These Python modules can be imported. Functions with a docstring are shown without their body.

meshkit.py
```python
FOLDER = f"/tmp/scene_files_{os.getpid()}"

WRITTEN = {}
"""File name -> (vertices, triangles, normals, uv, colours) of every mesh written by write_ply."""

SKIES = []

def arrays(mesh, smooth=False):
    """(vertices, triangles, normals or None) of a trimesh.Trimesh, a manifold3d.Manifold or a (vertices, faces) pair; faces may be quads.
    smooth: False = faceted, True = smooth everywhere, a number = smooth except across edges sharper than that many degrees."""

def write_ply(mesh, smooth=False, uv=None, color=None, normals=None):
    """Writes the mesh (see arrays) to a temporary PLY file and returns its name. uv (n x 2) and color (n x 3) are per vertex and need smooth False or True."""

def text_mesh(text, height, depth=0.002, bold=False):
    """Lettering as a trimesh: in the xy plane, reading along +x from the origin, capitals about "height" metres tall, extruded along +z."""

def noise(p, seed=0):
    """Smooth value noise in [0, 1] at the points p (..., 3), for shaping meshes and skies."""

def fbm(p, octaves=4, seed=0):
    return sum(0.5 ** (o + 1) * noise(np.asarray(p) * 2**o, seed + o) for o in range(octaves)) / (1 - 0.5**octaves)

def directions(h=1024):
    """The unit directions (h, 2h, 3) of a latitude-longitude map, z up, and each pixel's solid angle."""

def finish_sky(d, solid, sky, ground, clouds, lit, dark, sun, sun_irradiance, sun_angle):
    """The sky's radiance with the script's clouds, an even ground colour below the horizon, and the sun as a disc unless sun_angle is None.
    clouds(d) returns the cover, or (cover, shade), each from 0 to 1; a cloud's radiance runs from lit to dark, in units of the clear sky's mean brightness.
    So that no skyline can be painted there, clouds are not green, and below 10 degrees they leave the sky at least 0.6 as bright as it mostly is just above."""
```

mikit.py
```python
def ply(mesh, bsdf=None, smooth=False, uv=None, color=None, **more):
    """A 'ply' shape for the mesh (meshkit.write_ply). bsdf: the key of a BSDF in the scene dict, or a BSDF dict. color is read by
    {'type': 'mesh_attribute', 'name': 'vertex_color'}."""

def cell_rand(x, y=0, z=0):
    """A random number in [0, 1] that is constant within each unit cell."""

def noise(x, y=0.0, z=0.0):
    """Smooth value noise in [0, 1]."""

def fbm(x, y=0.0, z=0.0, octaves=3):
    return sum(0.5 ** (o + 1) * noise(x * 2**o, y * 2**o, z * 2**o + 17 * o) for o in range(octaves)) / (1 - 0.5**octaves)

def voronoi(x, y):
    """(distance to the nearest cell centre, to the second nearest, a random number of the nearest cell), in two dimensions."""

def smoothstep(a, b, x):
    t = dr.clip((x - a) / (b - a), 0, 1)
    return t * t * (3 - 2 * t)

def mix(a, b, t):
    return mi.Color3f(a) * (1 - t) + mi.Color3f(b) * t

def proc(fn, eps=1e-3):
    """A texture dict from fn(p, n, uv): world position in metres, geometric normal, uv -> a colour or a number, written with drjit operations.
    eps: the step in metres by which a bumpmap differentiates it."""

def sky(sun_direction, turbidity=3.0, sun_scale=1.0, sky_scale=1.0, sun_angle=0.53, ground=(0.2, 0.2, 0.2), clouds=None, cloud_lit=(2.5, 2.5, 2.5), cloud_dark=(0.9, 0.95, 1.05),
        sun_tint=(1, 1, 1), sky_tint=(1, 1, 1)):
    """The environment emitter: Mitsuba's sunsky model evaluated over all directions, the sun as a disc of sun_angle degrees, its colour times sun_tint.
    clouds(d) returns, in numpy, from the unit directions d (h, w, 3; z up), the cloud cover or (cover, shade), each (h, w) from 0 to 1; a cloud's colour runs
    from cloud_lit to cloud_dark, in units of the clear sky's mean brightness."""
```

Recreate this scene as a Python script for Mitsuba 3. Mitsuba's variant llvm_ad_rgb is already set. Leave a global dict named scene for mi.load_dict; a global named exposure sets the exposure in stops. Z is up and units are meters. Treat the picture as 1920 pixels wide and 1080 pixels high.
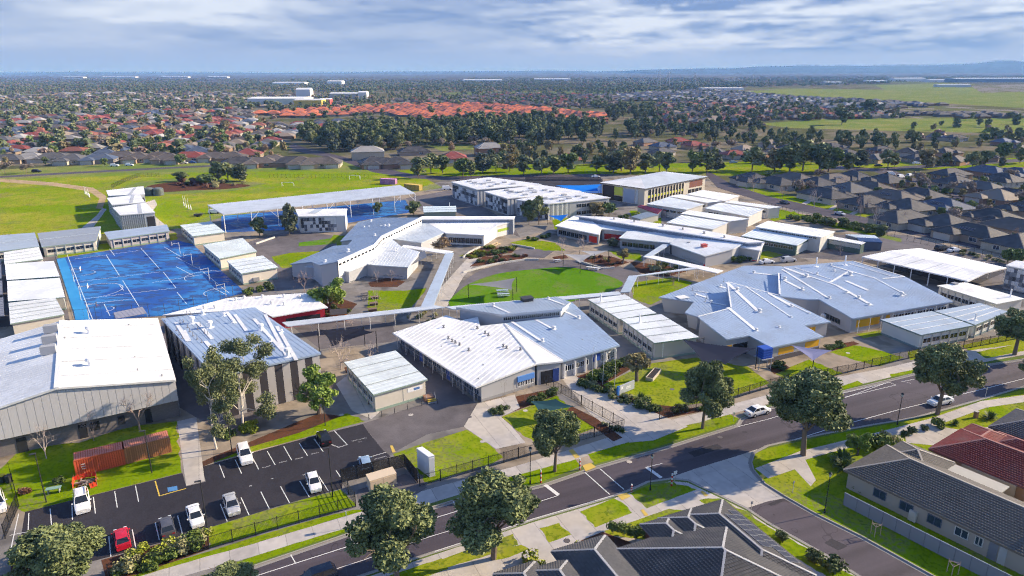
import math, random
import numpy as np, trimesh, mitsuba as mi, drjit as dr, mikit, meshkit
from mikit import proc, noise, fbm, voronoi, cell_rand, smoothstep, mix
from shapely.geometry import Polygon, LineString, Point, MultiPolygon
from shapely.ops import unary_union
T = mi.ScalarTransform4f
rnd = random.Random(7)
nrg = np.random.default_rng(11)
scene, labels = {}, {}

# ---------------------------------------------------------------- camera, sky, exposure
CAM_H, FOCAL = 54.0, 1300.0                      # height in metres, focal length in pixels of a 1920 px wide picture
PITCH, ROLL = math.radians(17.38), math.radians(-0.16)
fwd = np.array([0, math.cos(PITCH), -math.sin(PITCH)])
up0 = np.array([0, math.sin(PITCH), math.cos(PITCH)])
rt0 = np.array([1.0, 0, 0])
right = math.cos(ROLL) * rt0 + math.sin(ROLL) * up0
up = math.cos(ROLL) * up0 - math.sin(ROLL) * rt0
EYE = np.array([0, 0, CAM_H])
scene['camera'] = {'type': 'perspective', 'fov': math.degrees(2 * math.atan(960 / FOCAL)), 'fov_axis': 'x', 'near_clip': 1.0, 'far_clip': 90000.0,
                   'to_world': T().look_at(origin=EYE.tolist(), target=(EYE + fwd * 100).tolist(), up=up.tolist()),
                   'medium': {'type': 'ref', 'id': 'air'}}
SUN = np.array([0.86, 0.26, 0.42])


def cloud_cover(d):
    """Broken stratus in flat layers: noise on a horizontal sheet overhead, so that it gathers in bands near the horizon."""
    el = np.degrees(np.arcsin(np.clip(d[..., 2], -1, 1)))
    az = np.degrees(np.arctan2(d[..., 0], d[..., 1]))
    o = 0 * az
    warp = meshkit.fbm(np.stack([az / 7.0, el / 1.3, o + 3], -1), 4, 5) - 0.5
    e2, a2 = el + warp * 1.1, az + warp * 9
    lay = meshkit.fbm(np.stack([a2 / 11.0, e2 / 0.95, o], -1), 5, 2)
    fine = meshkit.fbm(np.stack([a2 / 2.6, e2 / 0.33, o + 9], -1), 4, 8)
    soft = lambda a, b, x: np.clip((x - a) / (b - a), 0, 1) ** 2 * (3 - 2 * np.clip((x - a) / (b - a), 0, 1))
    broken = soft(-6, 10, az)                                   # smooth stratus to the left, broken and brighter to the right
    n = lay * (0.62 - 0.12 * broken) + fine * (0.38 + 0.12 * broken)
    shade = 0.70 - (1.4 + 2.6 * broken) * (n - 0.47) * soft(0.5, 2.4, el) - 0.10 * broken
    shade -= 0.75 * soft(2.2, 3.4, e2) * (1 - soft(4.9, 5.5, el - 0.02 * (az + 30) + warp * .3)) * np.exp(-((az + 23.5) / 7.5) ** 2) * (0.75 + 1.0 * (fine - 0.4))
    shade += 0.34 * soft(5.0, 5.7, el + 0.4 * (lay - .5)) * (1 - soft(7, 9, el)) * (1 - soft(-12, 8, az))
    shade += 0.40 * soft(8, 18, el)  # unseen clouds above the view darkened to lower and cool the ambient light
    cover = np.clip(0.93 - 0.62 * soft(8, 24, el) * soft(.36, .5, lay), 0, 1)  # cover thinned above the view as well, to weaken the fill light
    return cover, np.clip(shade, 0, 1)


scene['sky'] = mikit.sky(SUN.tolist(), turbidity=3, clouds=cloud_cover, cloud_lit=(1.50, 1.62, 1.80), cloud_dark=(0.36, 0.54, 1.0), sun_tint=(0.90, 0.98, 1.14), sky_tint=(0.70, 0.86, 1.25))
labels['sky'] = {'kind': 'structure'}
exposure = 2.8


# ---------------------------------------------------------------- geometry helpers
def P(px, py, z=0.0):
    """World point at height z that the photograph shows at pixel (px, py) of its 1920 x 1080."""
    d = fwd + (px - 960) / FOCAL * right - (py - 540) / FOCAL * up
    t = (z - CAM_H) / d[2]
    return EYE + t * d


def PV(px, py, base):
    """World point on the vertical line through base that the photograph shows at row py: for the tops of poles and trees."""
    b = np.asarray(base, float)
    a = (540 - py) / FOCAL
    # solve (b + h*z - EYE).up = a * (b + h*z - EYE).fwd
    v = b - EYE
    h = (a * v.dot(fwd) - v.dot(up)) / (up[2] - a * fwd[2])
    return float(b[2] + h)


def PW(px, py, a, n):
    """World point on the vertical plane through a with horizontal normal n."""
    d = fwd + (px - 960) / FOCAL * right - (py - 540) / FOCAL * up
    n3 = np.array([n[0], n[1], 0.0])
    t = (np.asarray(a) - EYE).dot(n3) / d.dot(n3)
    return EYE + t * d


def scale_at(p):
    """Photograph pixels per metre at a world point."""
    return FOCAL / max(1.0, (np.asarray(p) - EYE).dot(fwd))


def srgb(r, g, b):
    c = np.array([r, g, b]) / 255.0
    return np.where(c < 0.04045, c / 12.92, ((c + 0.055) / 1.055) ** 2.4)


def pack(c):
    """A colour per vertex in two numbers, carried as texture coordinates: whole part red, fraction green; whole part blue."""
    c = np.clip(np.asarray(c, float), 0, 1)
    return np.column_stack([np.round(c[:, 0] * 1000) + 0.1 + 0.8 * c[:, 1], c[:, 2]])


class MB:
    """Collects faceted pieces with a colour each; ply() makes them one mesh."""

    def __init__(self, color=(0.5, 0.5, 0.5)):
        self.v, self.f, self.c, self.n, self.color = [], [], [], 0, color

    def raw(self, v, f, color=None):
        v, f = np.asarray(v, float), np.asarray(f, int)
        if f.shape[1] == 4:
            f = np.vstack([f[:, [0, 1, 2]], f[:, [0, 2, 3]]])
        self.v.append(v)
        self.f.append(f + self.n)
        self.c.append(np.tile(np.asarray(self.color if color is None else color, float), (len(v), 1)) if np.ndim(color) < 2 else np.asarray(color))
        self.n += len(v)
        return self

    def quad(self, a, b, c, d, color=None):
        return self.raw([a, b, c, d], [[0, 1, 2, 3]], color)

    def poly(self, pts, color=None):
        """A planar polygon in space, earcut in the plane where it shows largest; keeps its winding."""
        pts = np.asarray(pts, float)
        nn = np.zeros(3)
        for i in range(len(pts)):
            nn += np.cross(pts[i], pts[(i + 1) % len(pts)])
        k = int(np.argmax(np.abs(nn)))
        ax = [i for i in range(3) if i != k]
        f = tri2(pts[:, ax])
        g = np.cross(pts[f[0, 1]] - pts[f[0, 0]], pts[f[0, 2]] - pts[f[0, 0]])
        if g.dot(nn) < 0:
            f = f[:, ::-1]
        return self.raw(pts, f, color)

    def prism(self, pts, z0, z1, color=None, top=True, bottom=False):
        """An upright prism over a plan polygon; z0, z1 numbers or one per corner."""
        p = ccw(np.asarray(pts, float)[:, :2])
        n = len(p)
        a = np.column_stack([p, np.broadcast_to(z0, n)])
        b = np.column_stack([p, np.broadcast_to(z1, n)])
        for i in range(n):
            j = (i + 1) % n
            self.quad(a[i], a[j], b[j], b[i], color)
        if top:
            self.poly(b, color)
        if bottom:
            self.poly(a[::-1], color)
        return self

    def box(self, c, size, yaw=0.0, color=None, axes=None):
        """A box about centre c; size along its own axes; yaw in radians."""
        if axes is None:
            ca, sa = math.cos(yaw), math.sin(yaw)
            axes = np.array([[ca, sa, 0], [-sa, ca, 0], [0, 0, 1]])
        h = np.asarray(size, float) / 2
        s = np.array([[x, y, z] for x in (-1, 1) for y in (-1, 1) for z in (-1, 1)]) * h
        v = np.asarray(c) + s @ np.asarray(axes)
        f = [[0, 1, 3, 2], [4, 6, 7, 5], [0, 4, 5, 1], [2, 3, 7, 6], [0, 2, 6, 4], [1, 5, 7, 3]]
        for q in f:
            self.quad(*v[q], color)
        return self

    def bar(self, a, b, w, h=None, color=None, upv=(0, 0, 1)):
        """A rectangular bar from a to b, w wide, h high."""
        a, b = np.asarray(a, float), np.asarray(b, float)
        d = b - a
        L = np.linalg.norm(d)
        if L < 1e-6:
            return self
        d /= L
        s = np.cross(d, upv)
        if np.linalg.norm(s) < 1e-3:
            s = np.cross(d, (1, 0, 0))
        s /= np.linalg.norm(s)
        return self.box((a + b) / 2, (L, w, h or w), color=color, axes=np.array([d, -s, np.cross(s, d)]))

    def tube(self, a, b, r0, r1=None, n=6, color=None, cap=True):
        a, b = np.asarray(a, float), np.asarray(b, float)
        r1 = r0 if r1 is None else r1
        d = b - a
        d = d / (np.linalg.norm(d) + 1e-9)
        x = np.cross(d, [0, 0, 1] if abs(d[2]) < 0.9 else [1, 0, 0])
        x /= np.linalg.norm(x)
        y = np.cross(d, x)
        t = np.arange(n) * 2 * math.pi / n
        ring = np.cos(t)[:, None] * x + np.sin(t)[:, None] * y
        v = np.vstack([a + ring * r0, b + ring * r1, [b]])
        f = []
        for i in range(n):
            j = (i + 1) % n
            f += [[i, j, n + j], [i, n + j, n + i]]
            if cap:
                f.append([n + i, n + j, 2 * n])
        return self.raw(v, f, color)

    def lathe(self, prof, o, n=10, color=None):
        """A solid of revolution about the vertical through o; prof = [(radius, height)...] from the bottom up."""
        t = np.arange(n) * 2 * math.pi / n
        v = np.vstack([np.column_stack([r * np.cos(t), r * np.sin(t), np.full(n, z)]) for r, z in prof]) + np.asarray(o)
        f = []
        for k in range(len(prof) - 1):
            for i in range(n):
                j = (i + 1) % n
                f.append([k * n + i, k * n + j, (k + 1) * n + j, ])
                f.append([k * n + i, (k + 1) * n + j, (k + 1) * n + i])
        return self.raw(v, f, color)

    def mesh(self):
        return np.vstack(self.v), np.vstack(self.f), np.vstack(self.c)

    def ply(self, bsdf='painted', smooth=False, to_world=None):
        v, f, c = self.mesh()
        d = mikit.ply((v, f), bsdf, smooth=smooth, uv=pack(c))
        if to_world is not None:
            d['to_world'] = to_world
        return d


def ccw(p):
    p = np.asarray(p, float)
    x, y = p[:, 0], p[:, 1]
    return p if np.sum(x * np.roll(y, -1) - np.roll(x, -1) * y) > 0 else p[::-1]


def tri2(p):
    """Triangles of a simple 2-D polygon, as corner numbers."""
    p = np.asarray(p, float)
    if len(p) == 3:
        return np.array([[0, 1, 2]])
    if len(p) == 4:
        cr = lambda u, w: u[0] * w[1] - u[1] * w[0]
        a = cr(p[1] - p[0], p[2] - p[0]), cr(p[2] - p[0], p[3] - p[0])
        if a[0] * a[1] > 0:
            return np.array([[0, 1, 2], [0, 2, 3]])
    import mapbox_earcut as me
    return np.asarray(me.triangulate_float64(np.ascontiguousarray(p), np.array([len(p)], np.uint32))).reshape(-1, 3).astype(int)


def shape_mesh(g, z, step=None):
    """A shapely polygon with holes as a flat mesh at height z."""
    vs, fs, n = [], [], 0
    for q in getattr(g, 'geoms', [g]):
        if q.is_empty or q.geom_type != 'Polygon':
            continue
        v, f = trimesh.creation.triangulate_polygon(q, engine='earcut')
        v, f = np.asarray(v), np.asarray(f)
        e1, e2 = v[f[:, 1]] - v[f[:, 0]], v[f[:, 2]] - v[f[:, 0]]
        a = e1[:, 0] * e2[:, 1] - e1[:, 1] * e2[:, 0]
        f[a < 0] = f[a < 0][:, ::-1]
        vs.append(np.column_stack([v, np.full(len(v), z)]))
        fs.append(f + n)
        n += len(v)
    return np.vstack(vs), np.vstack(fs)


def numbered(name):
    if name not in USED:
        USED[name] = 0
        return name
    USED[name] += 1
    return f"{name}_{USED[name]:03d}"


USED = {}


def thing(name, label=None, cat=None, group=None, kind=None):
    key = numbered(name)
    L = {}
    if label:
        L['label'] = label
    if cat:
        L['category'] = cat
    if group:
        L['group'] = group
    if kind:
        L['kind'] = kind
    if L:
        labels[key] = L
    return key


def part(parent, name, mb, bsdf='painted', label=None, kind=None, smooth=False):
    key = numbered(parent + '__' + name)
    scene[key] = mb.ply(bsdf, smooth) if isinstance(mb, MB) else mb
    if label or kind:
        labels[key] = {k: v for k, v in (('label', label), ('kind', kind)) if v}
    return key


def put(key, mb, bsdf='painted', smooth=False):
    scene[key] = mb.ply(bsdf, smooth) if isinstance(mb, MB) else mb
    return key


def pix(poly, z=0.0):
    """Pixels -> plan points at height z."""
    return np.array([P(x, y, z)[:2] for x, y in poly])


def smooth_line(pts, n=6):
    """Catmull-Rom through plan points."""
    p = np.asarray(pts, float)
    p = np.vstack([2 * p[0] - p[1], p, 2 * p[-1] - p[-2]])
    out = []
    for i in range(1, len(p) - 2):
        for t in np.linspace(0, 1, n, endpoint=False):
            a, b, c, d = p[i - 1:i + 3]
            out.append(0.5 * (2 * b + (c - a) * t + (2 * a - 5 * b + 4 * c - d) * t * t + (3 * b - a - 3 * c + d) * t ** 3))
    out.append(p[-2])
    return np.array(out)


def closed_smooth(pts, n=4):
    p = np.asarray(pts, float)
    q = np.vstack([p[-2:], p, p[:3]])
    s = smooth_line(q, n)
    k = n * 2
    return s[k:k + n * len(p)]


# ---------------------------------------------------------------- materials
def own_color(uv):
    r = dr.floor(uv.x)
    return mi.Color3f(r * 0.001, (uv.x - r - 0.1) * 1.25, uv.y)


def own_color_fn(p, n, uv):
    return own_color(uv)


def vcol():
    return proc(own_color_fn)


def bs(key, d):
    scene[key] = d


def two(d):
    return {'type': 'twosided', 'bsdf': d}


def principled(color, rough=0.6, spec=0.4, **k):
    return {'type': 'principled', 'base_color': color, 'roughness': rough, 'specular': spec, **k}


def rgb(c):
    return {'type': 'rgb', 'value': [float(x) for x in c]}


bs('painted', two(principled(vcol(), 0.55, 0.35)))
bs('matt', two({'type': 'diffuse', 'reflectance': vcol()}))
bs('gloss', two(principled(vcol(), 0.28, 0.6, clearcoat=0.7, clearcoat_gloss=0.9)))
bs('dark_glass', two(principled(rgb((0.018, 0.022, 0.028)), 0.08, 0.75)))
bs('blue_glass', two(principled(rgb((0.03, 0.05, 0.09)), 0.06, 0.9)))
bs('leaf', two(principled(vcol(), 0.62, 0.28)))
bs('bark', two({'type': 'diffuse', 'reflectance': vcol()}))
bs('steel', two(principled(vcol(), 0.38, 0.5, metallic=0.35)))


def dirt_weight(p, n, uv):
    a = fbm(p.x * 0.22, p.y * 0.22, p.z * 0.22, 3)
    b = fbm(p.x * 1.7, p.y * 1.7, p.z * 1.7, 2)
    return dr.clip((a * 0.65 + b * 0.35 - 0.43) * 1.1, 0, 0.22)


bs('roofing', {'type': 'blendbsdf', 'weight': proc(dirt_weight),
               'a': two(principled(vcol(), 0.42, 0.45)),
               'b': two(principled(rgb((0.20, 0.205, 0.21)), 0.6, 0.3))})


def tile_weight(p, n, uv):
    a = fbm(p.x * 0.5, p.y * 0.5, p.z * 0.5, 2)
    return dr.clip((a - 0.35) * 0.6, 0, 0.3)


bs('tiling', {'type': 'blendbsdf', 'weight': proc(tile_weight),
              'a': two(principled(vcol(), 0.6, 0.35)),
              'b': two(principled(rgb((0.20, 0.185, 0.17)), 0.75, 0.2))})


def brick_weight(p, n, uv):
    u = dr.select(dr.abs(n.x) > dr.abs(n.y), p.y, p.x)
    r = dr.floor(p.z / 0.086)
    q = u / 0.24 + 0.5 * (r - 2 * dr.floor(r / 2))
    joint = dr.select((p.z / 0.086 - r) < 0.14, 1.0, 0.0)
    c = cell_rand(dr.floor(q), r, 3)
    return dr.clip(0.35 * joint + 0.55 * (c - 0.35) + 0.3 * (fbm(p.x * .4, p.y * .4, p.z * .4, 2) - .5), 0, 0.7)


bs('bricks', {'type': 'blendbsdf', 'weight': proc(brick_weight),
              'a': two({'type': 'diffuse', 'reflectance': vcol()}),
              'b': two({'type': 'diffuse', 'reflectance': rgb((0.33, 0.28, 0.25))})})


def grass_fn(lush, dry, dark, dryness):
    def fn(p, n, uv):
        a = fbm(p.x * 0.045, p.y * 0.06, 1.0, 3)
        b = fbm(p.x * 0.35, p.y * 0.35, 4.0, 3)
        c = fbm(p.x * 3.1, p.y * 3.1, 7.0, 2)
        t = smoothstep(0.42 - dryness, 0.72 - dryness, a * 0.55 + b * 0.45)
        col = mix(lush, dry, t)
        soil = smoothstep(0.60, 0.70, fbm(p.x * 0.16, p.y * 0.16, 12.0, 3)) * smoothstep(0.35, 0.6, c)
        col = mix(col, (0.25, 0.215, 0.12), soil * 0.6)
        return mix(col, dark, dr.clip(smoothstep(0.45, 0.8, c) * 0.55 + smoothstep(0.55, 0.75, b) * 0.25, 0, 0.8))
    return fn


bs('grass', two({'type': 'diffuse', 'reflectance': proc(grass_fn((0.18, 0.27, 0.004), (0.31, 0.33, 0.03), (0.09, 0.15, 0.004), 0.03))}))
bs('field', two({'type': 'diffuse', 'reflectance': proc(grass_fn((0.21, 0.305, 0.006), (0.38, 0.36, 0.045), (0.085, 0.15, 0.004), 0.02))}))
bs('dry_grass', two({'type': 'diffuse', 'reflectance': proc(grass_fn((0.17, 0.235, 0.055), (0.30, 0.29, 0.10), (0.11, 0.15, 0.03), 0.02))}))
bs('turf', two({'type': 'diffuse', 'reflectance': proc(grass_fn((0.10, 0.235, 0.010), (0.15, 0.27, 0.02), (0.075, 0.185, 0.008), 0.0))}))


def asphalt_fn(base, patch):
    def fn(p, n, uv):
        a = fbm(p.x * 0.11, p.y * 0.11, 2.0, 3)
        b = fbm(p.x * 0.9, p.y * 0.5, 5.0, 3)
        g = noise(p.x * 9.0, p.y * 9.0, 1.0)
        v = 0.72 + 0.5 * a + 0.22 * (b - 0.5) + patch * (g - 0.5)
        return mi.Color3f(*base) * v
    return fn


bs('asphalt', two(principled(proc(asphalt_fn((0.034, 0.031, 0.038), 0.3)), 0.75, 0.3)))


def road_fn(p, n, uv):
    a = fbm(p.x * 0.09, p.y * 0.09, 2.0, 3)
    # tyre-polished lanes along the road (its direction is 23.5 degrees off the x axis), oil stains between them
    u, w = p.x * 0.917 + p.y * 0.399, -p.x * 0.399 + p.y * 0.917
    lane = fbm(u * 0.03, w * 0.9, 3.0, 3)
    g = noise(p.x * 8.0, p.y * 8.0, 1.0)
    crack = 1 - 0.35 * smoothstep(0.965, 0.99, 1 - dr.abs(fbm(p.x * .33, p.y * .33, 9.0, 3) - 0.5) * 2) * smoothstep(.5, .6, a)
    v = (0.66 + 0.35 * a + 0.6 * (lane - 0.45) + 0.16 * (g - 0.5)) * crack
    return mi.Color3f(0.084, 0.070, 0.085) * v


bs('road_surface', two(principled(proc(road_fn), 0.72, 0.3)))


def pale_asphalt_fn(p, n, uv):
    a = fbm(p.x * 0.12, p.y * 0.12, 2.0, 4)
    b = fbm(p.x * 0.7, p.y * 0.7, 6.0, 3)
    return mi.Color3f(0.15, 0.135, 0.14) * (0.55 + 0.6 * a + 0.35 * (b - 0.5) + 0.15 * (noise(p.x * 7, p.y * 7, 2.0) - .5))


bs('pale_asphalt', two(principled(proc(pale_asphalt_fn), 0.8, 0.25)))


def concrete_fn(p, n, uv):
    u, w = p.x * 0.917 + p.y * 0.399, -p.x * 0.399 + p.y * 0.917
    slab = cell_rand(dr.floor(u / 3.2), dr.floor(w / 2.4), 4)
    a = fbm(p.x * 0.16, p.y * 0.16, 3.0, 3)
    b = fbm(p.x * 1.3, p.y * 1.3, 6.0, 3)
    ju = dr.abs(u / 3.2 - dr.floor(u / 3.2 + 0.5)) * 3.2
    joint = dr.select(ju < 0.05, 0.72, 1.0)
    warm = mix((0.58, 0.545, 0.52), (0.56, 0.51, 0.45), smoothstep(0.4, 0.65, a))
    return warm * ((0.72 + 0.26 * a + 0.22 * (b - 0.5) + 0.12 * (slab - 0.5)) * joint)


bs('concrete', two({'type': 'diffuse', 'reflectance': proc(concrete_fn)}))


def paving_fn(p, n, uv):
    u, w = p.x * 0.917 + p.y * 0.399, -p.x * 0.399 + p.y * 0.917
    a = fbm(p.x * 0.05, p.y * 0.05, 3.0, 3)
    b = fbm(p.x * 0.8, p.y * 0.8, 6.0, 4)
    slab = cell_rand(dr.floor(u / 4.5), dr.floor(w / 4.5), 4)
    stain = smoothstep(0.56, 0.70, fbm(p.x * 0.21, p.y * 0.21, 9.0, 3))
    col = mix((0.36, 0.30, 0.235), (0.25, 0.235, 0.225), smoothstep(0.46, 0.56, a))
    return col * ((0.72 + 0.40 * b + 0.16 * (slab - 0.5)) * (1 - 0.35 * stain))


bs('paving', two({'type': 'diffuse', 'reflectance': proc(paving_fn)}))
bs('suburb_ground', two({'type': 'diffuse', 'reflectance': proc(lambda p, n, uv: mix((0.25, 0.225, 0.205), (0.13, 0.14, 0.06), smoothstep(0.45, 0.6, fbm(p.x * 0.03, p.y * 0.03, 2.0, 4))))}))
bs('tan_earth', two({'type': 'diffuse', 'reflectance': proc(lambda p, n, uv: mi.Color3f(0.44, 0.33, 0.20) * (0.7 + 0.6 * fbm(p.x * 0.4, p.y * 0.4, 2.0, 3)))}))


def mulch_fn(p, n, uv):
    a = fbm(p.x * 0.7, p.y * 0.7, 2.0, 3)
    b = noise(p.x * 6, p.y * 6, 3.0)
    return mix((0.14, 0.062, 0.038), (0.075, 0.045, 0.032), dr.clip(a * 1.3 + (b - 0.5) * 0.8 - 0.25, 0, 1))


bs('mulch', two({'type': 'diffuse', 'reflectance': proc(mulch_fn)}))


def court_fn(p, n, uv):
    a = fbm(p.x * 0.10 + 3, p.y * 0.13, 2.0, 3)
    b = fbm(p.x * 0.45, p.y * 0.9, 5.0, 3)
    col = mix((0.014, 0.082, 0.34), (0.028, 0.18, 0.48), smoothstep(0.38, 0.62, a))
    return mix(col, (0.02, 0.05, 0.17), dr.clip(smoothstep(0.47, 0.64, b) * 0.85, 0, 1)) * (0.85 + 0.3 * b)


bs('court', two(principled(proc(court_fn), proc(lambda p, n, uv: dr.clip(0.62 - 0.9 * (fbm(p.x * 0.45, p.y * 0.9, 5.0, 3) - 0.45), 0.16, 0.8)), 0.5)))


bs('court_pale', two(principled(proc(lambda p, n, uv: mix((0.015, 0.20, 0.50), (0.03, 0.28, 0.60), fbm(p.x * .3, p.y * .3, 2.0, 3))), 0.4, 0.5)))


def terrain_fn(p, n, uv):
    a = fbm(p.x * 0.0022, p.y * 0.0022, 1.0, 4)
    b = fbm(p.x * 0.03, p.y * 0.03, 5.0, 4)
    c = fbm(p.x * 0.33, p.y * 0.33, 8.0, 3)
    col = mix((0.11, 0.115, 0.055), (0.20, 0.175, 0.13), smoothstep(0.38, 0.66, b))
    col = mix(col, (0.12, 0.18, 0.035), smoothstep(0.52, 0.66, a) * 0.7)
    far = smoothstep(1500.0, 5000.0, p.y)
    col = mix(col, (0.10, 0.095, 0.085), far * (0.55 + 0.45 * smoothstep(0.35, 0.6, fbm(p.x * 0.004, p.y * 0.0018, 3.0, 3))))
    return col * (0.75 + 0.5 * c)


bs('terrain', two({'type': 'diffuse', 'reflectance': proc(terrain_fn)}))


def foliage_far_fn(p, n, uv):
    c = cell_rand(dr.floor(p.x * 0.11), dr.floor(p.y * 0.11), 2)
    a = fbm(p.x * 0.6, p.y * 0.6, p.z * 0.6, 2)
    col = mix((0.028, 0.045, 0.020), (0.075, 0.085, 0.034), c)
    col = mix(col, (0.11, 0.075, 0.06), smoothstep(0.80, 0.92, c))
    return col * (0.6 + 0.8 * a)


bs('far_foliage', two({'type': 'diffuse', 'reflectance': proc(foliage_far_fn)}))

WHITE, OFFWHITE, CREAM = srgb(232, 233, 235), srgb(222, 222, 220), srgb(226, 219, 203)
ROOF_WHITE, ROOF_BLUE, ROOF_PALE = (0.74, 0.75, 0.76), (0.32, 0.415, 0.56), (0.52, 0.58, 0.64)
BLACK, CHARCOAL, GREY = (0.02, 0.02, 0.022), (0.06, 0.06, 0.065), (0.30, 0.30, 0.31)
# ---------------------------------------------------------------- ground, roads, paths, lawns
ROAD_Z = -0.12


def sheet(key, poly, mat, level, pixels=True, curve=0, z=0.0):
    """A flat sheet over a plan polygon, level x 4 mm above z."""
    key = numbered(key)
    p = pix(poly, z) if pixels else np.asarray(poly)
    if curve:
        p = closed_smooth(p, curve)
    g = Polygon(p).buffer(0)
    if mat == 'grass' and z == 0 and g.area < 3000:      # turf creeps over its edge here and there
        q = np.array(g.segmentize(.7).exterior.coords)[:-1]
        g = Polygon(q + (meshkit.noise(np.column_stack([q * 1.1, q[:, 0] * 0]), 4) - .5)[:, None] * .55 * np.array([1, .8])).buffer(0)
    v, f = shape_mesh(g, z + 0.004 * level)
    scene[key] = mikit.ply((v, f), mat)
    labels[key] = {'kind': 'structure'}
    return g


def ext(a, b, d):
    """The point d metres beyond b on the line from a to b."""
    a, b = np.asarray(a), np.asarray(b)
    u = (b - a) / np.linalg.norm(b - a)
    return b + u * d


N_KERB = [(430, 1078), (480, 1060), (670, 995), (855, 937), (935, 911), (958, 915), (985, 917), (1018, 909), (1115, 876), (1250, 838), (1382, 797), (1390, 785), (1425, 768), (1500, 752), (1570, 736), (1717, 700), (1840, 685), (1920, 673)]
S_KERB = [(560, 1118), (640, 1094), (815, 1037), (870, 1021), (1000, 976), (1080, 953), (1150, 932), (1183, 920), (1215, 905), (1258, 899), (1290, 902), (1312, 913), (1345, 928)]
S_KERB2 = [(1412, 882), (1408, 868), (1414, 851), (1440, 837), (1480, 828), (1560, 812), (1640, 797), (1690, 789), (1720, 783), (1797, 762), (1860, 744), (1920, 726)]
nk, sk, sk2 = pix(N_KERB, 0), pix(S_KERB, ROAD_Z), pix(S_KERB2, ROAD_Z)
nk = np.vstack([ext(nk[2], nk[0], 60), nk, ext(nk[-3], nk[-1], 120)])
sw_edge = pix([(1345, 928), (1400, 955), (1440, 982), (1547, 1042), (1610, 1082)], ROAD_Z)
sw_edge = np.vstack([sw_edge, ext(sw_edge[-3], sw_edge[-1], 60)])
se_edge = pix([(1747, 1080), (1615, 1007), (1530, 965), (1472, 932), (1434, 908), (1412, 882)], ROAD_Z)
se_edge = np.vstack([ext(se_edge[2], se_edge[0], 60), se_edge])
sk = np.vstack([ext(sk[3], sk[0], 60), sk])
sk2 = np.vstack([sk2, ext(sk2[-3], sk2[-1], 120)])
road_poly = Polygon(np.vstack([nk, sk2[::-1], se_edge[::-1], sw_edge[::-1], sk[::-1]])).buffer(0)

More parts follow.
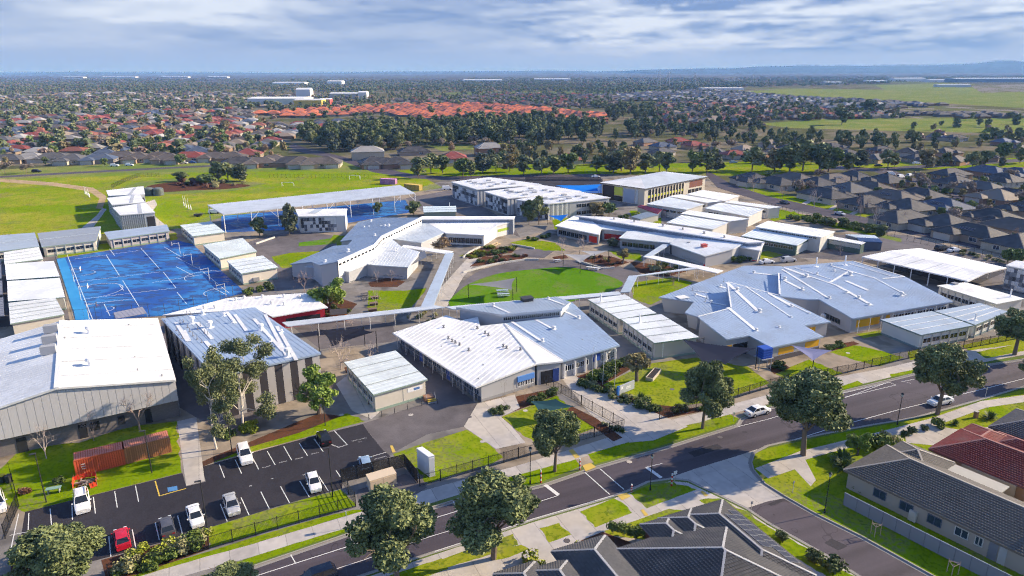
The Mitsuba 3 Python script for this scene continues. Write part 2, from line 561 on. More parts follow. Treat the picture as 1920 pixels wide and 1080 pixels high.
# the ground round the camera in squares with the road cut out, the terrain beyond out to the horizon
near = []
for i in range(-5, 6):
    for j in range(-1, 10):
        c = Polygon([(i * 80 - 40, j * 80 - 40), (i * 80 + 40, j * 80 - 40), (i * 80 + 40, j * 80 + 40), (i * 80 - 40, j * 80 + 40)])
        c = c.difference(road_poly)
        if not c.is_empty:
            near.append(shape_mesh(c, 0.0))
off, vs, fs = 0, [], []
for v, f in near:
    vs.append(v)
    fs.append(f + off)
    off += len(v)
X0, X1, Y0, Y1 = -440, 440, -120, 760
cuts = [60000, 20000, 8000, 3000, 1400]
prev = (X0, X1, Y0, Y1)
for r in cuts[::-1]:
    cur = (-r, r, -r if r > 10000 else -400, r)
    a, b = [(prev[0], prev[2]), (prev[1], prev[2]), (prev[1], prev[3]), (prev[0], prev[3])], [(cur[0], cur[2]), (cur[1], cur[2]), (cur[1], cur[3]), (cur[0], cur[3])]
    for i in range(4):
        j = (i + 1) % 4
        v = np.array([[*a[i], 0], [*a[j], 0], [*b[j], 0], [*b[i], 0]], float)
        vs.append(v)
        fs.append(np.array([[0, 2, 1], [0, 3, 2]]) + off)
        off += 4
    prev = cur
V, Fc = np.vstack(vs), np.vstack(fs)
a = np.cross(V[Fc[:, 1]] - V[Fc[:, 0]], V[Fc[:, 2]] - V[Fc[:, 0]])[:, 2]
Fc[a < 0] = Fc[a < 0][:, ::-1]
put('ground', mikit.ply((V, Fc), 'terrain'))
labels['ground'] = {'kind': 'structure'}
v, f = shape_mesh(road_poly, ROAD_Z)
put('road', mikit.ply((v, f), 'road_surface'))
labels['road'] = {'kind': 'structure'}


def kerb(line, side):
    """A concrete kerb with its gutter along the edge of the road; side +1: the road lies to the right of the line."""
    m = MB((0.36, 0.34, 0.31))
    L = LineString(line)
    k = L.buffer(0.17, single_sided=True) if side > 0 else L.buffer(-0.17, single_sided=True)
    for q in getattr(k, 'geoms', [k]):
        if q.geom_type == 'Polygon' and q.area > .01:
            m.prism(np.array(q.exterior.coords)[:-1], ROAD_Z, 0.03)
    gq = L.buffer(-0.42 if side > 0 else 0.42, single_sided=True)
    for q in getattr(gq, 'geoms', [gq]):
        if q.geom_type == 'Polygon' and q.area > .01:
            v, f = shape_mesh(q, ROAD_Z + 0.010)
            m.raw(v, f, (0.30, 0.285, 0.27))
    key = put(numbered('kerb'), m, 'matt')
    labels[key] = {'kind': 'structure'}


kerb(nk, 1)
kerb(sk[::-1], 1)
kerb(sw_edge[::-1], 1)
kerb(np.vstack([se_edge, sk2[1:]])[::-1], 1)

# the school grounds
sheet('school_pavement', [(-500, 470), (-60, 520), (110, 470), (300, 440), (420, 395), (760, 360), (860, 330), (1130, 330), (1320, 325), (1345, 352), (1450, 385), (1570, 410), (1690, 436), (1830, 465), (2100, 520), (2250, 600),
                           (2000, 655), (1840, 678), (1717, 694), (1570, 730), (1425, 762), (1376, 790), (1250, 828), (1115, 866), (1015, 902), (935, 902), (855, 928), (670, 984), (480, 1048), (400, 1080), (200, 1150), (-300, 1180)], 'paving', 1)
sheet('footpath', [(200, 1096), (340, 1056), (480, 1018), (685, 957), (777, 925), (855, 903), (960, 876), (1040, 852), (1180, 808), (1247, 790), (1335, 768), (1440, 740), (1552, 710), (1660, 690), (1720, 676), (1830, 655), (1920, 640), (2000, 622), (2000, 650), (1840, 680), (1717, 696), (1570, 731), (1440, 757), (1376, 775), (1265, 808), (1110, 852), (1020, 880), (960, 902), (865, 926), (777, 953), (677, 984), (480, 1042), (330, 1084)], 'concrete', 2)
sheet('asphalt_yard', [(676, 796), (797, 756), (745, 640), (600, 655), (545, 610), (575, 590), (640, 600), (735, 605), (745, 640), (895, 757), (870, 800), (800, 815), (735, 850), (715, 842), (690, 808)], 'pale_asphalt', 2)
sheet('asphalt_yard', [(420, 468), (510, 440), (560, 432), (645, 445), (640, 470), (600, 500), (560, 540), (520, 545), (500, 500)], 'pale_asphalt', 2)
sheet('asphalt_yard', [(760, 372), (850, 355), (960, 420), (975, 445), (880, 405), (800, 400)], 'pale_asphalt', 2)
sheet('asphalt_yard', [(868, 532), (905, 505), (985, 488), (1050, 487), (1130, 492), (1215, 520), (1180, 545), (1150, 560), (840, 575)], 'pale_asphalt', 2, curve=3)
sheet('asphalt_yard', [(1450, 480), (1560, 440), (1700, 440), (1850, 480), (1960, 500), (1960, 560), (1760, 520), (1620, 490)], 'pale_asphalt', 2)
sheet('asphalt_yard', [(960, 470), (1000, 462), (1040, 470), (1020, 484), (975, 482)], 'pale_asphalt', 2)
sheet('asphalt_yard', [(850, 335), (1130, 335), (1130, 365), (1000, 350), (860, 345)], 'asphalt', 2)
sheet('asphalt_yard', [(300, 600), (480, 590), (560, 640), (600, 700), (430, 820), (330, 760)], 'pale_asphalt', 2)
sheet('asphalt_yard', [(-60, 455), (110, 470), (130, 600), (-60, 620)], 'pale_asphalt', 2)
carpark = sheet('car_park', [(47, 960), (342, 887), (349, 912), (386, 903), (377, 876), (480, 847), (580, 820), (680, 795), (692, 812), (717, 843), (733, 856), (645, 888), (641, 916), (560, 938), (480, 962), (390, 990), (265, 1028), (190, 1048), (60, 1084), (18, 1090), (32, 1050)], 'asphalt', 3)
for q in [
    [(735, 852), (800, 829), (875, 806), (905, 826), (945, 857), (925, 868), (830, 897), (800, 907), (775, 872)],
    [(-30, 915), (30, 850), (55, 838), (150, 830), (240, 800), (332, 790), (336, 850), (342, 886), (135, 938), (46, 960), (10, 940)],
    [(400, 858), (560, 812), (650, 775), (684, 790), (580, 818), (480, 845), (382, 872)],
    [(392, 990), (480, 963), (560, 939), (641, 917), (668, 948), (600, 966), (480, 1001), (392, 1027)],
    [(480, 1006), (600, 971), (668, 955), (690, 958), (660, 964), (480, 1018), (330, 1060), (250, 1084), (200, 1090), (392, 1034)],
    [(480, 1042), (615, 1000), (677, 984), (777, 954), (800, 950), (856, 932), (670, 990), (480, 1055), (440, 1068), (420, 1062)],
    [(1102, 852), (1247, 808), (1370, 777), (1384, 783), (1378, 794), (1250, 833), (1115, 871)],
    [(940, 898), (1010, 880), (1078, 862), (1090, 874), (1018, 903), (990, 911), (945, 909)],
    [(1566, 728), (1608, 714), (1618, 720), (1570, 734)],
    [(1668, 702), (1716, 693), (1718, 698), (1672, 707)],
    [(940, 782), (985, 765), (1042, 742), (1080, 775), (1115, 803), (1035, 832), (1000, 828), (975, 812)],
    [(1130, 722), (1210, 683), (1305, 670), (1400, 688), (1445, 718), (1350, 752), (1250, 763), (1205, 755)],
    [(1452, 700), (1517, 674), (1560, 692), (1582, 700), (1535, 712), (1490, 722)],
    [(1557, 660), (1598, 646), (1640, 655), (1695, 670), (1652, 686), (1625, 682)],
    [(1604, 627), (1650, 619), (1655, 628), (1620, 634)],
    [(1702, 660), (1722, 655), (1722, 672), (1706, 676)],
    [(1802, 648), (1880, 630), (1960, 612), (1960, 640), (1815, 657)],
    [(1830, 660), (1960, 636), (1960, 650), (1850, 672)],
    [(507, 482), (545, 474), (610, 470), (600, 480), (560, 500), (530, 503)],
    [(690, 545), (760, 545), (800, 540), (770, 580), (690, 584)],
    [(860, 480), (905, 466), (960, 462), (960, 470), (900, 482)],
    [(955, 455), (990, 448), (1040, 455), (1060, 470), (1020, 470)],
    [(1140, 470), (1200, 475), (1204, 490), (1165, 485)],
    [(1184, 530), (1260, 520), (1300, 530), (1220, 572), (1188, 560)],
    [(1405, 478), (1440, 470), (1470, 478), (1430, 488)],
    [(1435, 405), (1490, 396), (1500, 405), (1450, 415)],
    [(1028, 380), (1090, 400), (1100, 430), (1040, 430)], [(1180, 395), (1240, 395), (1240, 420), (1190, 420)],
    [(110, 470), (330, 436), (332, 449), (108, 484)],
    [(600, 488), (650, 440), (668, 440), (640, 480)],
    [(615, 455), (625, 440), (665, 445), (640, 458)],
]:
    sheet('lawn', q, 'grass', 4)
sheet('synthetic_lawn', [(842, 572), (858, 548), (885, 530), (935, 513), (1000, 505), (1060, 501), (1112, 509), (1166, 528), (1150, 544), (1090, 560), (1040, 572), (900, 585)], 'turf', 4, curve=4)
sheet('synthetic_lawn', [(560, 455), (620, 447), (622, 458), (560, 462)], 'turf', 4)
for q in [
    [(375, 868), (400, 856), (470, 828), (560, 790), (600, 775), (640, 780), (560, 812), (470, 838), (378, 876)],
    [(190, 1050), (265, 1030), (392, 991), (392, 1030), (255, 1078), (200, 1090)],
    [(20, 1062), (52, 1058), (54, 1082), (20, 1086)],
    [(645, 690), (668, 680), (710, 770), (700, 772)],
    [(915, 770), (960, 745), (1040, 728), (1045, 740), (985, 764), (940, 780)],
    [(1062, 770), (1072, 762), (1180, 815), (1150, 828), (1116, 803)],
    [(1062, 712), (1130, 690), (1180, 680), (1200, 682), (1130, 722), (1200, 756), (1260, 762), (1300, 765), (1345, 756), (1350, 765), (1230, 788), (1120, 735)],
    [(1440, 690), (1470, 682), (1482, 690), (1452, 702)],
    [(1545, 650), (1600, 640), (1612, 645), (1560, 658)],
    [(880, 500), (905, 482), (960, 478), (990, 480), (975, 488), (900, 498)],
    [(868, 478), (905, 464), (970, 464), (960, 474), (880, 486)],
    [(1100, 478), (1150, 482), (1180, 492), (1150, 502), (1095, 490)],
    [(1035, 482), (1060, 478), (1066, 484), (1040, 488)],
    [(1180, 490), (1250, 498), (1290, 508), (1250, 520), (1200, 512)],
    [(690, 530), (730, 520), (760, 528), (745, 538), (695, 538)],
    [(600, 575), (640, 560), (670, 570), (640, 600), (610, 600)],
]:
    sheet('garden_bed', q, 'mulch', 5)
sheet('path', [(332, 790), (368, 782), (384, 902), (349, 911)], 'concrete', 6)
sheet('path', [(630, 720), (650, 705), (712, 772), (697, 786), (660, 770)], 'concrete', 6)
sheet('path', [(1052, 708), (1075, 702), (1105, 722), (1290, 800), (1225, 826), (1180, 830), (1105, 775)], 'concrete', 6)
sheet('path', [(895, 757), (965, 740), (975, 765), (940, 782), (960, 800), (985, 830), (930, 842), (875, 804), (870, 800)], 'concrete', 6)
sheet('path', [(808, 560), (880, 480), (900, 485), (868, 520), (838, 575), (810, 580)], 'concrete', 3)
sheet('gravel_pad', [(668, 920), (760, 888), (795, 905), (800, 915), (760, 940), (690, 956), (672, 940)], 'pale_asphalt', 6)

# sheltered and open courts
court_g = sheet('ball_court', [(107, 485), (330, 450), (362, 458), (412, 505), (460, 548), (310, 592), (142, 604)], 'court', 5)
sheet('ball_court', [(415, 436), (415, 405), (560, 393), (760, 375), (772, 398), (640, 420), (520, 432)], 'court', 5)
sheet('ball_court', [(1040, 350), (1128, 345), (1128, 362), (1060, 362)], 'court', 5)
m = MB((0.7, 0.74, 0.8))


def line(m, pts, w=0.09, lev=6, z=0.0, color=None):
    p = [P(x, y, z)[:2] for x, y in pts]
    v, f = shape_mesh(LineString(p).buffer(w / 2, cap_style=2), z + 0.004 * lev)
    m.raw(v, f, color)


def arc(m, c, edge, a0, a1, w=0.09, lev=6):
    c, e = P(*c)[:2], P(*edge)[:2]
    r = np.linalg.norm(e - c)
    th = math.atan2(*(e - c)[::-1])
    t = np.radians(np.linspace(a0, a1, 24)) + th
    v, f = shape_mesh(LineString(c + r * np.column_stack([np.cos(t), np.sin(t)])).buffer(w / 2, cap_style=2), 0.004 * lev)
    m.raw(v, f)


for pts in [[(126, 478), (175, 602)], [(199, 478), (224, 517)], [(230, 526), (261, 575)], [(264, 465), (300, 505)], [(150, 528), (300, 510)], [(160, 560), (330, 540)], [(306, 510), (330, 540)], [(332, 548), (350, 570)],
            [(140, 486), (260, 470)], [(165, 570), (255, 560)], [(285, 530), (380, 515)], [(195, 570), (206, 592)], [(224, 534), (232, 545)], [(330, 500), (365, 518)], [(400, 540), (425, 553)], [(330, 482), (380, 508)], [(381, 510), (430, 550)], [(215, 480), (205, 466)], [(308, 463), (340, 482)]]:
    line(m, pts, 0.15, 7)
arc(m, (178, 545), (190, 532), -150, 40, 0.15, 7)
arc(m, (197, 580), (214, 578), -80, 100, 0.15, 7)
arc(m, (160, 512), (176, 512), -80, 80, 0.15, 7)
arc(m, (385, 518), (366, 512), -90, 90, 0.15, 7)
arc(m, (410, 548), (388, 546), -80, 80, 0.15, 7)
key = part('ball_court', 'court_lines', m, 'matt')

# markings: bays of the car park, road lines
WHT, YEL = (0.72, 0.72, 0.71), (0.72, 0.50, 0.10)
for name, segs, col, w in [
    ('bay_lines', [[(94, 954), (97, 988)], [(135, 948), (136, 975)], [(175, 932), (179, 963)], [(215, 921), (220, 952)], [(254, 911), (260, 941)], [(411, 870), (421, 896)], [(441, 862), (453, 888)], [(471, 853), (485, 880)], [(501, 846), (516, 872)], [(532, 837), (547, 863)], [(561, 831), (577, 855)],
                   [(589, 823), (606, 847)], [(626, 807), (651, 834), (635, 839), (600, 825)], [(204, 1006), (208, 1044)], [(248, 993), (255, 1029)], [(291, 980), (299, 1013)], [(333, 967), (342, 1001)], [(413, 945), (426, 978)], [(452, 933), (467, 966)], [(489, 922), (505, 954)], [(526, 912), (543, 943)], [(562, 902), (580, 932)],
                   [(597, 892), (616, 921)], [(630, 882), (638, 894)], [(662, 873), (668, 880)], [(35, 963), (16, 1050)], [(54, 962), (53, 997), (18, 1004)], [(690, 858), (724, 848)]], WHT, 0.11),
    ('accessible_bay_line', [[(291, 902), (299, 930), (349, 916)]], YEL, 0.16),
]:
    m = MB(col)
    for s in segs:
        line(m, s, w, 5)
    key = put(numbered(name), m, 'matt')
    labels[key] = {'kind': 'structure'}
m = MB((0.10, 0.26, 0.52))
m.poly(np.array([P(x, y, 0.020) for x, y in [(315, 922), (333, 919), (332, 911), (314, 914)]])[::1])
key = put('accessible_symbol', m, 'matt')
labels[key] = {'kind': 'structure'}
m = MB((0.66, 0.66, 0.66))
# painted words worn past reading: rows of letter strokes
for x, y, n_, w_ in [(499, 875, 7, 1.15), (530, 866, 7, 1.15), (561, 859, 7, 1.15), (590, 850, 7, 1.15), (673, 824, 13, 2.3), (675, 828, 3, .6), (713, 858, 11, 1.9), (570, 890, 3, .4), (510, 897, 3, .35), (470, 911, 3, .35)]:
    o = P(x, y, 0.022)
    u, w = np.array([math.cos(0.47), math.sin(0.47), 0]), np.array([-math.sin(0.47), math.cos(0.47), 0])
    for q in range(n_):
        c = o + u * ((q + .5) / n_ - .5) * w_
        m.bar(c - w * .13, c + w * (.05 + .10 * rnd.random()), .04, .002)
        m.bar(c + w * rnd.uniform(-.1, .1) - u * .01, c + w * rnd.uniform(-.1, .1) + u * .08, .04, .002)
key = put('bay_lettering', m, 'matt')
labels[key] = {'kind': 'structure'}
m = MB(WHT)
RZ = ROAD_Z
for s, w in [([(380, 1107), (480, 1080), (670, 1019), (790, 979), (852, 960), (970, 920), (990, 914)], .12), ([(655, 1003), (665, 1022)], .12), ([(545, 1040), (554, 1056)], .12), ([(850, 940), (855, 955)], .12), ([(500, 1108), (605, 1075), (682, 1050), (807, 1006), (860, 990), (990, 947.5), (1047, 929)], .10), ([(1022, 909), (1047, 928)], .55), ([(1097, 886), (1143, 927)], .14), ([(1125, 879), (1170, 918)], .14), ([(1212, 876), (1240, 896)], .55), ([(1212, 876), (1242, 869)], .1),
             ([(1440, 840), (1575, 798), (1690, 767), (1760, 750), (1857, 726), (1960, 700)], .12), ([(1384, 800), (1440, 786), (1570, 748), (1680, 722), (1668, 717), (1560, 742), (1560, 742)], .10), ([(1578, 748), (1662, 718)], .10), ([(1690, 716), (1715, 711)], .10), ([(1720, 704), (1960, 668)], .08), ([(1700, 717), (1708, 719)], .1), ([(815, 1034), (1000, 973), (1150, 929)], .10)]:
    line(m, s, w, 3, RZ)
key = put('road_marking', m, 'matt')
labels[key] = {'kind': 'structure'}
sheet('concrete_apron', [(1246, 899), (1300, 880), (1385, 854), (1420, 842), (1412, 866), (1416, 884), (1440, 910), (1472, 934), (1440, 940), (1400, 953), (1345, 926), (1312, 911), (1280, 900)], 'concrete', 2, z=RZ)
sheet('drain_grate', [(1440, 945), (1462, 936), (1468, 940), (1446, 949)], 'asphalt', 4, z=RZ)

# the blocks of houses south of the road
SWB = [(540, 1130), (640, 1098), (815, 1040), (1000, 979), (1150, 935), (1183, 923), (1258, 902), (1290, 905), (1345, 931), (1400, 958), (1440, 985), (1547, 1045), (1620, 1090), (1500, 1180), (700, 1250)]
sheet('path', SWB, 'concrete', 1)
for q in [[(1086, 960), (1155, 933), (1186, 961), (1116, 989)], [(1012, 990), (1047, 981), (1070, 1003), (1032, 1016)], [(1181, 925), (1215, 910), (1262, 904), (1307, 917), (1215, 952)],
          [(1130, 997), (1255, 954), (1322, 962), (1330, 985), (1300, 1010), (1225, 1014), (1180, 1010)], [(1047, 1030), (1090, 1015), (1110, 1032), (1072, 1046)], [(1312, 937), (1350, 933), (1400, 960), (1440, 988), (1550, 1048), (1610, 1088), (1560, 1090), (1440, 1010), (1385, 985), (1345, 962)],
          [(930, 1032), (960, 1025), (980, 1020), (990, 1030), (955, 1045), (930, 1050)], [(820, 1052), (900, 1022), (960, 1002), (975, 1020), (900, 1046), (825, 1068)], [(700, 1090), (830, 1046), (842, 1066), (760, 1096)]]:
    sheet('lawn', q, 'grass', 2)
sheet('brick_drive', [(1088, 1014), (1130, 997), (1190, 1020), (1230, 1012), (1190, 1060), (1140, 1050)], 'mulch', 3)
SEB = [(1414, 851), (1440, 840), (1560, 815), (1640, 800), (1720, 786), (1797, 765), (1860, 747), (1960, 718), (2300, 640), (2700, 900), (2400, 1200), (1760, 1085), (1615, 1004), (1530, 962), (1472, 930), (1436, 906), (1416, 882), (1411, 866)]
sheet('grass_verge', SEB, 'grass', 1)
sheet('path', [(1416, 878), (1500, 846), (1640, 812), (1740, 786), (1840, 752), (1960, 735), (1960, 748), (1850, 764), (1750, 800), (1660, 822), (1560, 848), (1510, 862), (1530, 900), (1520, 912), (1490, 880), (1440, 897)], 'concrete', 2)
sheet('path', [(1690, 800), (1740, 796), (1800, 806), (1860, 800), (1960, 770), (1960, 800), (1800, 840), (1700, 830)], 'concrete', 2)

# the playing fields and the roads round them
sheet('playing_field', [(-700, 470), (-700, 345), (0, 338), (200, 326), (480, 320), (700, 316), (790, 330), (830, 352), (770, 362), (640, 372), (415, 408), (345, 428), (60, 448), (-60, 458)], 'field', 1)
sheet('park_strip', [(-900, 338), (-900, 322), (0, 318), (250, 306), (500, 296), (640, 296), (720, 318), (700, 322), (480, 322), (200, 330), (0, 338)], 'dry_grass', 1)
sheet('running_track', [(-400, 342), (0, 335), (100, 342), (175, 352), (200, 368), (192, 392), (180, 391), (186, 372), (165, 358), (95, 348), (0, 341), (-400, 348)], 'tan_earth', 2)
sheet('path', [(150, 430), (180, 405), (192, 390), (200, 392), (172, 430)], 'concrete', 3)
sheet('path', [(265, 382), (290, 374), (295, 384), (283, 400), (318, 428), (296, 432), (270, 405)], 'concrete', 3)
sheet('swale', [(225, 352), (265, 340), (330, 334), (440, 338), (500, 344), (440, 358), (330, 364), (260, 366)], 'dry_grass', 2)
sheet('swale_bed', [(275, 350), (330, 341), (400, 343), (470, 347), (430, 354), (360, 357), (300, 360)], 'mulch', 3, curve=4)
sheet('park_strip', [(720, 322), (850, 312), (1000, 308), (1300, 306), (1500, 300), (1560, 312), (1540, 322), (1400, 330), (1100, 326), (860, 332), (790, 330)], 'grass', 1)
sheet('park_strip', [(1560, 312), (1640, 300), (1800, 306), (1960, 290), (1960, 312), (1700, 318), (1640, 318)], 'grass', 1)
RZ2 = 0.02
for q in [[(-700, 348), (-200, 338), (0, 333.5), (200, 322.5), (385, 313), (500, 306), (500, 303.5), (385, 310), (200, 319), (0, 330), (-200, 334), (-700, 342)],
          [(540, 274), (556, 284), (600, 292), (625, 296), (700, 323), (767, 334), (842, 338), (1000, 334), (1140, 331), (1140, 326.5), (1000, 327), (842, 331), (775, 327), (718, 315), (640, 293), (612, 286), (575, 278), (552, 270)],
          [(1322, 326), (1345, 352), (1450, 385), (1570, 410), (1690, 436), (1830, 465), (1990, 495), (1990, 478), (1830, 450), (1690, 422), (1560, 394), (1440, 368), (1370, 345), (1345, 330), (1330, 322)],
          [(1555, 318), (1640, 322), (1780, 312), (1940, 302), (1940, 296), (1780, 305), (1640, 316), (1570, 310)],
          [(1640, 322), (1670, 318), (1760, 350), (1850, 380), (1960, 405), (1960, 418), (1830, 392), (1740, 362)],
          [(24, 250), (38, 250), (54, 285), (30, 285)], [(246, 248), (258, 248), (296, 275), (280, 277)]]:
    sheet('side_road', q, 'road_surface', 0, z=RZ2)
for q in [[(1380, 172), (1480, 166), (1660, 168), (1960, 160), (1960, 205), (1700, 190), (1560, 184), (1400, 176)], [(1420, 232), (1560, 222), (1750, 222), (1960, 218), (1960, 252), (1700, 246), (1480, 240)], [(1640, 160), (1760, 156), (1830, 158), (1780, 166), (1660, 168)], [(640, 172), (690, 158), (720, 160), (690, 178)],
          [(1225, 190), (1290, 186), (1320, 190), (1290, 194)], [(490, 192), (620, 196), (760, 194), (780, 198), (640, 202), (500, 200)], [(800, 272), (870, 270), (960, 268), (960, 276), (830, 284)]]:
    sheet('meadow', q, 'dry_grass', 6)
sheet('bare_paddock', [(1820, 161), (1920, 158), (1925, 172), (1840, 174)], 'suburb_ground', 8)
sheet('bare_paddock', [(1640, 205), (1780, 198), (1920, 208), (1960, 214), (1700, 214)], 'suburb_ground', 8)

sheet('court_margin', [(106, 486), (122, 483), (172, 603), (142, 606)], 'court_pale', 6)
for q in [[(1380, 350), (1450, 372), (1560, 397), (1690, 426), (1830, 456), (1960, 484), (1960, 470), (1840, 440), (1690, 412), (1560, 384), (1450, 360), (1400, 346)], [(1440, 396), (1470, 402), (1570, 428), (1690, 454), (1690, 448), (1570, 418), (1470, 394), (1450, 390)]]:
    sheet('street_verge', q, 'grass', 2)
for x, y in [(1500, 383), (1548, 394), (1592, 401), (1640, 412), (1700, 426), (1742, 436), (1790, 445), (1850, 457), (1890, 466)]:
    a, b = P(x, y), P(x + 26, y - 14)
    sheet('driveway', [(x, y), (x + 9, y + 2), (x + 34, y - 12), (x + 26, y - 14)], 'concrete', 4)

sheet('asphalt_yard', [(1616, 490), (1668, 478), (1890, 508), (1816, 540)], 'asphalt', 4)  # dark ground sheet stands in for the shade under the white shelter
for q in [[(930, 935), (985, 918), (1000, 926), (944, 944)], [(1290, 848), (1345, 832), (1356, 840), (1302, 857)], [(1500, 790), (1530, 782), (1552, 792), (1520, 800)], [(1560, 1010), (1590, 1024), (1572, 1032), (1545, 1018)], [(700, 1040), (760, 1020), (768, 1026), (708, 1047)]]:
    sheet('asphalt_patch', q, 'asphalt', 1, z=ROAD_Z)
for i, (x, y, z_) in enumerate([(1063, 1014, 0), (985, 770, 0), (880, 782, 0), (640, 778, 0), (1260, 730, 0), (1590, 662, 0), (1350, 820, ROAD_Z), (1180, 866, ROAD_Z), (760, 830, 0), (770, 778, 0), (750, 785, 0), (905, 828, 0)]):
    o = P(x, y, z_)
    t = np.arange(14) * math.pi / 7
    sheet('utility_cover', np.column_stack([o[0] + .42 * np.cos(t), o[1] + .42 * np.sin(t)]), ['pale_asphalt', 'concrete'][i % 2], 7, pixels=False, z=z_)
# ---------------------------------------------------------------- buildings of the school
def plane_fill(pts):
    """[(px, py, z) or (px, py)]: pixels without a height lie on the plane through the first three that have one."""
    known = [P(*p) for p in pts if len(p) == 3][:3]
    if len(known) < 3:
        return np.array([P(*p) for p in pts])
    a = known[0]
    n = np.cross(known[1] - a, known[2] - a)
    out = []
    for p in pts:
        if len(p) == 3:
            out.append(P(*p))
        else:
            d = fwd + (p[0] - 960) / FOCAL * right - (p[1] - 540) / FOCAL * up
            out.append(EYE + d * ((a - EYE).dot(n) / d.dot(n)))
    return np.array(out)


def ccw3(p):
    x, y = p[:, 0], p[:, 1]
    return p if np.sum(x * np.roll(y, -1) - np.roll(x, -1) * y) > 0 else p[::-1]


def inset2(p, d):
    """Corners of a counter-clockwise polygon moved inwards by d (one number, or one per edge i -> i+1); z is kept."""
    n = len(p)
    d = np.broadcast_to(d, n)
    q = p.copy()
    for i in range(n):
        a, b, c = p[i - 1][:2], p[i][:2], p[(i + 1) % n][:2]
        u, v = (b - a) / (np.linalg.norm(b - a) + 1e-9), (c - b) / (np.linalg.norm(c - b) + 1e-9)
        n1, n2 = np.array([-u[1], u[0]]), np.array([-v[1], v[0]])
        cr = u[0] * v[1] - u[1] * v[0]
        if abs(cr) < 0.12:
            q[i, :2] = b + n2 * d[i]
        else:
            # b + x with x.n1 = d1, x.n2 = d2
            q[i, :2] = b + np.linalg.solve(np.array([n1, n2]), np.array([d[i - 1], d[i]]))
    return q


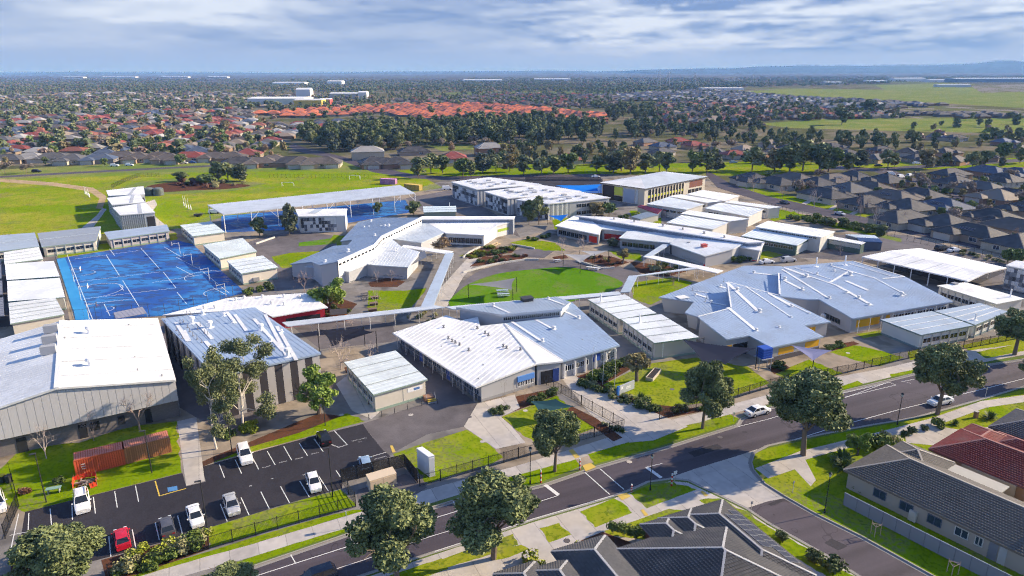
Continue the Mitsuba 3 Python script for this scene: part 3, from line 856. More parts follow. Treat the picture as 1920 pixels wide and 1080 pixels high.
class Volume:
    """A roof plate over walls; the roof's corners come from the photograph. Walls are the parts wall, wall_001, ... in the order of the corners."""

    def __init__(self, key, pts, roof_color, wall_color, inset=0.3, thick=0.22, rib=0.9, ribdir=None, z0=0.0, lean=0.0, walls=True, wall_mat='painted', fascia=None, rib_color=None, name='roof', world=False, wall_colors=None):
        p = np.asarray(pts, float) if world else plane_fill(pts)
        x, y = p[:, 0], p[:, 1]
        self.flipped = np.sum(x * np.roll(y, -1) - np.roll(x, -1) * y) < 0
        p = p[::-1] if self.flipped else p
        self.key, self.p, n = key, p, len(p)
        if self.flipped and np.ndim(inset):
            inset = [inset[(n - 2 - k_) % n] for k_ in range(n)]
        nn = np.zeros(3)
        for i in range(n):
            nn += np.cross(p[i], p[(i + 1) % n])
        self.n = nn / np.linalg.norm(nn)
        m = MB(roof_color)
        m.poly(p)
        dn = np.array([0, 0, thick])
        m.poly((p - dn)[::-1])
        for i in range(n):
            j = (i + 1) % n
            m.quad(p[i] - dn, p[j] - dn, p[j], p[i], fascia)
        if rib:
            g = self.n[:2]
            if ribdir is not None:
                u2 = P(*ribdir[1], p[:, 2].mean())[:2] - P(*ribdir[0], p[:, 2].mean())[:2]
            elif np.linalg.norm(g) > 0.012:
                u2 = g
            else:
                u2 = p[1, :2] - p[0, :2]
            u2 = u2 / np.linalg.norm(u2)
            w2 = np.array([-u2[1], u2[0]])
            q = np.column_stack([p[:, :2] @ u2, p[:, :2] @ w2])
            g2 = Polygon(q).buffer(0).buffer(-0.08)
            lo, hi = q[:, 1].min(), q[:, 1].max()
            c0 = rib_color if rib_color is not None else np.asarray(roof_color) * 1.06 + 0.012
            for w in np.arange(lo + rib * 0.5, hi, rib):
                s = g2.intersection(LineString([(q[:, 0].min() - 1, w), (q[:, 0].max() + 1, w)]))
                for L in getattr(s, 'geoms', [s]):
                    if L.is_empty or L.length < 0.4:
                        continue
                    e = []
                    for uu in (L.coords[0][0], L.coords[-1][0]):
                        xy = u2 * uu + w2 * w
                        z = p[0, 2] - (self.n[0] * (xy[0] - p[0, 0]) + self.n[1] * (xy[1] - p[0, 1])) / self.n[2]
                        e.append(np.array([*xy, z]))
                    s3, t3 = np.array([*(w2 * 0.045), 0]), np.array([0, 0, 0.05])
                    a, b = e
                    m.quad(a - s3, b - s3, b - s3 * .4 + t3, a - s3 * .4 + t3, c0)
                    m.quad(b + s3, a + s3, a + s3 * .4 + t3, b + s3 * .4 + t3, c0)
                    m.quad(a - s3 * .4 + t3, b - s3 * .4 + t3, b + s3 * .4 + t3, a + s3 * .4 + t3, c0)
        self.roof_key = part(key, name, m, 'roofing')
        self.walls = []
        if walls:
            qt = inset2(p, inset)
            qb = inset2(p, np.broadcast_to(inset, n) + lean)
            for i in range(n):
                j = (i + 1) % n
                a, b, c, d = qb[i].copy(), qb[j].copy(), qt[j].copy(), qt[i].copy()
                a[2] = b[2] = z0
                for c_ in (c, d):
                    c_[2] = self.z_at(c_) - thick - 0.01
                self.walls.append((a, b, c, d))
                col = wall_color if wall_colors is None else wall_colors[i % len(wall_colors)]
                part(key, 'wall', MB(col).quad(a, b, c, d), wall_mat)

    def z_at(self, xy):
        return self.p[0, 2] - (self.n[0] * (xy[0] - self.p[0, 0]) + self.n[1] * (xy[1] - self.p[0, 1])) / self.n[2]

    def edge(self, i):
        """The wall that runs from the i-th to the next corner as they were given."""
        n = len(self.p)
        return (n - 2 - i) % n if self.flipped else i

    def frame(self, i):
        a, b, c, d = self.walls[self.edge(i)]
        if self.flipped:
            pass
        u = (b - a)[:2]
        L = np.linalg.norm(u)
        u = u / L
        return a, np.array([*u, 0]), np.array([u[1], -u[0], 0]), L, min(c[2], d[2])

    def panel(self, i, t0, t1, z0, z1, color, name='panel', mat='painted', out=0.03, label=None):
        a, u, n, L, top = self.frame(i)
        if self.flipped:
            t0, t1 = 1 - t1, 1 - t0
        m = MB(color)
        o = a + u * L * (t0 + t1) / 2 + n * (out / 2 - 0.01) + np.array([0, 0, (z0 + z1) / 2 - a[2]])
        m.box(o, (L * (t1 - t0), out + 0.02, z1 - z0), axes=np.array([u, n, [0, 0, 1]]))
        return part(self.key, name, m, mat, label)

    def windows(self, i, n, z0, z1, t0=0.05, t1=0.95, gap=0.12, frame=(0.55, 0.56, 0.57), mat='dark_glass', split=1):
        a, u, nn, L, top = self.frame(i)
        if self.flipped:
            t0, t1 = 1 - t1, 1 - t0
        w = (t1 - t0) / n
        for k in range(n):
            s0, s1 = L * (t0 + w * (k + gap / 2)), L * (t0 + w * (k + 1 - gap / 2))
            c = a + u * (s0 + s1) / 2 + np.array([0, 0, (z0 + z1) / 2 - a[2]])
            ax = np.array([u, nn, [0, 0, 1]])
            f = MB(frame)
            W, Hh, b = s1 - s0, z1 - z0, 0.07
            f.box(c + nn * .03 + np.array([0, 0, Hh / 2]), (W + b, .10, b), axes=ax)
            f.box(c + nn * .03 - np.array([0, 0, Hh / 2]), (W + b, .10, b), axes=ax)
            for s in np.linspace(-1, 1, split + 2):
                f.box(c + nn * .03 + u * s * W / 2, (b, .096, Hh - b), axes=ax)
            key = part(self.key, 'window', f, 'painted')
            part(key, 'pane', MB().box(c + nn * .012, (W - b, .03, Hh - b), axes=ax), mat)

    def hit(self, px, py):
        d = fwd + (px - 960) / FOCAL * right - (py - 540) / FOCAL * up
        return EYE + d * ((self.p[0] - EYE).dot(self.n) / d.dot(self.n))

    def vent(self, px, py, r=0.32, h=0.9, color=(0.62, 0.63, 0.65), kind='cowl'):
        o = self.hit(px, py) - np.array([0, 0, 0.05])
        m = MB(color)
        if kind == 'cowl':
            m.lathe([(r * 1.5, 0), (r * 1.5, .08), (r * .62, .12), (r * .62, h * .55), (r * 1.05, h * .6), (r * 1.2, h * .8), (r * .85, h * .97), (0, h)], o, 12)
        elif kind == 'stack':
            m.lathe([(r * 2, 0), (r * 2, .1), (r * .5, .16), (r * .5, h), (0, h + .02)], o, 10)
        else:
            m.box(o + [0, 0, h * .2], (r * 2.6, r * 2, h * .4), 0.4)
            m.box(o + [0, 0, h * .42], (r * 3.0, r * 2.4, .06), 0.4)
        part(self.key, {'cowl': 'roof_vent', 'stack': 'flue', 'box': 'air_unit'}[kind], m, 'painted', smooth=False)

    def strip(self, a, b, w=0.55, color=ROOF_WHITE, name='flashing'):
        A, B = self.hit(*a), self.hit(*b)
        nz = np.array([0, 0, 0.075])
        part(self.key, name, MB(color).bar(A + nz, B + nz, w, 0.045, upv=self.n), 'roofing')

    def gutter(self, i, color=(0.5, 0.52, 0.54), r=0.09):
        n = len(self.p)
        k = self.edge(i)
        a, b = self.p[k], self.p[(k + 1) % n]
        u = (b - a) / np.linalg.norm(b - a)
        o = np.array([u[1], -u[0], 0]) * r - np.array([0, 0, 0.10])
        part(self.key, 'gutter', MB(color).bar(a + o, b + o, r * 1.6, r * 1.5), 'painted')


def posts(key, pts, top, r=0.07, color=OFFWHITE, name='post', z0=0.0):
    for p in pts:
        o = P(*p, z0)
        part(key, name, MB(color).tube(o, [o[0], o[1], top], r, n=6), 'painted')


# --- the gabled hall at the left edge
K = thing('school_hall', 'large white gabled hall with grey clad end wall at the left edge', 'building')
zr = min(np.arange(7.2, 11, 0.1), key=lambda z: abs(np.cross((P(106, 727, z) - P(115, 601, z))[:2] / np.linalg.norm(P(106, 727, z) - P(115, 601, z)), (P(330, 712, 6.85) - P(296, 596, 6.85))[:2] / np.linalg.norm((P(330, 712, 6.85) - P(296, 596, 6.85))[:2]))))
zr = max(zr, 8.4)
rf, rb, ef, eb = P(106, 727, zr), P(115, 601, zr), P(330, 712, 6.85), P(296, 596, 6.85)
mir = lambda e, r: np.array([2 * r[0] - e[0], 2 * r[1] - e[1], e[2]])
wf, wb = mir(ef, rf), mir(eb, rb)
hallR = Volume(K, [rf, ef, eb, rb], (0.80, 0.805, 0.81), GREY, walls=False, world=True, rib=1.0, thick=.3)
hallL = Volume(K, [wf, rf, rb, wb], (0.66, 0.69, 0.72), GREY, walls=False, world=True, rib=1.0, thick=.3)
for t in (0.14, 0.33, 0.51, 0.69, 0.87):
    a, b = rf + (rb - rf) * t, ef + (eb - ef) * t
    part(K, 'roof_joint', MB((0.62, 0.63, 0.64)).bar(a + [0, 0, .05], b + [0, 0, .05], .34, .06), 'roofing')
part(K, 'ridge_cap', MB((0.86, 0.87, 0.88)).bar(rf + [0, 0, .06], rb + [0, 0, .06], .7, .1), 'roofing')
ux = (ef - wf) / np.linalg.norm(ef - wf)
nx = np.array([ux[1], -ux[0], 0])
inn = -nx * 0.35
zc = 3.1
m = MB((0.50, 0.495, 0.51))
A, B, R_ = wf + inn, ef + inn - ux * .1, rf + inn
m.poly([[A[0], A[1], zc], [B[0], B[1], zc], [B[0], B[1], B[2] - .3], [R_[0], R_[1], R_[2] - .3], [A[0], A[1], A[2] - .3]])
part(K, 'gable_cladding', m, 'painted')
Lw = np.linalg.norm((B - A)[:2])
for k in range(int(Lw / 1.05)):
    s = (k + .5) * 1.05
    o = A + ux * s
    zt = np.interp(s, [0, np.linalg.norm((R_ - A)[:2]), Lw], [A[2] - .32, R_[2] - .32, B[2] - .32])
    part(K, 'cladding_panel', MB((0.54, 0.535, 0.55)).box([o[0] + nx[0] * .02, o[1] + nx[1] * .02, (zc + zt) / 2 - .16], (0.99, .05, zt - zc - .3), axes=np.array([ux, nx, [0, 0, 1]])), 'painted')
a2, b2 = A + inn * 2.2, B + inn * 2.2
m = MB((0.20, 0.18, 0.175)).quad([a2[0], a2[1], 0], [b2[0], b2[1], 0], [b2[0], b2[1], zc + .2], [a2[0], a2[1], zc + .2])
m.quad([A[0], A[1], zc], [a2[0], a2[1], zc], [b2[0], b2[1], zc], [B[0], B[1], zc], (0.3, .3, .3))
part(K, 'brick_wall', m, 'bricks')
for s0, s1, z0, z1 in [(0.30, 0.34, 0.0, 2.4), (0.55, 0.585, 0, 2.4), (0.60, 0.64, .9, 2.3), (0.72, 0.75, .9, 2.3), (0.84, 0.87, 0, 2.4)]:
    o = a2 + (b2 - a2) * (s0 + s1) / 2
    part(K, 'dark_door', MB((0.03, 0.03, 0.035)).box([o[0] + nx[0] * .03, o[1] + nx[1] * .03, (z0 + z1) / 2], (Lw * (s1 - s0), .1, z1 - z0), axes=np.array([ux, nx, [0, 0, 1]])), 'painted')
for e0, e1, nm in ((B, eb - ux * .1, 'side_wall'), (wf + ux * .3, wb + ux * .3, 'side_wall')):
    part(K, nm, MB((0.36, 0.36, 0.37)).quad([e0[0], e0[1], 0], [e1[0], e1[1], 0], [e1[0], e1[1], 6.5], [e0[0], e0[1], 6.5]), 'painted')
bk = MB((0.36, 0.36, 0.37)).poly([[wb[0], wb[1] - .3, 0], [eb[0], eb[1] - .3, 0], [eb[0], eb[1] - .3, 6.5], [rb[0], rb[1] - .3, zr - .35], [wb[0], wb[1] - .3, 6.5]])
part(K, 'back_wall', bk, 'painted')
hallR.vent(168, 625, .55, 1.5, WHITE)
hallR.vent(170, 686, .55, 1.5, WHITE)
for x, y in ((122, 634), (242, 610), (253, 670), (258, 694), (304, 705)):
    hallR.vent(x, y, .12, .35, GREY)
for y0 in (620, 640, 660):
    a, b = hallL.hit(86 - (y0 - 620) * .12, y0), hallL.hit(109 - (y0 - 620) * .12, y0 + 6)
    m = MB((0.36, 0.37, 0.39))
    c = (a + b) / 2 + [0, 0, .75]
    m.box(c, (2.2, 1.2, 1.4), .42)
    for k in range(4):
        m.box(c + [0, -.62, -.5 + .33 * k], (2.0, .06, .12), .42, (0.55, .56, .58))
    part(K, 'roof_louvre', m, 'painted')

# --- the block with striped walls
K = thing('striped_block', 'tall blue grey roofed block with walls in dark and pale vertical stripes', 'building')
zs = 7.6
V1 = Volume(K, [(302, 597, zs - .5), (478, 576, zs - .5), (602, 662, zs), (404, 706)], ROOF_BLUE, (0.30, 0.28, 0.28), inset=.25, rib=.9, ribdir=((302, 597), (404, 706)), thick=.3)
a, u, n, L, top = V1.frame(2)
ns_ = 13
for k in range(ns_):
    if k % 2 == 0:
        V1.panel(2, k / ns_, (k + 1) / ns_, 0.02, top - .12, (0.46, 0.44, 0.44), 'pale_stripe', out=.06)
    else:
        V1.panel(2, k / ns_, (k + 1) / ns_, 0.02, top - .12, (0.055, 0.05, 0.058), 'dark_stripe', out=.045)
for k in range(16):
    V1.panel(3, k / 16, k / 16 + .03, .1, top - .1, CHARCOAL if k % 2 else (0.4, .39, .38), 'wall_rib', out=.08)
for a_, b_ in [((425, 585), (442, 607)), ((476, 598), (530, 658)), ((497, 590), (538, 668)), ((519, 612), (556, 676)), ((385, 640), (400, 658)), ((440, 590), (463, 622)), ((345, 620), (355, 640)), ((330, 605), (352, 640)), ((370, 605), (398, 636))]:
    try:
        V1.strip(a_, b_, .65)
    except Exception:
        pass
for x, y, r, h in [(361, 606, .5, 1.5), (394, 614, .5, 1.5), (490, 619, .45, 1.4), (540, 668, .5, 1.6), (508, 640, .3, .9), (381, 590, .35, 1.0), (437, 605, .3, .8), (420, 592, .3, .7), (528, 622, .25, .6)]:
    V1.vent(x, y, r, h, WHITE)
for x, y in [(338, 606), (344, 604), (351, 590), (357, 589), (376, 612), (371, 618), (384, 625), (390, 628), (352, 614), (356, 622), (362, 630), (370, 636), (378, 642), (331, 620), (336, 628), (342, 635)]:
    V1.vent(x, y, .12, .8, (0.2, .2, .22), 'stack')

# --- the canteen with red walls
K = thing('canteen', 'low white roofed canteen with a red wall under its eaves', 'building')
V2 = Volume(K, [(425, 559, 4.2), (577, 549, 4.4), (615, 576, 3.8), (511, 594), (476, 577)], (0.80, 0.80, 0.80), (0.42, 0.02, 0.04), inset=[.3, .3, 1.1, .4, .3], rib=1.2)
V2b = Volume(K, [(304, 591, 4.0), (425, 559, 4.2), (476, 577, 4.0), (478, 579)], (0.78, 0.78, 0.78), (0.35, 0.34, 0.34), rib=1.2, inset=.2)
V2.panel(2, .1, .75, 0.3, 2.2, (0.03, 0.03, 0.035), 'servery')
for x, y in [(509, 570), (532, 557), (533, 572), (492, 558), (562, 559), (383, 579), (403, 578), (442, 563), (458, 560)]:
    (V2 if x > 425 else V2b).vent(x, y, .28, .8)
posts(K, [(604, 598), (560, 607)], 3.7, .08, WHITE)

# --- portable classrooms: rectangular boxes on low bases
GREEN_TRIM = (0.27, 0.36, 0.30)


def portable(label, pts, h, roof=ROOF_PALE, wall=(0.62, 0.58, 0.50), win=(), trim=GREEN_TRIM, rib=1.2, joints=3, jcol=(0.36, 0.40, 0.40), slope=0.0, name='portable_classroom', group=None, base=True, inset=.35, wz=(1.15, 2.15), rd=None, high=None):
    key = thing(name, label, 'classroom', group)
    q = [(x, y, h + (high[i] if high else 0)) for i, (x, y) in enumerate(pts)]
    if len(q) > 3:
        q = [q[0], q[1], q[2]] + [(*pts[i],) for i in range(3, len(pts))]
    v = Volume(key, q, roof, wall, inset=inset, rib=rib, fascia=trim, thick=.28, ribdir=rd)
    if joints:
        n = len(v.p)
        A, B, C, D = [v.hit(*pts[i]) for i in range(4)]
        for k in range(1, joints + 1):
            t = k / (joints + 1)
            part(key, 'roof_joint', MB(jcol).bar(A + (D - A) * t + [0, 0, .05], B + (C - B) * t + [0, 0, .05], .22, .07), 'roofing')
    if base:
        for i in range(len(v.walls)):
            v.panel(i, 0.0, 1.0, 0.0, .42, trim, 'base_skirt', out=.04)
    for i, nw in win:
        v.windows(i, nw, wz[0], min(wz[1], h - .75), gap=.16)
        a, u, nn, L, top = v.frame(i)
        for k in range(nw + 1):
            o = a + u * L * (.05 + .9 * k / nw) + nn * .12
            part(key, 'wall_post', MB((0.55, .56, .52)).box([o[0], o[1], top / 2], (.12, .2, top - .05), axes=np.array([u, nn, [0, 0, 1]])), 'painted')
    return v


PALE_GREEN = (0.62, 0.68, 0.69)
pv = portable('cream portable classroom with pale green roof, in front of the striped block', [(645, 679), (742, 657), (802, 711), (700, 740)], 3.4, PALE_GREEN, win=[(3, 5)], joints=3)
pv.panel(2, .06, .36, 1.75, 2.5, WHITE, 'emblem_board')
pv.panel(2, .12, .24, 1.9, 2.35, (0.1, .2, .45), 'emblem', out=.05)
pv.panel(2, .45, .46, .45, 3.0, (0.35, .36, .33), 'wall_joint')
pa = portable('portable classroom with pale roof and white flue beside the central building, rear of two', [(1102, 561), (1172, 552), (1231, 587), (1161, 598)], 3.7, (0.70, .74, .76), win=[(3, 6)], joints=3, rd=((1102, 561), (1172, 552)))
pa.vent(1126, 566, .3, 1.9, WHITE, 'stack')
pb = portable('portable classroom with pale roof and grey end wall beside the central building, front of two', [(1164, 598), (1240, 589), (1311, 632), (1227, 643)], 3.7, (0.70, .74, .76), win=[(3, 6)], joints=3, wall=(0.50, .48, .46), rd=((1164, 598), (1240, 589)))
pb.vent(1199, 605, .3, 1.9, WHITE, 'stack')
pb.panel(2, .80, .815, .3, 3.4, WHITE, 'downpipe', out=.1)
portable('white portable classroom with striped blue grey roof behind the street fence', [(1651, 599), (1747, 583), (1825, 610), (1727, 628)], 3.3, (0.36, .44, .53), (0.66, .66, .64), win=[(2, 5)], joints=3, jcol=ROOF_WHITE, trim=(0.20, .27, .28), rib=0)
pz = portable('eastern twin of the white portable classroom behind the street fence', [(1752, 583), (1837, 568), (1890, 584), (1829, 609)], 3.2, (0.36, .44, .53), (0.66, .66, .64), win=[(2, 4)], joints=3, jcol=ROOF_WHITE, trim=(0.20, .27, .28), rib=0)
pz.vent(1828, 600, .3, 1.6, WHITE, 'stack')
px_ = portable('long cream roofed portable classroom below the large white shelter', [(1757, 535), (1810, 529), (1922, 560), (1869, 570)], 3.5, (0.84, .82, .76), (0.62, .60, .54), win=[(3, 7)], joints=0, trim=(0.5, .5, .44), rib=0)
px_.vent(1894, 557, .3, 2.0, WHITE, 'stack')
px_.vent(1790, 533, .5, 1.0, GREY, 'box')
LW = (0.76, 0.79, 0.80)
portable('white roofed portable classroom, topmost of four in the column left of the blue court', [(7, 473), (73, 463), (81, 485), (8, 495)], 3.3, (0.70, .72, .73), win=[(1, 3)], joints=3)
portable('white roofed portable classroom, second from top in the column left of the blue court', [(9, 495), (101, 489), (112, 518), (12, 525)], 3.3, LW, win=[(1, 4)], joints=0, rib=0)
portable('white roofed portable classroom, third from top in the column left of the blue court', [(13, 527), (112, 521), (122, 557), (15, 565)], 3.3, LW, win=[(1, 4)], joints=0, rib=0)
portable('grey roofed portable classroom, lowest of four in the column left of the blue court', [(16, 568), (104, 558), (121, 589), (19, 607)], 3.3, (0.62, .65, .66), win=[(1, 4)], joints=4)
for i, (pts, lab) in enumerate([([(-70, 500), (2, 496), (3, 522), (-72, 528)], 'dark roofed walkway shelter at the left edge, rear of three'), ([(-72, 531), (4, 526), (5, 552), (-74, 560)], 'dark roofed walkway shelter at the left edge, middle of three'), ([(-74, 563), (6, 557), (8, 592), (-76, 600)], 'dark roofed walkway shelter at the left edge, front of three')]):
    k = thing('walkway_shelter', lab, 'shelter')
    v = Volume(k, [(*q, 2.9) for q in pts], (0.13, .135, .17), GREY, walls=False, rib=1.5, rib_color=(0.5, .52, .55))
    posts(k, [pts[1], pts[2]], 2.8, .06, WHITE)
portable('grey roofed portable classroom at the far left end of the row behind the blue court', [(-40, 444), (65, 436), (74, 462), (-38, 476)], 3.3, (0.33, .39, .46), win=[(2, 5)], joints=1, jcol=ROOF_PALE, rib=4.5)
portable('grey panelled roof portable classroom in the middle of the row behind the blue court', [(70, 437), (189, 424), (181, 451), (78, 463)], 3.3, (0.27, .30, .34), win=[(2, 5)], joints=1, jcol=ROOF_PALE, rib=4.6, wall=(0.66, .60, .52))
portable('blue grey roofed portable classroom at the right end of the row behind the blue court', [(195, 435), (313, 421), (318, 433), (204, 449)], 3.3, (0.32, .39, .50), win=[(2, 6)], joints=0, rib=4.4, wall=(0.46, .41, .40))
for k_ in ('portable_classroom',):
    pass
c1 = portable('cream portable classroom at the far corner of the blue court, under the long canopy', [(337, 422), (396, 415), (422, 435), (361, 443)], 3.3, (0.58, .66, .68), (0.74, .68, .56), win=[(3, 4)], joints=3)
c2 = portable('cream portable classroom right of the blue court, middle of three', [(380, 459), (455, 446), (482, 471), (411, 485)], 3.4, (0.55, .62, .64), (0.74, .68, .56), win=[(3, 5)], joints=0)
c3 = portable('cream portable classroom right of the blue court, nearest of three', [(425, 489), (493, 479), (522, 501), (452, 513)], 3.3, (0.62, .68, .72), (0.72, .66, .56), win=[(3, 5)], joints=3)
c3.panel(2, .55, .72, .5, 1.5, GREY, 'air_unit', out=.5)
portable('small pale roofed portable beside the tree behind the green trimmed school wing', [(793, 387), (855, 386), (856, 397), (794, 398)], 3.0, (0.60, .70, .74), (0.2, .27, .25), joints=2, rib=0).vent(843, 388, .25, 1.8, WHITE, 'stack')
RB = (0.58, .64, .70)
for lab, pts, h, wn in [
    ('white portable classroom behind the red trimmed wing, leftmost of the cluster', [(1212, 382), (1254, 369), (1320, 383), (1287, 393)], 4.0, 5),
    ('white portable classroom at the left back of the cluster', [(1253, 368), (1276, 364), (1354, 377), (1327, 380)], 4.0, 6),
    ('white portable classroom at the far back of the cluster beside the east street', [(1286, 364), (1317, 356), (1387, 367), (1360, 377)], 4.0, 5),
    ('grey roofed portable classroom in the middle of the cluster behind the red trimmed wing', [(1321, 390), (1350, 380), (1432, 392), (1405, 406)], 4.0, 6),
    ('white portable classroom at the right back of the cluster beside the east street', [(1357, 379), (1371, 376), (1466, 388), (1442, 391)], 4.0, 6),
    ('grey roofed portable classroom nearest to the red trimmed wing', [(1250, 417), (1278, 403), (1366, 417), (1337, 430)], 4.0, 6),
    ('narrow white roofed portable classroom behind the nearest one of the cluster', [(1276, 400), (1292, 394), (1405, 410), (1368, 415)], 4.6, 6)]:
    v = portable(lab, pts, h, RB if 'grey' in lab or 'leftmost' in lab else (0.74, .76, .77), (0.58, .57, .55), win=[(3, wn)], joints=0, trim=(0.6, .6, .6), rib=1.4, wz=(2.0, 2.9), high=[0, .3, .3, 0])
k = thing('red_roofed_shed', 'small shed with red gabled roof beside the portable classrooms', 'shed')
v = Volume(k, [(1195, 387, 2.6), (1201, 384, 3.2), (1241, 393, 3.2), (1233, 401)], (0.45, .03, .06), (0.45, .43, .40), rib=.6, inset=.1)
Volume(k, [(1201, 384, 3.2), (1209, 385, 2.6), (1249, 395, 2.6), (1241, 393)], (0.40, .03, .06), (0.45, .43, .40), rib=.6, inset=.1)
k = thing('grey_shed', 'small blue grey shed in front of the red roofed shed', 'shed')
v = Volume(k, [(1183, 406, 2.4), (1212, 397, 2.6), (1236, 402, 2.4), (1200, 411)], (0.22, .27, .33), (0.40, .40, .40), rib=.6, inset=.2)
K = thing('green_walled_classroom', 'low classroom block with pale two level roof and dark green walls', 'classroom')
v = Volume(K, [(1390, 442, 3.4), (1495, 460, 3.4), (1527, 441, 4.3), (1423, 425)], (0.62, .70, .76), (0.08, .13, .11), inset=.4, rib=1.2)
v.windows(0, 10, 1.6, 2.6)
v2 = Volume(K, [(1416, 425, 4.9), (1440, 414, 4.5), (1566, 434, 4.5), (1540, 445)], (0.72, .76, .79), (0.60, .60, .56), inset=.3, rib=1.2)
v2.windows(3, 14, 4.05, 4.5)
v.panel(1, .05, .9, .3, 2.9, (0.6, .6, .55), 'pale_wall')
k = thing('workshop_shed', 'cream shed with white skillion roof and green wall by the service yard', 'shed')
v = Volume(k, [(1552, 447, 3.2), (1615, 458, 3.2), (1623, 454, 3.4), (1562, 443)], (0.80, .80, .79), (0.09, .14, .12), inset=.2, rib=1.0)
v.panel(0, 0.02, .98, 1.6, 2.8, (0.5, .5, .45), 'pale_wall')
k = thing('blue_roofed_shed', 'grey garage shed with a bright blue roof by the service yard', 'shed')
v = Volume(k, [(1612, 452, 2.8), (1655, 454, 2.8), (1648, 447, 3.5), (1606, 445)], (0.05, .11, .26), (0.10, .12, .17), inset=.1, rib=.7)
Volume(k, [(1606, 445, 3.5), (1648, 447, 3.5), (1640, 441, 2.8), (1585, 439)], (0.55, .63, .70), (0.10, .12, .17), inset=.1, rib=.7)
v.panel(1, .2, .8, 0, 2.3, WHITE, 'roller_door')
# --- the central building with the white and the blue grey roof
K = thing('central_building', 'large angular school building with half white, half blue grey roof behind the entrance path', 'building')
WALL_G = (0.42, 0.42, 0.43)
cw = Volume(K, [(736, 624, 3.3), (892, 726, 3.3), (1006, 682, 4.4), (946, 606), (900, 611), (896, 594), (864, 601), (837, 591)], (0.78, .785, .79), WALL_G, inset=[1.3, .35, .2, .2, .2, .2, .2, .4], rib=1.1, ribdir=((800, 664), (905, 606)), thick=.3)
cs = Volume(K, [(946, 606, cw.hit(946, 606)[2]), (1006, 682, 4.4), (1056, 677, 3.9)], (0.78, .785, .79), WALL_G, inset=.3, rib=0, thick=.3)
cb = Volume(K, [(946, 606, cw.hit(946, 606)[2] - .02), (1056, 677, 3.85), (1162, 647, 3.85), (1072, 566), (1054, 594)], ROOF_BLUE, WALL_G, inset=[.4, .9, .4, .3, .3], rib=.8, thick=.3)
zt = cw.hit(941, 604)[2]
cu = Volume(K, [(855, 576, zt + 1.0), (941, 590, zt + 1.5), (1054, 579, zt + 1.5), (1070, 566), (1042, 556)], (0.33, .40, .49), (0.46, .48, .52), inset=.35, rib=.8, thick=.45, fascia=(0.55, .57, .6))
cu.windows(1, 14, zt + .05, zt + .75, .02, .98, .05)
a, u, n, L, top = cw.frame(0)
for k in range(26):
    cw.panel(0, k / 26 + .003, (k + 1) / 26 - .003, .05, .95, (0.10, .12, .16) if k % 3 else (0.07, .08, .1), 'wall_board', out=.04)
cw.windows(0, 18, 1.0, 1.9, .02, .98, .12, frame=(0.34, .36, .4), mat='blue_glass')
for k in range(9):
    o = a + u * L * (.03 + .94 * k / 8) + n * .9
    part(K, 'verandah_post', MB((0.5, .5, .52)).tube([*o[:2], 0], [*o[:2], 3.0], .07), 'painted')
for k in range(22):
    o = a + u * L * (.04 + .92 * k / 21) + n * 1.9
cw.panel(0, .62, .66, .1, 2.2, (0.03, .07, .3), 'blue_door', out=.06)
cw.panel(0, .28, .32, .1, 2.2, (0.03, .07, .3), 'blue_door', out=.06)
cw.panel(1, .0, 1.0, .02, .55, (0.30, .30, .31), 'plinth', out=.04)
cw.panel(1, .66, .98, 1.75, 2.75, (0.10, .26, .66), 'blue_sunshade', out=.25)
cw.windows(1, 5, .8, 1.7, .66, .98, .08, frame=WHITE)
cs.panel(1, .15, .9, .05, 2.5, (0.02, .022, .03), 'entrance_shade_panel', out=.05)  # flat near-black panel, the shade of a deep entrance put into its colour
cs.panel(1, .66, .92, .05, 2.6, (0.02, .05, .22), 'blue_door', out=.09)
cb.windows(1, 6, 1.2, 2.3, .02, .48, .08, frame=WHITE)
cb.panel(1, .56, .70, 1.5, 2.9, (0.03, .09, .42), 'blue_panel', out=.12)
cb.windows(1, 4, 1.0, 2.5, .72, .97, .1, frame=WHITE)
for k in range(6):
    cb.panel(1, .02 + .19 * k, .035 + .19 * k, .02, 3.0, WHITE, 'white_post', out=.5)
for a_, b_ in [((960, 604), (1015, 640)), ((1005, 600), (1036, 617)), ((1058, 584), (1082, 595))]:
    cb.strip(a_, b_, .6)
for a_, b_ in [((923, 573), (955, 587)), ((1028, 561), (1058, 572))]:
    cu.strip(a_, b_, .6)
for x, y, r in [(1017, 640, .3), (1038, 617, .42), (1085, 597, .32)]:
    cb.vent(x, y, r, .7)
for x, y in [(832, 614), (895, 616), (910, 625), (916, 629), (841, 635), (848, 640), (854, 643), (862, 647), (879, 657), (944, 650), (950, 653), (976, 656)]:
    cw.vent(x, y, .22, .6, (0.25, .25, .26))
cu.vent(925, 574, .3, .8)
cu.vent(1028, 561, .25, .6)
cu.vent(988, 564, .9, 2.0, (0.05, .05, .055), 'box')
for x, y in [(906, 684), (897, 710), (1092, 637), (870, 632), (828, 650)]:
    (cw if x < 1010 else cb).vent(x, y, .1, .2, GREY)
cw.strip((945, 607), (1005, 681), .25, (0.55, .56, .57), 'ridge_cap')
cb.strip((946, 607), (1055, 676), .3, (0.8, .8, .8), 'ridge_cap')

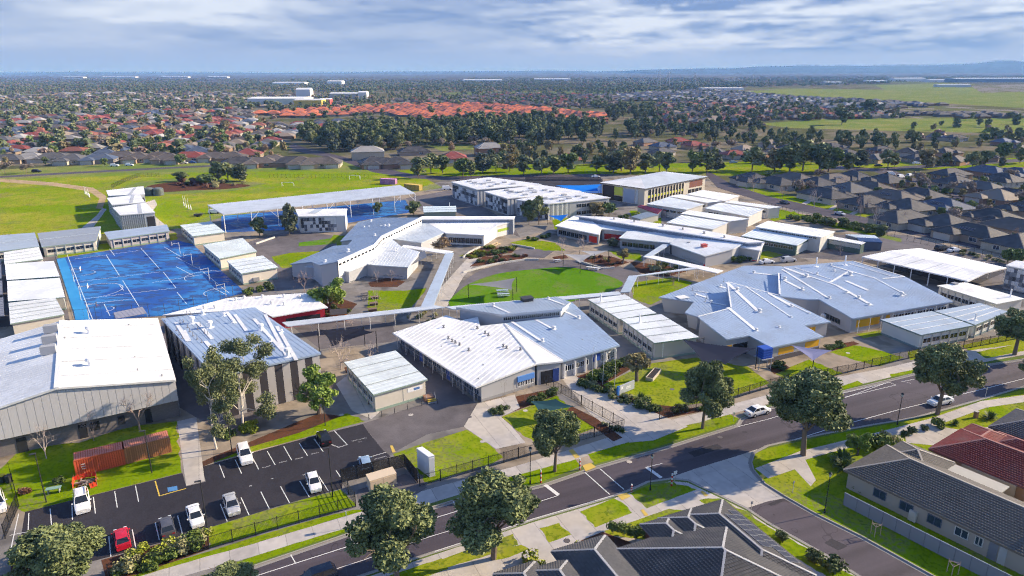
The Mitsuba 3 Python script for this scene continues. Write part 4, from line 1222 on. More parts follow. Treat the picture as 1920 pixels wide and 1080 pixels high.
# --- the long blue grey building with yellow panels
K = thing('yellow_panel_building', 'sprawling blue grey roofed school building with yellow wall panels and white flashings', 'building')
yb = Volume(K, [(1235, 557, 3.7), (1395, 498, 4.3), (1466, 499), (1462, 556), (1372, 579), (1309, 594), (1284, 586, 3.4), (1301, 566)], (0.32, .41, .55), (0.44, .46, .49), inset=.35, lean=.5, rib=.8, thick=.3)
yr = Volume(K, [(1466, 500, 6.0), (1599, 489), (1696, 518), (1787, 565, 3.6), (1599, 597, 3.6), (1536, 561), (1513, 561), (1462, 555)], (0.34, .43, .57), (0.40, .40, .42), inset=[.3, .3, .5, .55, .35, .3, .3, .3], rib=.8, thick=.3)
yf = Volume(K, [(1361, 529, 6.0), (1462, 556), (1558, 603, 3.5), (1508, 610), (1544, 631), (1445, 651, 3.5), (1405, 629), (1362, 636), (1309, 594), (1371, 579)], (0.35, .44, .58), (0.40, .40, .42), inset=[.3, .3, .5, .3, .5, .3, .3, .35, .3, .3], rib=.8, thick=.3)
YELP = (0.72, .38, .02)
yb.panel(6, .1, .9, 1.5, 2.8, YELP, 'yellow_panel', out=.08)
yb.windows(6, 2, .5, 1.4, .2, .9)
yf.panel(2, .45, .9, 1.2, 2.7, YELP, 'yellow_panel')
yf.panel(4, .02, .30, 1.2, 2.5, YELP, 'yellow_panel')
yf.panel(4, .52, .82, 1.2, 2.5, YELP, 'yellow_panel')
yf.panel(6, .75, .98, .8, 2.6, YELP, 'yellow_panel')
yf.panel(4, 0, 1, .05, 1.0, (0.12, .11, .12), 'plinth', out=.05)
yr.panel(3, .72, .95, 1.0, 2.7, YELP, 'yellow_panel')
yr.panel(3, .62, .66, .05, 2.7, YELP, 'yellow_panel', out=.05)
yr.windows(3, 9, 1.4, 2.5, .02, .6, .1, frame=WHITE)
yf.panel(6, .05, .7, .05, 2.6, (0.02, .02, .025), 'porch_recess')  # no real depth here: porch shade painted as a near-black panel
yr.windows(4, 3, .8, 1.9, .3, .8, .1, frame=(0.2, .2, .2))
yr.panel(4, .74, .84, .3, 1.5, WHITE, 'air_unit', out=.6)
for k in range(9):
    o = yr.frame(3)
    q = o[0] + o[1] * o[3] * (.05 + .9 * k / 8) + o[2] * .6
    part(K, 'verandah_post', MB(WHITE).tube([*q[:2], 0], [*q[:2], 3.1], .06), 'painted')
for V_, L_ in [(yf, [((1363, 530), (1420, 583), .9), ((1397, 537), (1483, 595), .35), ((1440, 550), (1518, 588), .35), ((1365, 577), (1417, 620), .8), ((1370, 578), (1309, 594), .3), ((1364, 530), (1371, 577), .3), ((1442, 551), (1485, 575), .8), ((1365, 529), (1460, 554), .3)]),
               (yb, [((1414, 512), (1465, 518), .8), ((1305, 552), (1324, 558), .8), ((1330, 567), (1362, 573), .6), ((1300, 545), (1334, 550), .3), ((1345, 537), (1360, 540), .8)]),
               (yr, [((1466, 505), (1554, 560), .6), ((1475, 504), (1519, 520), 1.0), ((1470, 502), (1570, 536), .5), ((1570, 536), (1635, 573), .9), ((1470, 526), (1508, 545), .8), ((1490, 502), (1560, 525), .3), ((1556, 530), (1590, 510), .5), ((1560, 499), (1640, 522), .5), ((1590, 494), (1680, 521), .3), ((1600, 490), (1696, 519), .4), ((1655, 523), (1696, 519), .5), ((1640, 522), (1700, 554), .4), ((1586, 527), (1628, 545), .9), ((1460, 512), (1462, 552), .4)])]:
    for a_, b_, w in L_:
        V_.strip(a_, b_, w)
for V_, L_ in [(yf, [(1424, 585, .42), (1382, 544, .4), (1484, 575, .3), (1418, 620, .3), (1461, 614, .25), (1483, 595, .2), (1517, 588, .2)]), (yb, [(1413, 512, .35), (1304, 553, .3), (1333, 567, .3), (1351, 537, .3)]),
               (yr, [(1512, 519, .42), (1471, 524, .4), (1504, 543, .35), (1555, 559, .3), (1587, 549, .3), (1610, 559, .35), (1629, 572, .3), (1532, 514, .3), (1594, 516, .5), (1689, 554, .5), (1564, 508, .25), (1558, 497, .25)])]:
    for x, y, r in L_:
        V_.vent(x, y, r, r * 2.0)
for x, y in [(1530, 500), (1584, 497)]:
    yr.vent(x, y, .35, 2.6, WHITE, 'stack')
for x, y in [(1298, 545), (1357, 528), (1322, 566), (1325, 560)]:
    yb.vent(x, y, .1, .9, GREY, 'stack')
yb.vent(1279, 558, .9, .5, OFFWHITE, 'box')
k = thing('blue_water_tank', 'bright blue square water tank on a steel stand by the yellow panels', 'tank')
o = P(1430, 690)
o = np.array([o[0], o[1], 0])
sc = 1.6
t = MB((0.02, .08, .42))
t.box(o + [0, 0, 3.3], (2.1, 1.9, 2.0), .4)
for i in range(4):
    for j in range(-1, 2):
        t.box(o + [0, 0, 2.65 + .5 * i], (2.22, 2.02, .12), .4, (0.025, .10, .5))
part(k, 'tank_body', t)
for sx in (-1, 1):
    for sy in (-1, 1):
        q = o + np.array([sx * 1.1, sy * .9, 0])
        part(k, 'leg', MB((0.3, .32, .36)).tube(q, q + [0, 0, 2.3], .08))
part(k, 'platform', MB((0.3, .32, .36)).box(o + [0, 0, 2.25], (2.8, 2.4, .12), .4))

# --- the left wing with lime green accents and a long clerestory
K = thing('green_trimmed_wing', 'angular school wing with blue grey roof, white clerestory spine and lime green wall accents', 'building')
gu = Volume(K, [(544, 495, 3.7), (625, 461), (653, 459), (661, 449), (638, 452, 3.7), (672, 416), (712, 408), (790, 408), (716, 443, 6.3), (702, 459), (633, 490), (600, 497), (584, 491)], (0.32, .40, .51), (0.46, .48, .52), inset=.3, rib=.9, thick=.3)
gl = Volume(K, [(571, 499, 3.6), (600, 496), (633, 499), (702, 468), (734, 447), (752, 462), (787, 472), (765, 501, 3.6), (705, 497), (688, 495), (654, 509, 3.4)], (0.55, .60, .66), (0.46, .47, .50), inset=.3, lean=.3, rib=.9, thick=.3)
gm = Volume(K, [(712, 446, 4.4), (795, 413, 4.4), (833, 436, 3.7), (790, 455), (740, 448)], (0.50, .56, .62), (0.46, .47, .5), inset=.3, rib=.9, thick=.3)
gw = Volume(K, [(797, 415, 4.4), (960, 415, 4.4), (932, 423), (908, 441, 3.6), (836, 437)], (0.82, .83, .84), (0.64, .64, .64), inset=.3, rib=1.1, thick=.3)
gt = Volume(K, [(780, 411, 5.6), (792, 405, 5.6), (966, 405, 5.4), (963, 411)], (0.80, .80, .81), (0.24, .27, .33), inset=.25, rib=0, thick=.3)
# white spine wall with its row of small windows, along the edge where the high roof drops to the low one
pp = [gu.hit(633, 490), gu.hit(702, 459), gu.hit(716, 443), gu.hit(790, 408)]
for i in range(3):
    a, b = pp[i], pp[i + 1]
    d = (b - a) / np.linalg.norm(b - a)
    off_ = np.array([d[1], -d[0], 0]) * .08
    w = MB((0.80, .80, .81))
    w.quad([*(a + off_)[:2], 2.5], [*(b + off_)[:2], 2.5], b + off_, a + off_)
    part(K, 'spine_wall', w)
    part(K, 'spine_cap', MB((0.85, .85, .86)).bar(a + [0, 0, .05], b + [0, 0, .05], .5, .18), 'roofing')
    nw = max(3, int(np.linalg.norm(b - a) / 1.7))
    for k in range(nw):
        q = a + (b - a) * (k + .5) / nw + off_ * 1.5
        part(K, 'spine_window', MB().box([q[0], q[1], q[2] - 1.0], (1.1, .06, .5), axes=np.array([[d[0], d[1], 0], [d[1], -d[0], 0], [0, 0, 1]])), 'dark_glass')
gl.panel(9, .05, .6, 1.7, 2.8, (0.45, .58, .05), 'lime_panel')
gl.panel(9, .05, .95, .1, 1.6, (0.02, .02, .025), 'dark_glazing', out=.02)
gl.windows(7, 5, .8, 2.0, .1, .8, .08, frame=CHARCOAL)
gw.panel(1, .1, .9, 1.7, 2.6, (0.35, .48, .06), 'lime_panel', out=.06)
gw.windows(3, 8, .6, 2.3, .05, .95, .1, frame=GREY)
gl.panel(10, .35, .38, .2, 2.2, (0.05, .08, .16), 'dark_strut', out=.2)
gl.panel(10, .45, .62, .2, 2.0, (0.06, .09, .16), 'dark_door')
for x, y, r in [(696, 415, .35), (729, 424, .4), (703, 442, .35), (653, 472, .45), (610, 491, .35), (683, 426, .25), (692, 425, .25), (714, 424, .2), (722, 424, .3)]:
    gu.vent(x, y, r, r * 2, WHITE)
for x, y in [(719, 462), (740, 470), (706, 489), (745, 471)]:
    gl.vent(x, y, .22, .8, WHITE)
part(K, 'porch_roof', MB((0.10, .11, .14)).poly(np.array([P(765, 500, 2.9), P(800, 482, 2.9), P(797, 470, 2.9), P(786, 472, 2.9)])), 'roofing')
posts(K, [(772, 512), (790, 508), (800, 495)], 2.9, .06, GREY)

# --- the wing with red accents
K = thing('red_trimmed_wing', 'angular white roofed school wing with bright red wall accents', 'building')
ra = Volume(K, [(1041, 423, 3.6), (1077, 404), (1100, 407, 4.6), (1128, 428), (1124, 440, 3.6)], (0.82, .82, .83), (0.34, .35, .38), inset=[.3, .3, .3, .3, .9], rib=1.1, thick=.3)
rl = Volume(K, [(1100, 408, 4.2), (1128, 429, 3.7), (1172, 434), (1284, 437, 3.7), (1402, 452), (1346, 447), (1226, 428)], (0.60, .65, .70), (0.44, .46, .48), inset=.3, rib=1.0, thick=.3)
rt = Volume(K, [(1077, 404, 5.6), (1225, 428, 5.4), (1403, 455), (1434, 453), (1300, 428), (1150, 407, 5.8)], (0.82, .82, .83), (0.20, .24, .31), inset=.35, rib=0, thick=.35)
r2 = Volume(K, [(1160, 446, 3.5), (1176, 433), (1286, 437, 4.3), (1258, 455), (1232, 453, 3.5)], (0.62, .66, .69), (0.36, .38, .41), inset=[.3, .3, .3, .3, .8], rib=1.0, thick=.3)
r3 = Volume(K, [(1256, 457, 3.6), (1284, 437, 4.3), (1345, 449), (1404, 451), (1376, 466), (1321, 480, 3.6)], (0.66, .70, .74), (0.46, .47, .49), inset=[.3, .3, .3, .3, .3, .8], lean=.25, rib=1.0, thick=.3)
r4 = Volume(K, [(1376, 461, 4.0), (1403, 453, 4.5), (1434, 454, 4.5), (1425, 470)], (0.78, .79, .8), (0.50, .51, .52), inset=.2, lean=.5, rib=0, thick=.3)
REDP = (0.62, .035, .02)
ra.panel(4, .04, .22, .3, 2.4, REDP, 'red_panel', out=.06)
ra.windows(4, 7, .6, 2.2, .27, .96, .1, frame=GREY)
r2.windows(4, 6, .8, 2.2, .05, .95, .1, frame=GREY)
r3.panel(5, .72, .92, 1.0, 2.6, REDP, 'red_panel', out=.06)
r3.windows(5, 8, .7, 2.4, .06, .68, .1, frame=GREY)
r3.panel(5, .0, .04, .1, 3.0, REDP, 'red_panel', out=.06)
r4.panel(3, .0, .55, .1, 3.0, REDP, 'red_porch', out=.05)
r4.panel(3, .25, .5, .1, 1.3, WHITE, 'porch_bench', out=.1)
rl.panel(1, .1, .9, .3, 2.2, (0.35, .02, .02), 'red_panel')
for x, y, r in [(1151, 411, .3), (1189, 416, .3), (1243, 424, .35), (1280, 430, .3), (1320, 438, .35), (1358, 445, .3)]:
    rt.vent(x, y, r, r * 2.2, (0.25, .25, .26))
for x, y in [(1213, 436), (1280, 447)]:
    (r2 if x < 1250 else r3).vent(x, y, .1, 1.2, GREY, 'stack')
r3.vent(1320, 463, .6, 2.2, (0.55, .10, .08), 'box')
r3.vent(1291, 455, .3, .6, GREY, 'box')

# --- two-storey blocks
def checker(v, i, nx_, z0, z1, nz, seed, cols, name='facade_panel', t0=0.02, t1=.98):
    r = random.Random(seed)
    for a in range(nx_):
        for b in range(nz):
            c = r.choice(cols)
            v.panel(i, t0 + (t1 - t0) * a / nx_ + .002, t0 + (t1 - t0) * (a + 1) / nx_ - .002, z0 + (z1 - z0) * b / nz + .03, z0 + (z1 - z0) * (b + 1) / nz - .03, c, name, out=.03 + .02 * r.random())


CK = [(0.62, .63, .65), (0.62, .63, .65), (0.22, .24, .28), (0.05, .055, .07), (0.12, .13, .16)]
for idx, (lab, pts, hh) in enumerate([('white roofed two storey block with checkered walls, rear left of three joined ones', [(846, 341), (894, 355), (1015, 345), (917, 332)], 7.2),
                                      ('white roofed two storey block with checkered walls, middle of three joined ones', [(908, 359), (951, 372), (1090, 358), (1012, 346)], 6.8),
                                      ('white roofed two storey block with striped end wall, front of three joined ones', [(966, 374), (1028, 382), (1145, 370), (1076, 357)], 6.4)]):
    k = thing('two_storey_block', lab, 'building')
    v = Volume(k, [(*q, hh) for q in pts[:3]] + [pts[3]], (0.82, .82, .82), (0.42, .43, .45), inset=.35, rib=1.3, thick=.35)
    checker(v, 0, 12, .4, 6.0, 4, 5 + idx, CK)
    if idx < 2:
        for q in range(8):
            v.panel(1, q * .05, q * .05 + .025, .1, 6.1, (0.6, .6, .6), 'screen_fin', out=.15)
    else:
        for q in range(10):
            v.panel(1, q * .036, q * .036 + .018, .1, 6.1, (0.75, .75, .75) if q % 2 == 0 else (0.3, .31, .34), 'wall_stripe', out=.05)
    v.windows(1, 6, 3.6, 5.0, .45, .95, .1)
    v.windows(1, 6, .8, 2.2, .45, .95, .1)
    c = [np.array(q, float) for q in pts]
    for f1, f2 in [(.2, .3), (.35, .3), (.55, .35), (.7, .5), (.3, .65), (.6, .7), (.85, .3), (.8, .7)]:
        q = c[0] * (1 - f1) * (1 - f2) + c[1] * f1 * (1 - f2) + c[2] * f1 * f2 + c[3] * (1 - f1) * f2
        v.vent(q[0], q[1], .7, 1.3, (0.42, .43, .45), 'box')
    a, b = c[0] * .55 + c[1] * .45, c[3] * .55 + c[2] * .45
    v.strip(a * .8 + b * .2, a * .35 + b * .65, 2.2, (0.34, .37, .42), 'roof_screen')
    posts(k, [(c[1][0] - 4, c[1][1] + 30), (c[1][0] + 3, c[1][1] + 30)], 6.5, .07, WHITE)
K = thing('yellow_accent_building', 'two storey hip roofed school building with yellow spandrels between dark windows', 'building')
zz = 7.2
q = [P(1124, 342, zz), P(1210, 354, zz), P(1328, 331, zz), P(1240, 318, zz)]
q[3] = q[0] + q[2] - q[1]
wv = Volume(K, q, (0.6, .63, .66), (0.52, .49, .43), world=True, inset=.9, rib=0, thick=.25, fascia=(0.05, .045, .04), name='eaves')
cen0 = (q[0] + q[1]) / 2 + ((q[3] + q[2]) / 2 - (q[0] + q[1]) / 2) * .28 + [0, 0, 1.6]
cen1 = (q[0] + q[1]) / 2 + ((q[3] + q[2]) / 2 - (q[0] + q[1]) / 2) * .72 + [0, 0, 1.6]
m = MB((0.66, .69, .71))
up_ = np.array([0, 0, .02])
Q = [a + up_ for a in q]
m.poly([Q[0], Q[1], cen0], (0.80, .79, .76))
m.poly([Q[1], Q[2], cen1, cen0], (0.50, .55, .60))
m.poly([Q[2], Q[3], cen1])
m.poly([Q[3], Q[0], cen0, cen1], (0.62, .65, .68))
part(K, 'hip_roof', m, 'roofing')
wv.windows(1, 12, .7, 2.6, .05, .62, .28, frame=(0.05, .05, .05))
wv.windows(1, 12, 3.9, 6.0, .05, .62, .28, frame=(0.05, .05, .05))
for k in range(12):
    w = .57 / 12
    wv.panel(1, .05 + w * (k + .14), .05 + w * (k + .86), 2.75, 3.7, (0.50, .52, .05), 'yellow_spandrel', out=.06)
    wv.panel(1, .05 + w * (k + .88), .05 + w * (k + 1.12), .05, 6.7, (0.60, .56, .47), 'cream_pier', out=.35)
wv.windows(1, 4, .7, 2.6, .7, .95, .2, frame=(0.05, .05, .05))
wv.panel(1, .72, .95, 3.4, 6.4, (0.18, .07, .05), 'brick_panel', out=.06)
wv.panel(0, .02, .3, .1, 6.4, (0.035, .025, .022), 'timber_screen', out=.1)
wv.panel(0, .30, .50, 2.6, 6.2, (0.55, .60, .08), 'yellow_panel', out=.12)
wv.panel(0, .52, .78, .2, 6.0, (0.30, .38, .52), 'blue_glazing', out=.06, mat='painted')
wv.panel(0, .80, .86, .2, 6.2, (0.5, .55, .6), 'pale_fin', out=.12)
wv.panel(0, .30, .5, .1, 2.3, (0.02, .02, .02), 'dark_glazing', out=.05)
K = thing('checkered_block', 'small two storey block with checkered facade in front of the long canopy', 'building')
v = Volume(K, [(553, 392, 5.8), (560, 406, 5.8), (648, 404, 5.8), (651, 391)], (0.82, .82, .82), (0.55, .56, .58), inset=.25, rib=1.2, thick=.3)
checker(v, 1, 12, .4, 5.2, 4, 21, CK, t1=.8)
v.strip((585, 400), (600, 392), 3.0, (0.45, .5, .55), 'roof_screen')
K = thing('checkered_block_beside_the_shelter', 'two storey block with checkered grey facade cut by the right edge', 'building')
v = Volume(K, [(1886, 497, 6.2), (1960, 512, 6.2), (1985, 500, 6.2), (1905, 488)], (0.82, .82, .82), (0.3, .32, .36), inset=.25, rib=1.2, thick=.3)
checker(v, 0, 10, .3, 5.7, 5, 33, CK)
for i_, (lab, pts) in enumerate([('white striped two storey module by the oval, front of three', [(211, 389), (225, 403), (291, 398), (273, 380)]), ('white striped two storey module by the oval, middle of three', [(200, 371), (210, 384), (272, 379), (262, 364)]), ('white striped two storey module by the oval, rear of three', [(199, 357), (203, 367), (272, 364), (269, 349)])]):
    k = thing('striped_module', lab, 'building')
    v = Volume(k, [(*q, 6.0) for q in pts[:3]] + [pts[3]], (0.80, .80, .81), (0.60, .61, .63), inset=.2, rib=1.2, thick=.3)
    for s in range(12):
        v.panel(1, s / 17, (s + .55) / 17, .1, 5.5, (0.17, .19, .22), 'wall_stripe', out=.05)
    v.panel(1, .74, .98, .1, 4.6, (0.06, .055, .06), 'stair_shade_panel', out=.06)  # shade of the stair opening painted as a dark flat panel
    for s in range(7):
        v.panel(0, s / 7, (s + .4) / 7, .1, 5.5, (0.2, .22, .25), 'wall_stripe', out=.05)
    c = [np.array(q, float) for q in pts]
    v.strip(c[0] * .3 + c[3] * .7 + [6, 0], c[1] * .3 + c[2] * .7 - [8, 0], 1.2, (0.45, .47, .5), 'roof_screen')

# --- open shelters and covered ways
K = thing('long_canopy', 'long pale roofed canopy on white posts over a blue ball court', 'canopy')
v = Volume(K, [(389, 384, 7.4), (419, 402, 6.6), (778, 362, 6.6), (750, 347)], (0.52, .57, .63), GREY, walls=False, rib=.9, thick=.3)
for i in range(9):
    t = i / 8
    for e0, e1 in (((1, 2)), ((0, 3))):
        a = v.hit(419, 402) * (1 - t) + v.hit(778, 362) * t if e0 == 1 else v.hit(391, 384) * (1 - t) + v.hit(749, 347) * t
        part(K, 'post', MB(WHITE).tube([*a[:2], 0], [*a[:2], a[2] - .2], .13), 'painted')
    if i < 8:
        a = v.hit(419, 402) * (1 - t) + v.hit(778, 362) * t
        b = v.hit(419, 402) * (1 - t - .125) + v.hit(778, 362) * (t + .125)
        d = b - a
        part(K, 'brace', MB(WHITE).bar([*(a + d * .02)[:2], 3.6], [*(a + d * .3)[:2], 6.2], .12), 'painted') if i in (1, 4, 7) else None
        part(K, 'brace', MB(WHITE).bar([*(b - d * .02)[:2], 3.6], [*(b - d * .3)[:2], 6.2], .12), 'painted') if i in (1, 4, 7) else None
K = thing('white_shelter', 'large white curved roof shelter with open sides beside the east street', 'canopy')
v = Volume(K, [(1616, 481, 3.8), (1668, 470, 4.6), (1850, 511, 4.6), (1816, 527)], (0.84, .84, .84), GREY, walls=False, rib=1.3, thick=.3)
v_ = Volume(K, [(1668, 470, 4.62), (1724, 465, 3.9), (1888, 502, 3.9), (1850, 511)], (0.84, .84, .84), GREY, walls=False, rib=1.3, thick=.3)
for t in (.2, .4, .6, .8):
    a, b = v.hit(1616, 481) * (1 - t) + v.hit(1816, 527) * t, v.hit(1668, 470) * (1 - t) + v.hit(1850, 511) * t
    part(K, 'roof_joint', MB((0.66, .67, .68)).bar(a + [0, 0, .06], b + [0, 0, .06], .3, .06), 'roofing')
for t in np.linspace(0, 1, 7):
    for pa_, pb_ in (((1618, 481), (1814, 526)), ((1722, 466), (1886, 502))):
        vv = v if pa_[0] < 1700 else v_
        a = vv.hit(*pa_) * (1 - t) + vv.hit(*pb_) * t
        part(K, 'post', MB(WHITE).tube([*a[:2], 0], [*a[:2], a[2] - .2], .11), 'painted')
WAY = [('covered way running from the canteen to the central building', [(529, 604), (540, 612), (835, 576), (815, 572)], (0.52, .57, .63)),
       ('covered way running up past the green trimmed wing', [(788, 577), (812, 575), (851, 474), (836, 473)], (0.40, .48, .58)),
       ('short white covered way at the porch of the green trimmed wing', [(752, 463), (757, 459), (850, 471), (838, 476)], (0.80, .80, .80)),
       ('covered way behind the central building along the synthetic lawn', [(835, 575), (850, 580), (1165, 552), (1160, 546)], (0.52, .57, .63)),
       ('grey covered way at the door of the red trimmed wing', [(1206, 481), (1222, 480), (1257, 458), (1243, 457)], (0.46, .53, .61)),
       ('bright white covered way crossing towards the yellow panel building', [(1206, 481), (1345, 512), (1356, 507), (1226, 479)], (0.84, .84, .84)),
       ('bent covered way beside the synthetic lawn, its lower leg', [(1163, 548), (1181, 547), (1196, 516), (1179, 517)], (0.40, .48, .58)),
       ('bent covered way beside the synthetic lawn, its upper leg', [(1179, 518), (1194, 518), (1312, 503), (1306, 500)], (0.55, .6, .66))]
for lab, pts, col in WAY:
    k = thing('covered_way', lab, 'walkway')
    v = Volume(k, [(*q, 3.0) for q in pts], col, GREY, walls=False, rib=0, thick=.2)
    A, B, C, D = [P(*q, 3.0) for q in pts]
    lng = np.linalg.norm(C - B) > np.linalg.norm(B - A)
    e = ((A, D), (B, C)) if lng else ((A, B), (D, C))
    for a, b in e:
        n_ = max(2, int(np.linalg.norm(b - a) / 5.0))
        for i in range(n_ + 1):
            o = a + (b - a) * (.02 + .96 * i / n_)
            part(k, 'post', MB(WHITE).tube([*o[:2], 0], [*o[:2], 2.85], .055), 'painted')
k = thing('court_shelter', 'small mauve roofed bench shelter on the near side of the blue court', 'shelter')
v = Volume(k, [(213, 586, 2.5), (267, 575, 2.5), (275, 587, 2.3), (217, 597)], (0.30, .30, .36), GREY, walls=False, rib=.8, thick=.12)
for q in v.p:
    part(k, 'post', MB(GREY).tube([*q[:2], 0], [*q[:2], q[2] - .1], .05))
part(k, 'bench', MB((0.45, .35, .25)).bar([*((v.p[0] + v.p[3]) / 2)[:2], .45], [*((v.p[1] + v.p[2]) / 2)[:2], .45], .4, .06))
# ---------------------------------------------------------------- trees and plants
LEAF_GAIN = 2.3      # albedo of single sprays; a crown shades itself well below this


def leaf_mesh(rng, blobs, n, size, c0, c1, up_bias=0.35, shell=0.55, stretch=1.7):
    """Leaf sprays as small bent quads spread through a set of blobs [(centre, radii)]."""
    C = np.array([b[0] for b in blobs], float)
    R = np.array([b[1] for b in blobs], float)
    w = np.prod(R, 1) ** (2 / 3)
    k = rng.choice(len(blobs), n, p=w / w.sum())
    d = rng.normal(size=(n, 3))
    d /= np.linalg.norm(d, axis=1, keepdims=True)
    rr = shell + (1 - shell) * rng.random(n) ** 0.6
    rr *= 1 + 0.10 * rng.normal(size=n)
    p = C[k] + d * R[k] * rr[:, None]
    nn = d * 0.55 + rng.normal(size=(n, 3)) * 0.6 + [0, 0, up_bias]
    nn /= np.linalg.norm(nn, axis=1, keepdims=True)
    t = np.cross(nn, rng.normal(size=(n, 3)))
    t /= np.linalg.norm(t, axis=1, keepdims=True) + 1e-9
    b = np.cross(nn, t)
    s = size * (0.6 + 0.8 * rng.random(n))[:, None]
    a0, a1 = t * s * stretch * .5, b * s * .5
    v = np.stack([p - a0, p - a1 + nn * s * .12, p + a0, p + a1 + nn * s * .12], 1).reshape(-1, 3)
    f = (np.arange(n) * 4)[:, None, None] + np.array([[0, 1, 2], [0, 2, 3]])
    tone = rng.random(len(blobs))[k] * 0.55 + rng.random(n) * 0.45
    c = np.asarray(c0) + (np.asarray(c1) - np.asarray(c0)) * tone[:, None]
    c = c * (0.8 + 0.4 * rng.random(n))[:, None]
    return v, f.reshape(-1, 3), np.repeat(c * LEAF_GAIN, 4, 0)


def branch(m, rng, a, d, L, r, depth, col, spread=0.6, tips=None, n=5, lift=0.15, twist=.2):
    """A limb that forks; tips collects where the last twigs end."""
    d = d / np.linalg.norm(d)
    q, steps = a, 2
    for s in range(steps):
        d2 = d + rng.normal(size=3) * twist * .6
        d2 /= np.linalg.norm(d2)
        b = q + d2 * L / steps
        m.tube(q, b, r * (1 - .35 * s / steps), r * (1 - .35 * (s + 1) / steps), n, col, cap=False)
        q, d = b, d2
    if depth == 0:
        if tips is not None:
            tips.append(q)
        return
    for k in range(rng.integers(2, 4)):
        e = d + rng.normal(size=3) * spread + [0, 0, lift]
        branch(m, rng, q, e, L * (.62 + .2 * rng.random()), r * .6, depth - 1, col, spread, tips, max(3, n - 1), lift, twist)


protos = {}


def add_proto(name, trunk, leaves, leaf_bsdf='leaf', trunk_bsdf='bark', crown_name='crown'):
    kids = {}
    if trunk is not None:
        v, f, c = trunk.mesh()
        kids['trunk'] = mikit.ply((v, f), trunk_bsdf, uv=pack(c))
    if leaves is not None:
        v, f, c = leaves
        kids[crown_name] = mikit.ply((v, f), leaf_bsdf, uv=pack(c))
    scene['proto_' + name] = {'type': 'shapegroup', **kids}
    allv = np.vstack([x for x in ([trunk.mesh()[0]] if trunk is not None else []) + ([leaves[0]] if leaves is not None else [])])
    protos[name] = (allv[:, 2].max(), np.percentile(np.hypot(allv[:, 0], allv[:, 1]), 95) * 2)


def join(*parts_):
    off, V, F, C = 0, [], [], []
    for v, f, c in parts_:
        V.append(v)
        F.append(np.asarray(f) + off)
        C.append(c)
        off += len(v)
    return np.vstack(V), np.vstack(F), np.vstack(C)


def dense_tree(seed, H=9.0, W=8.0, trunk_h=3.0, n=9000, size=.36, c0=(0.020, 0.032, 0.013), c1=(0.132, 0.148, 0.058), nb=46, bark=(0.20, .16, .13), taper=.75):
    rng = np.random.default_rng(seed)
    m = MB(bark)
    tips = []
    m.tube([0, 0, -.2], [rng.normal() * .1, rng.normal() * .1, trunk_h], .26, .18, 8, cap=False)
    for k in range(5):
        a = k * 1.26 + rng.random()
        branch(m, rng, np.array([0, 0, trunk_h * .92]), np.array([math.cos(a) * .6, math.sin(a) * .6, 1.0]), (H - trunk_h) * .36, .12, 2, bark, .45, tips)
    blobs, lobes = [], [((0, 0, trunk_h + (H - trunk_h) * .62), W * .24)]
    for k in range(7):
        a, t = k * 2.4 + rng.random() * .8, .22 + .56 * rng.random()
        r = W * (.20 + .13 * rng.random()) * (1 - (1 - taper) * t)
        lobes.append(((r * math.cos(a), r * math.sin(a), trunk_h + (H - trunk_h) * t), W * (.15 + .09 * rng.random())))
    lobes.append(((rng.normal() * .5, rng.normal() * .5, H - W * .17), W * .17))
    for k in range(nb):
        c, R = lobes[k % len(lobes)]
        d = rng.normal(size=3)
        d /= np.linalg.norm(d)
        q = np.array(c) + d * R * (.45 + .5 * rng.random())
        s = (.36 + .66 * rng.random()) * W / 8
        blobs.append(((q[0], q[1], min(max(q[2], trunk_h + s * .4), H - s)), (s * 1.1, s * 1.1, s * .85)))
    return m, leaf_mesh(rng, blobs, n, size, c0, c1)


def gum_tree(seed, H=16.0, W=11.0, n=17000, size=.23, c0=(0.035, 0.050, 0.022), c1=(0.12, 0.125, 0.055), bark=(0.66, .60, .53)):
    rng = np.random.default_rng(seed)
    m = MB(bark)
    tips = []
    q = np.array([0, 0, -.2])
    for z in (3, 6, 8.2):
        b = np.array([rng.normal() * .35, rng.normal() * .3, z * H / 16])
        m.tube(q, b, .30 - z * .016, .27 - z * .018, 8, cap=False)
        q = b
        if z > 2:
            for k in range(3):
                a = rng.random() * 6.28
                branch(m, rng, b, np.array([math.cos(a), math.sin(a), .9]), H * .17, .11, 2, bark, .5, tips, 5, .22, .3)
    branch(m, rng, q, np.array([0.1, 0, 1.0]), H * .22, .14, 3, bark, .5, tips, 5, .2, .3)
    blobs = []
    for p in tips:
        if rng.random() < .8:
            s = .65 + .7 * rng.random()
            blobs.append((p + rng.normal(size=3) * .3, (s * 1.25, s * 1.25, s * .9)))
    return m, leaf_mesh(rng, blobs, n, size, c0, c1, shell=.35)


def bare_tree(seed, H=6.0, bark=(0.26, .20, .17), depth=4, trunk=1.3, spread=.55, r=.17):
    rng = np.random.default_rng(seed)
    m = MB(bark)
    m.tube([0, 0, -.1], [0, 0, trunk], r, r * .8, 6, cap=False)
    for k in range(4):
        a = k * 1.57 + rng.random()
        branch(m, rng, np.array([0, 0, trunk * .95]), np.array([math.cos(a) * .7, math.sin(a) * .7, 1]), H * .27, r * .62, depth, bark, spread, None, 4, .2, .2)
    return m


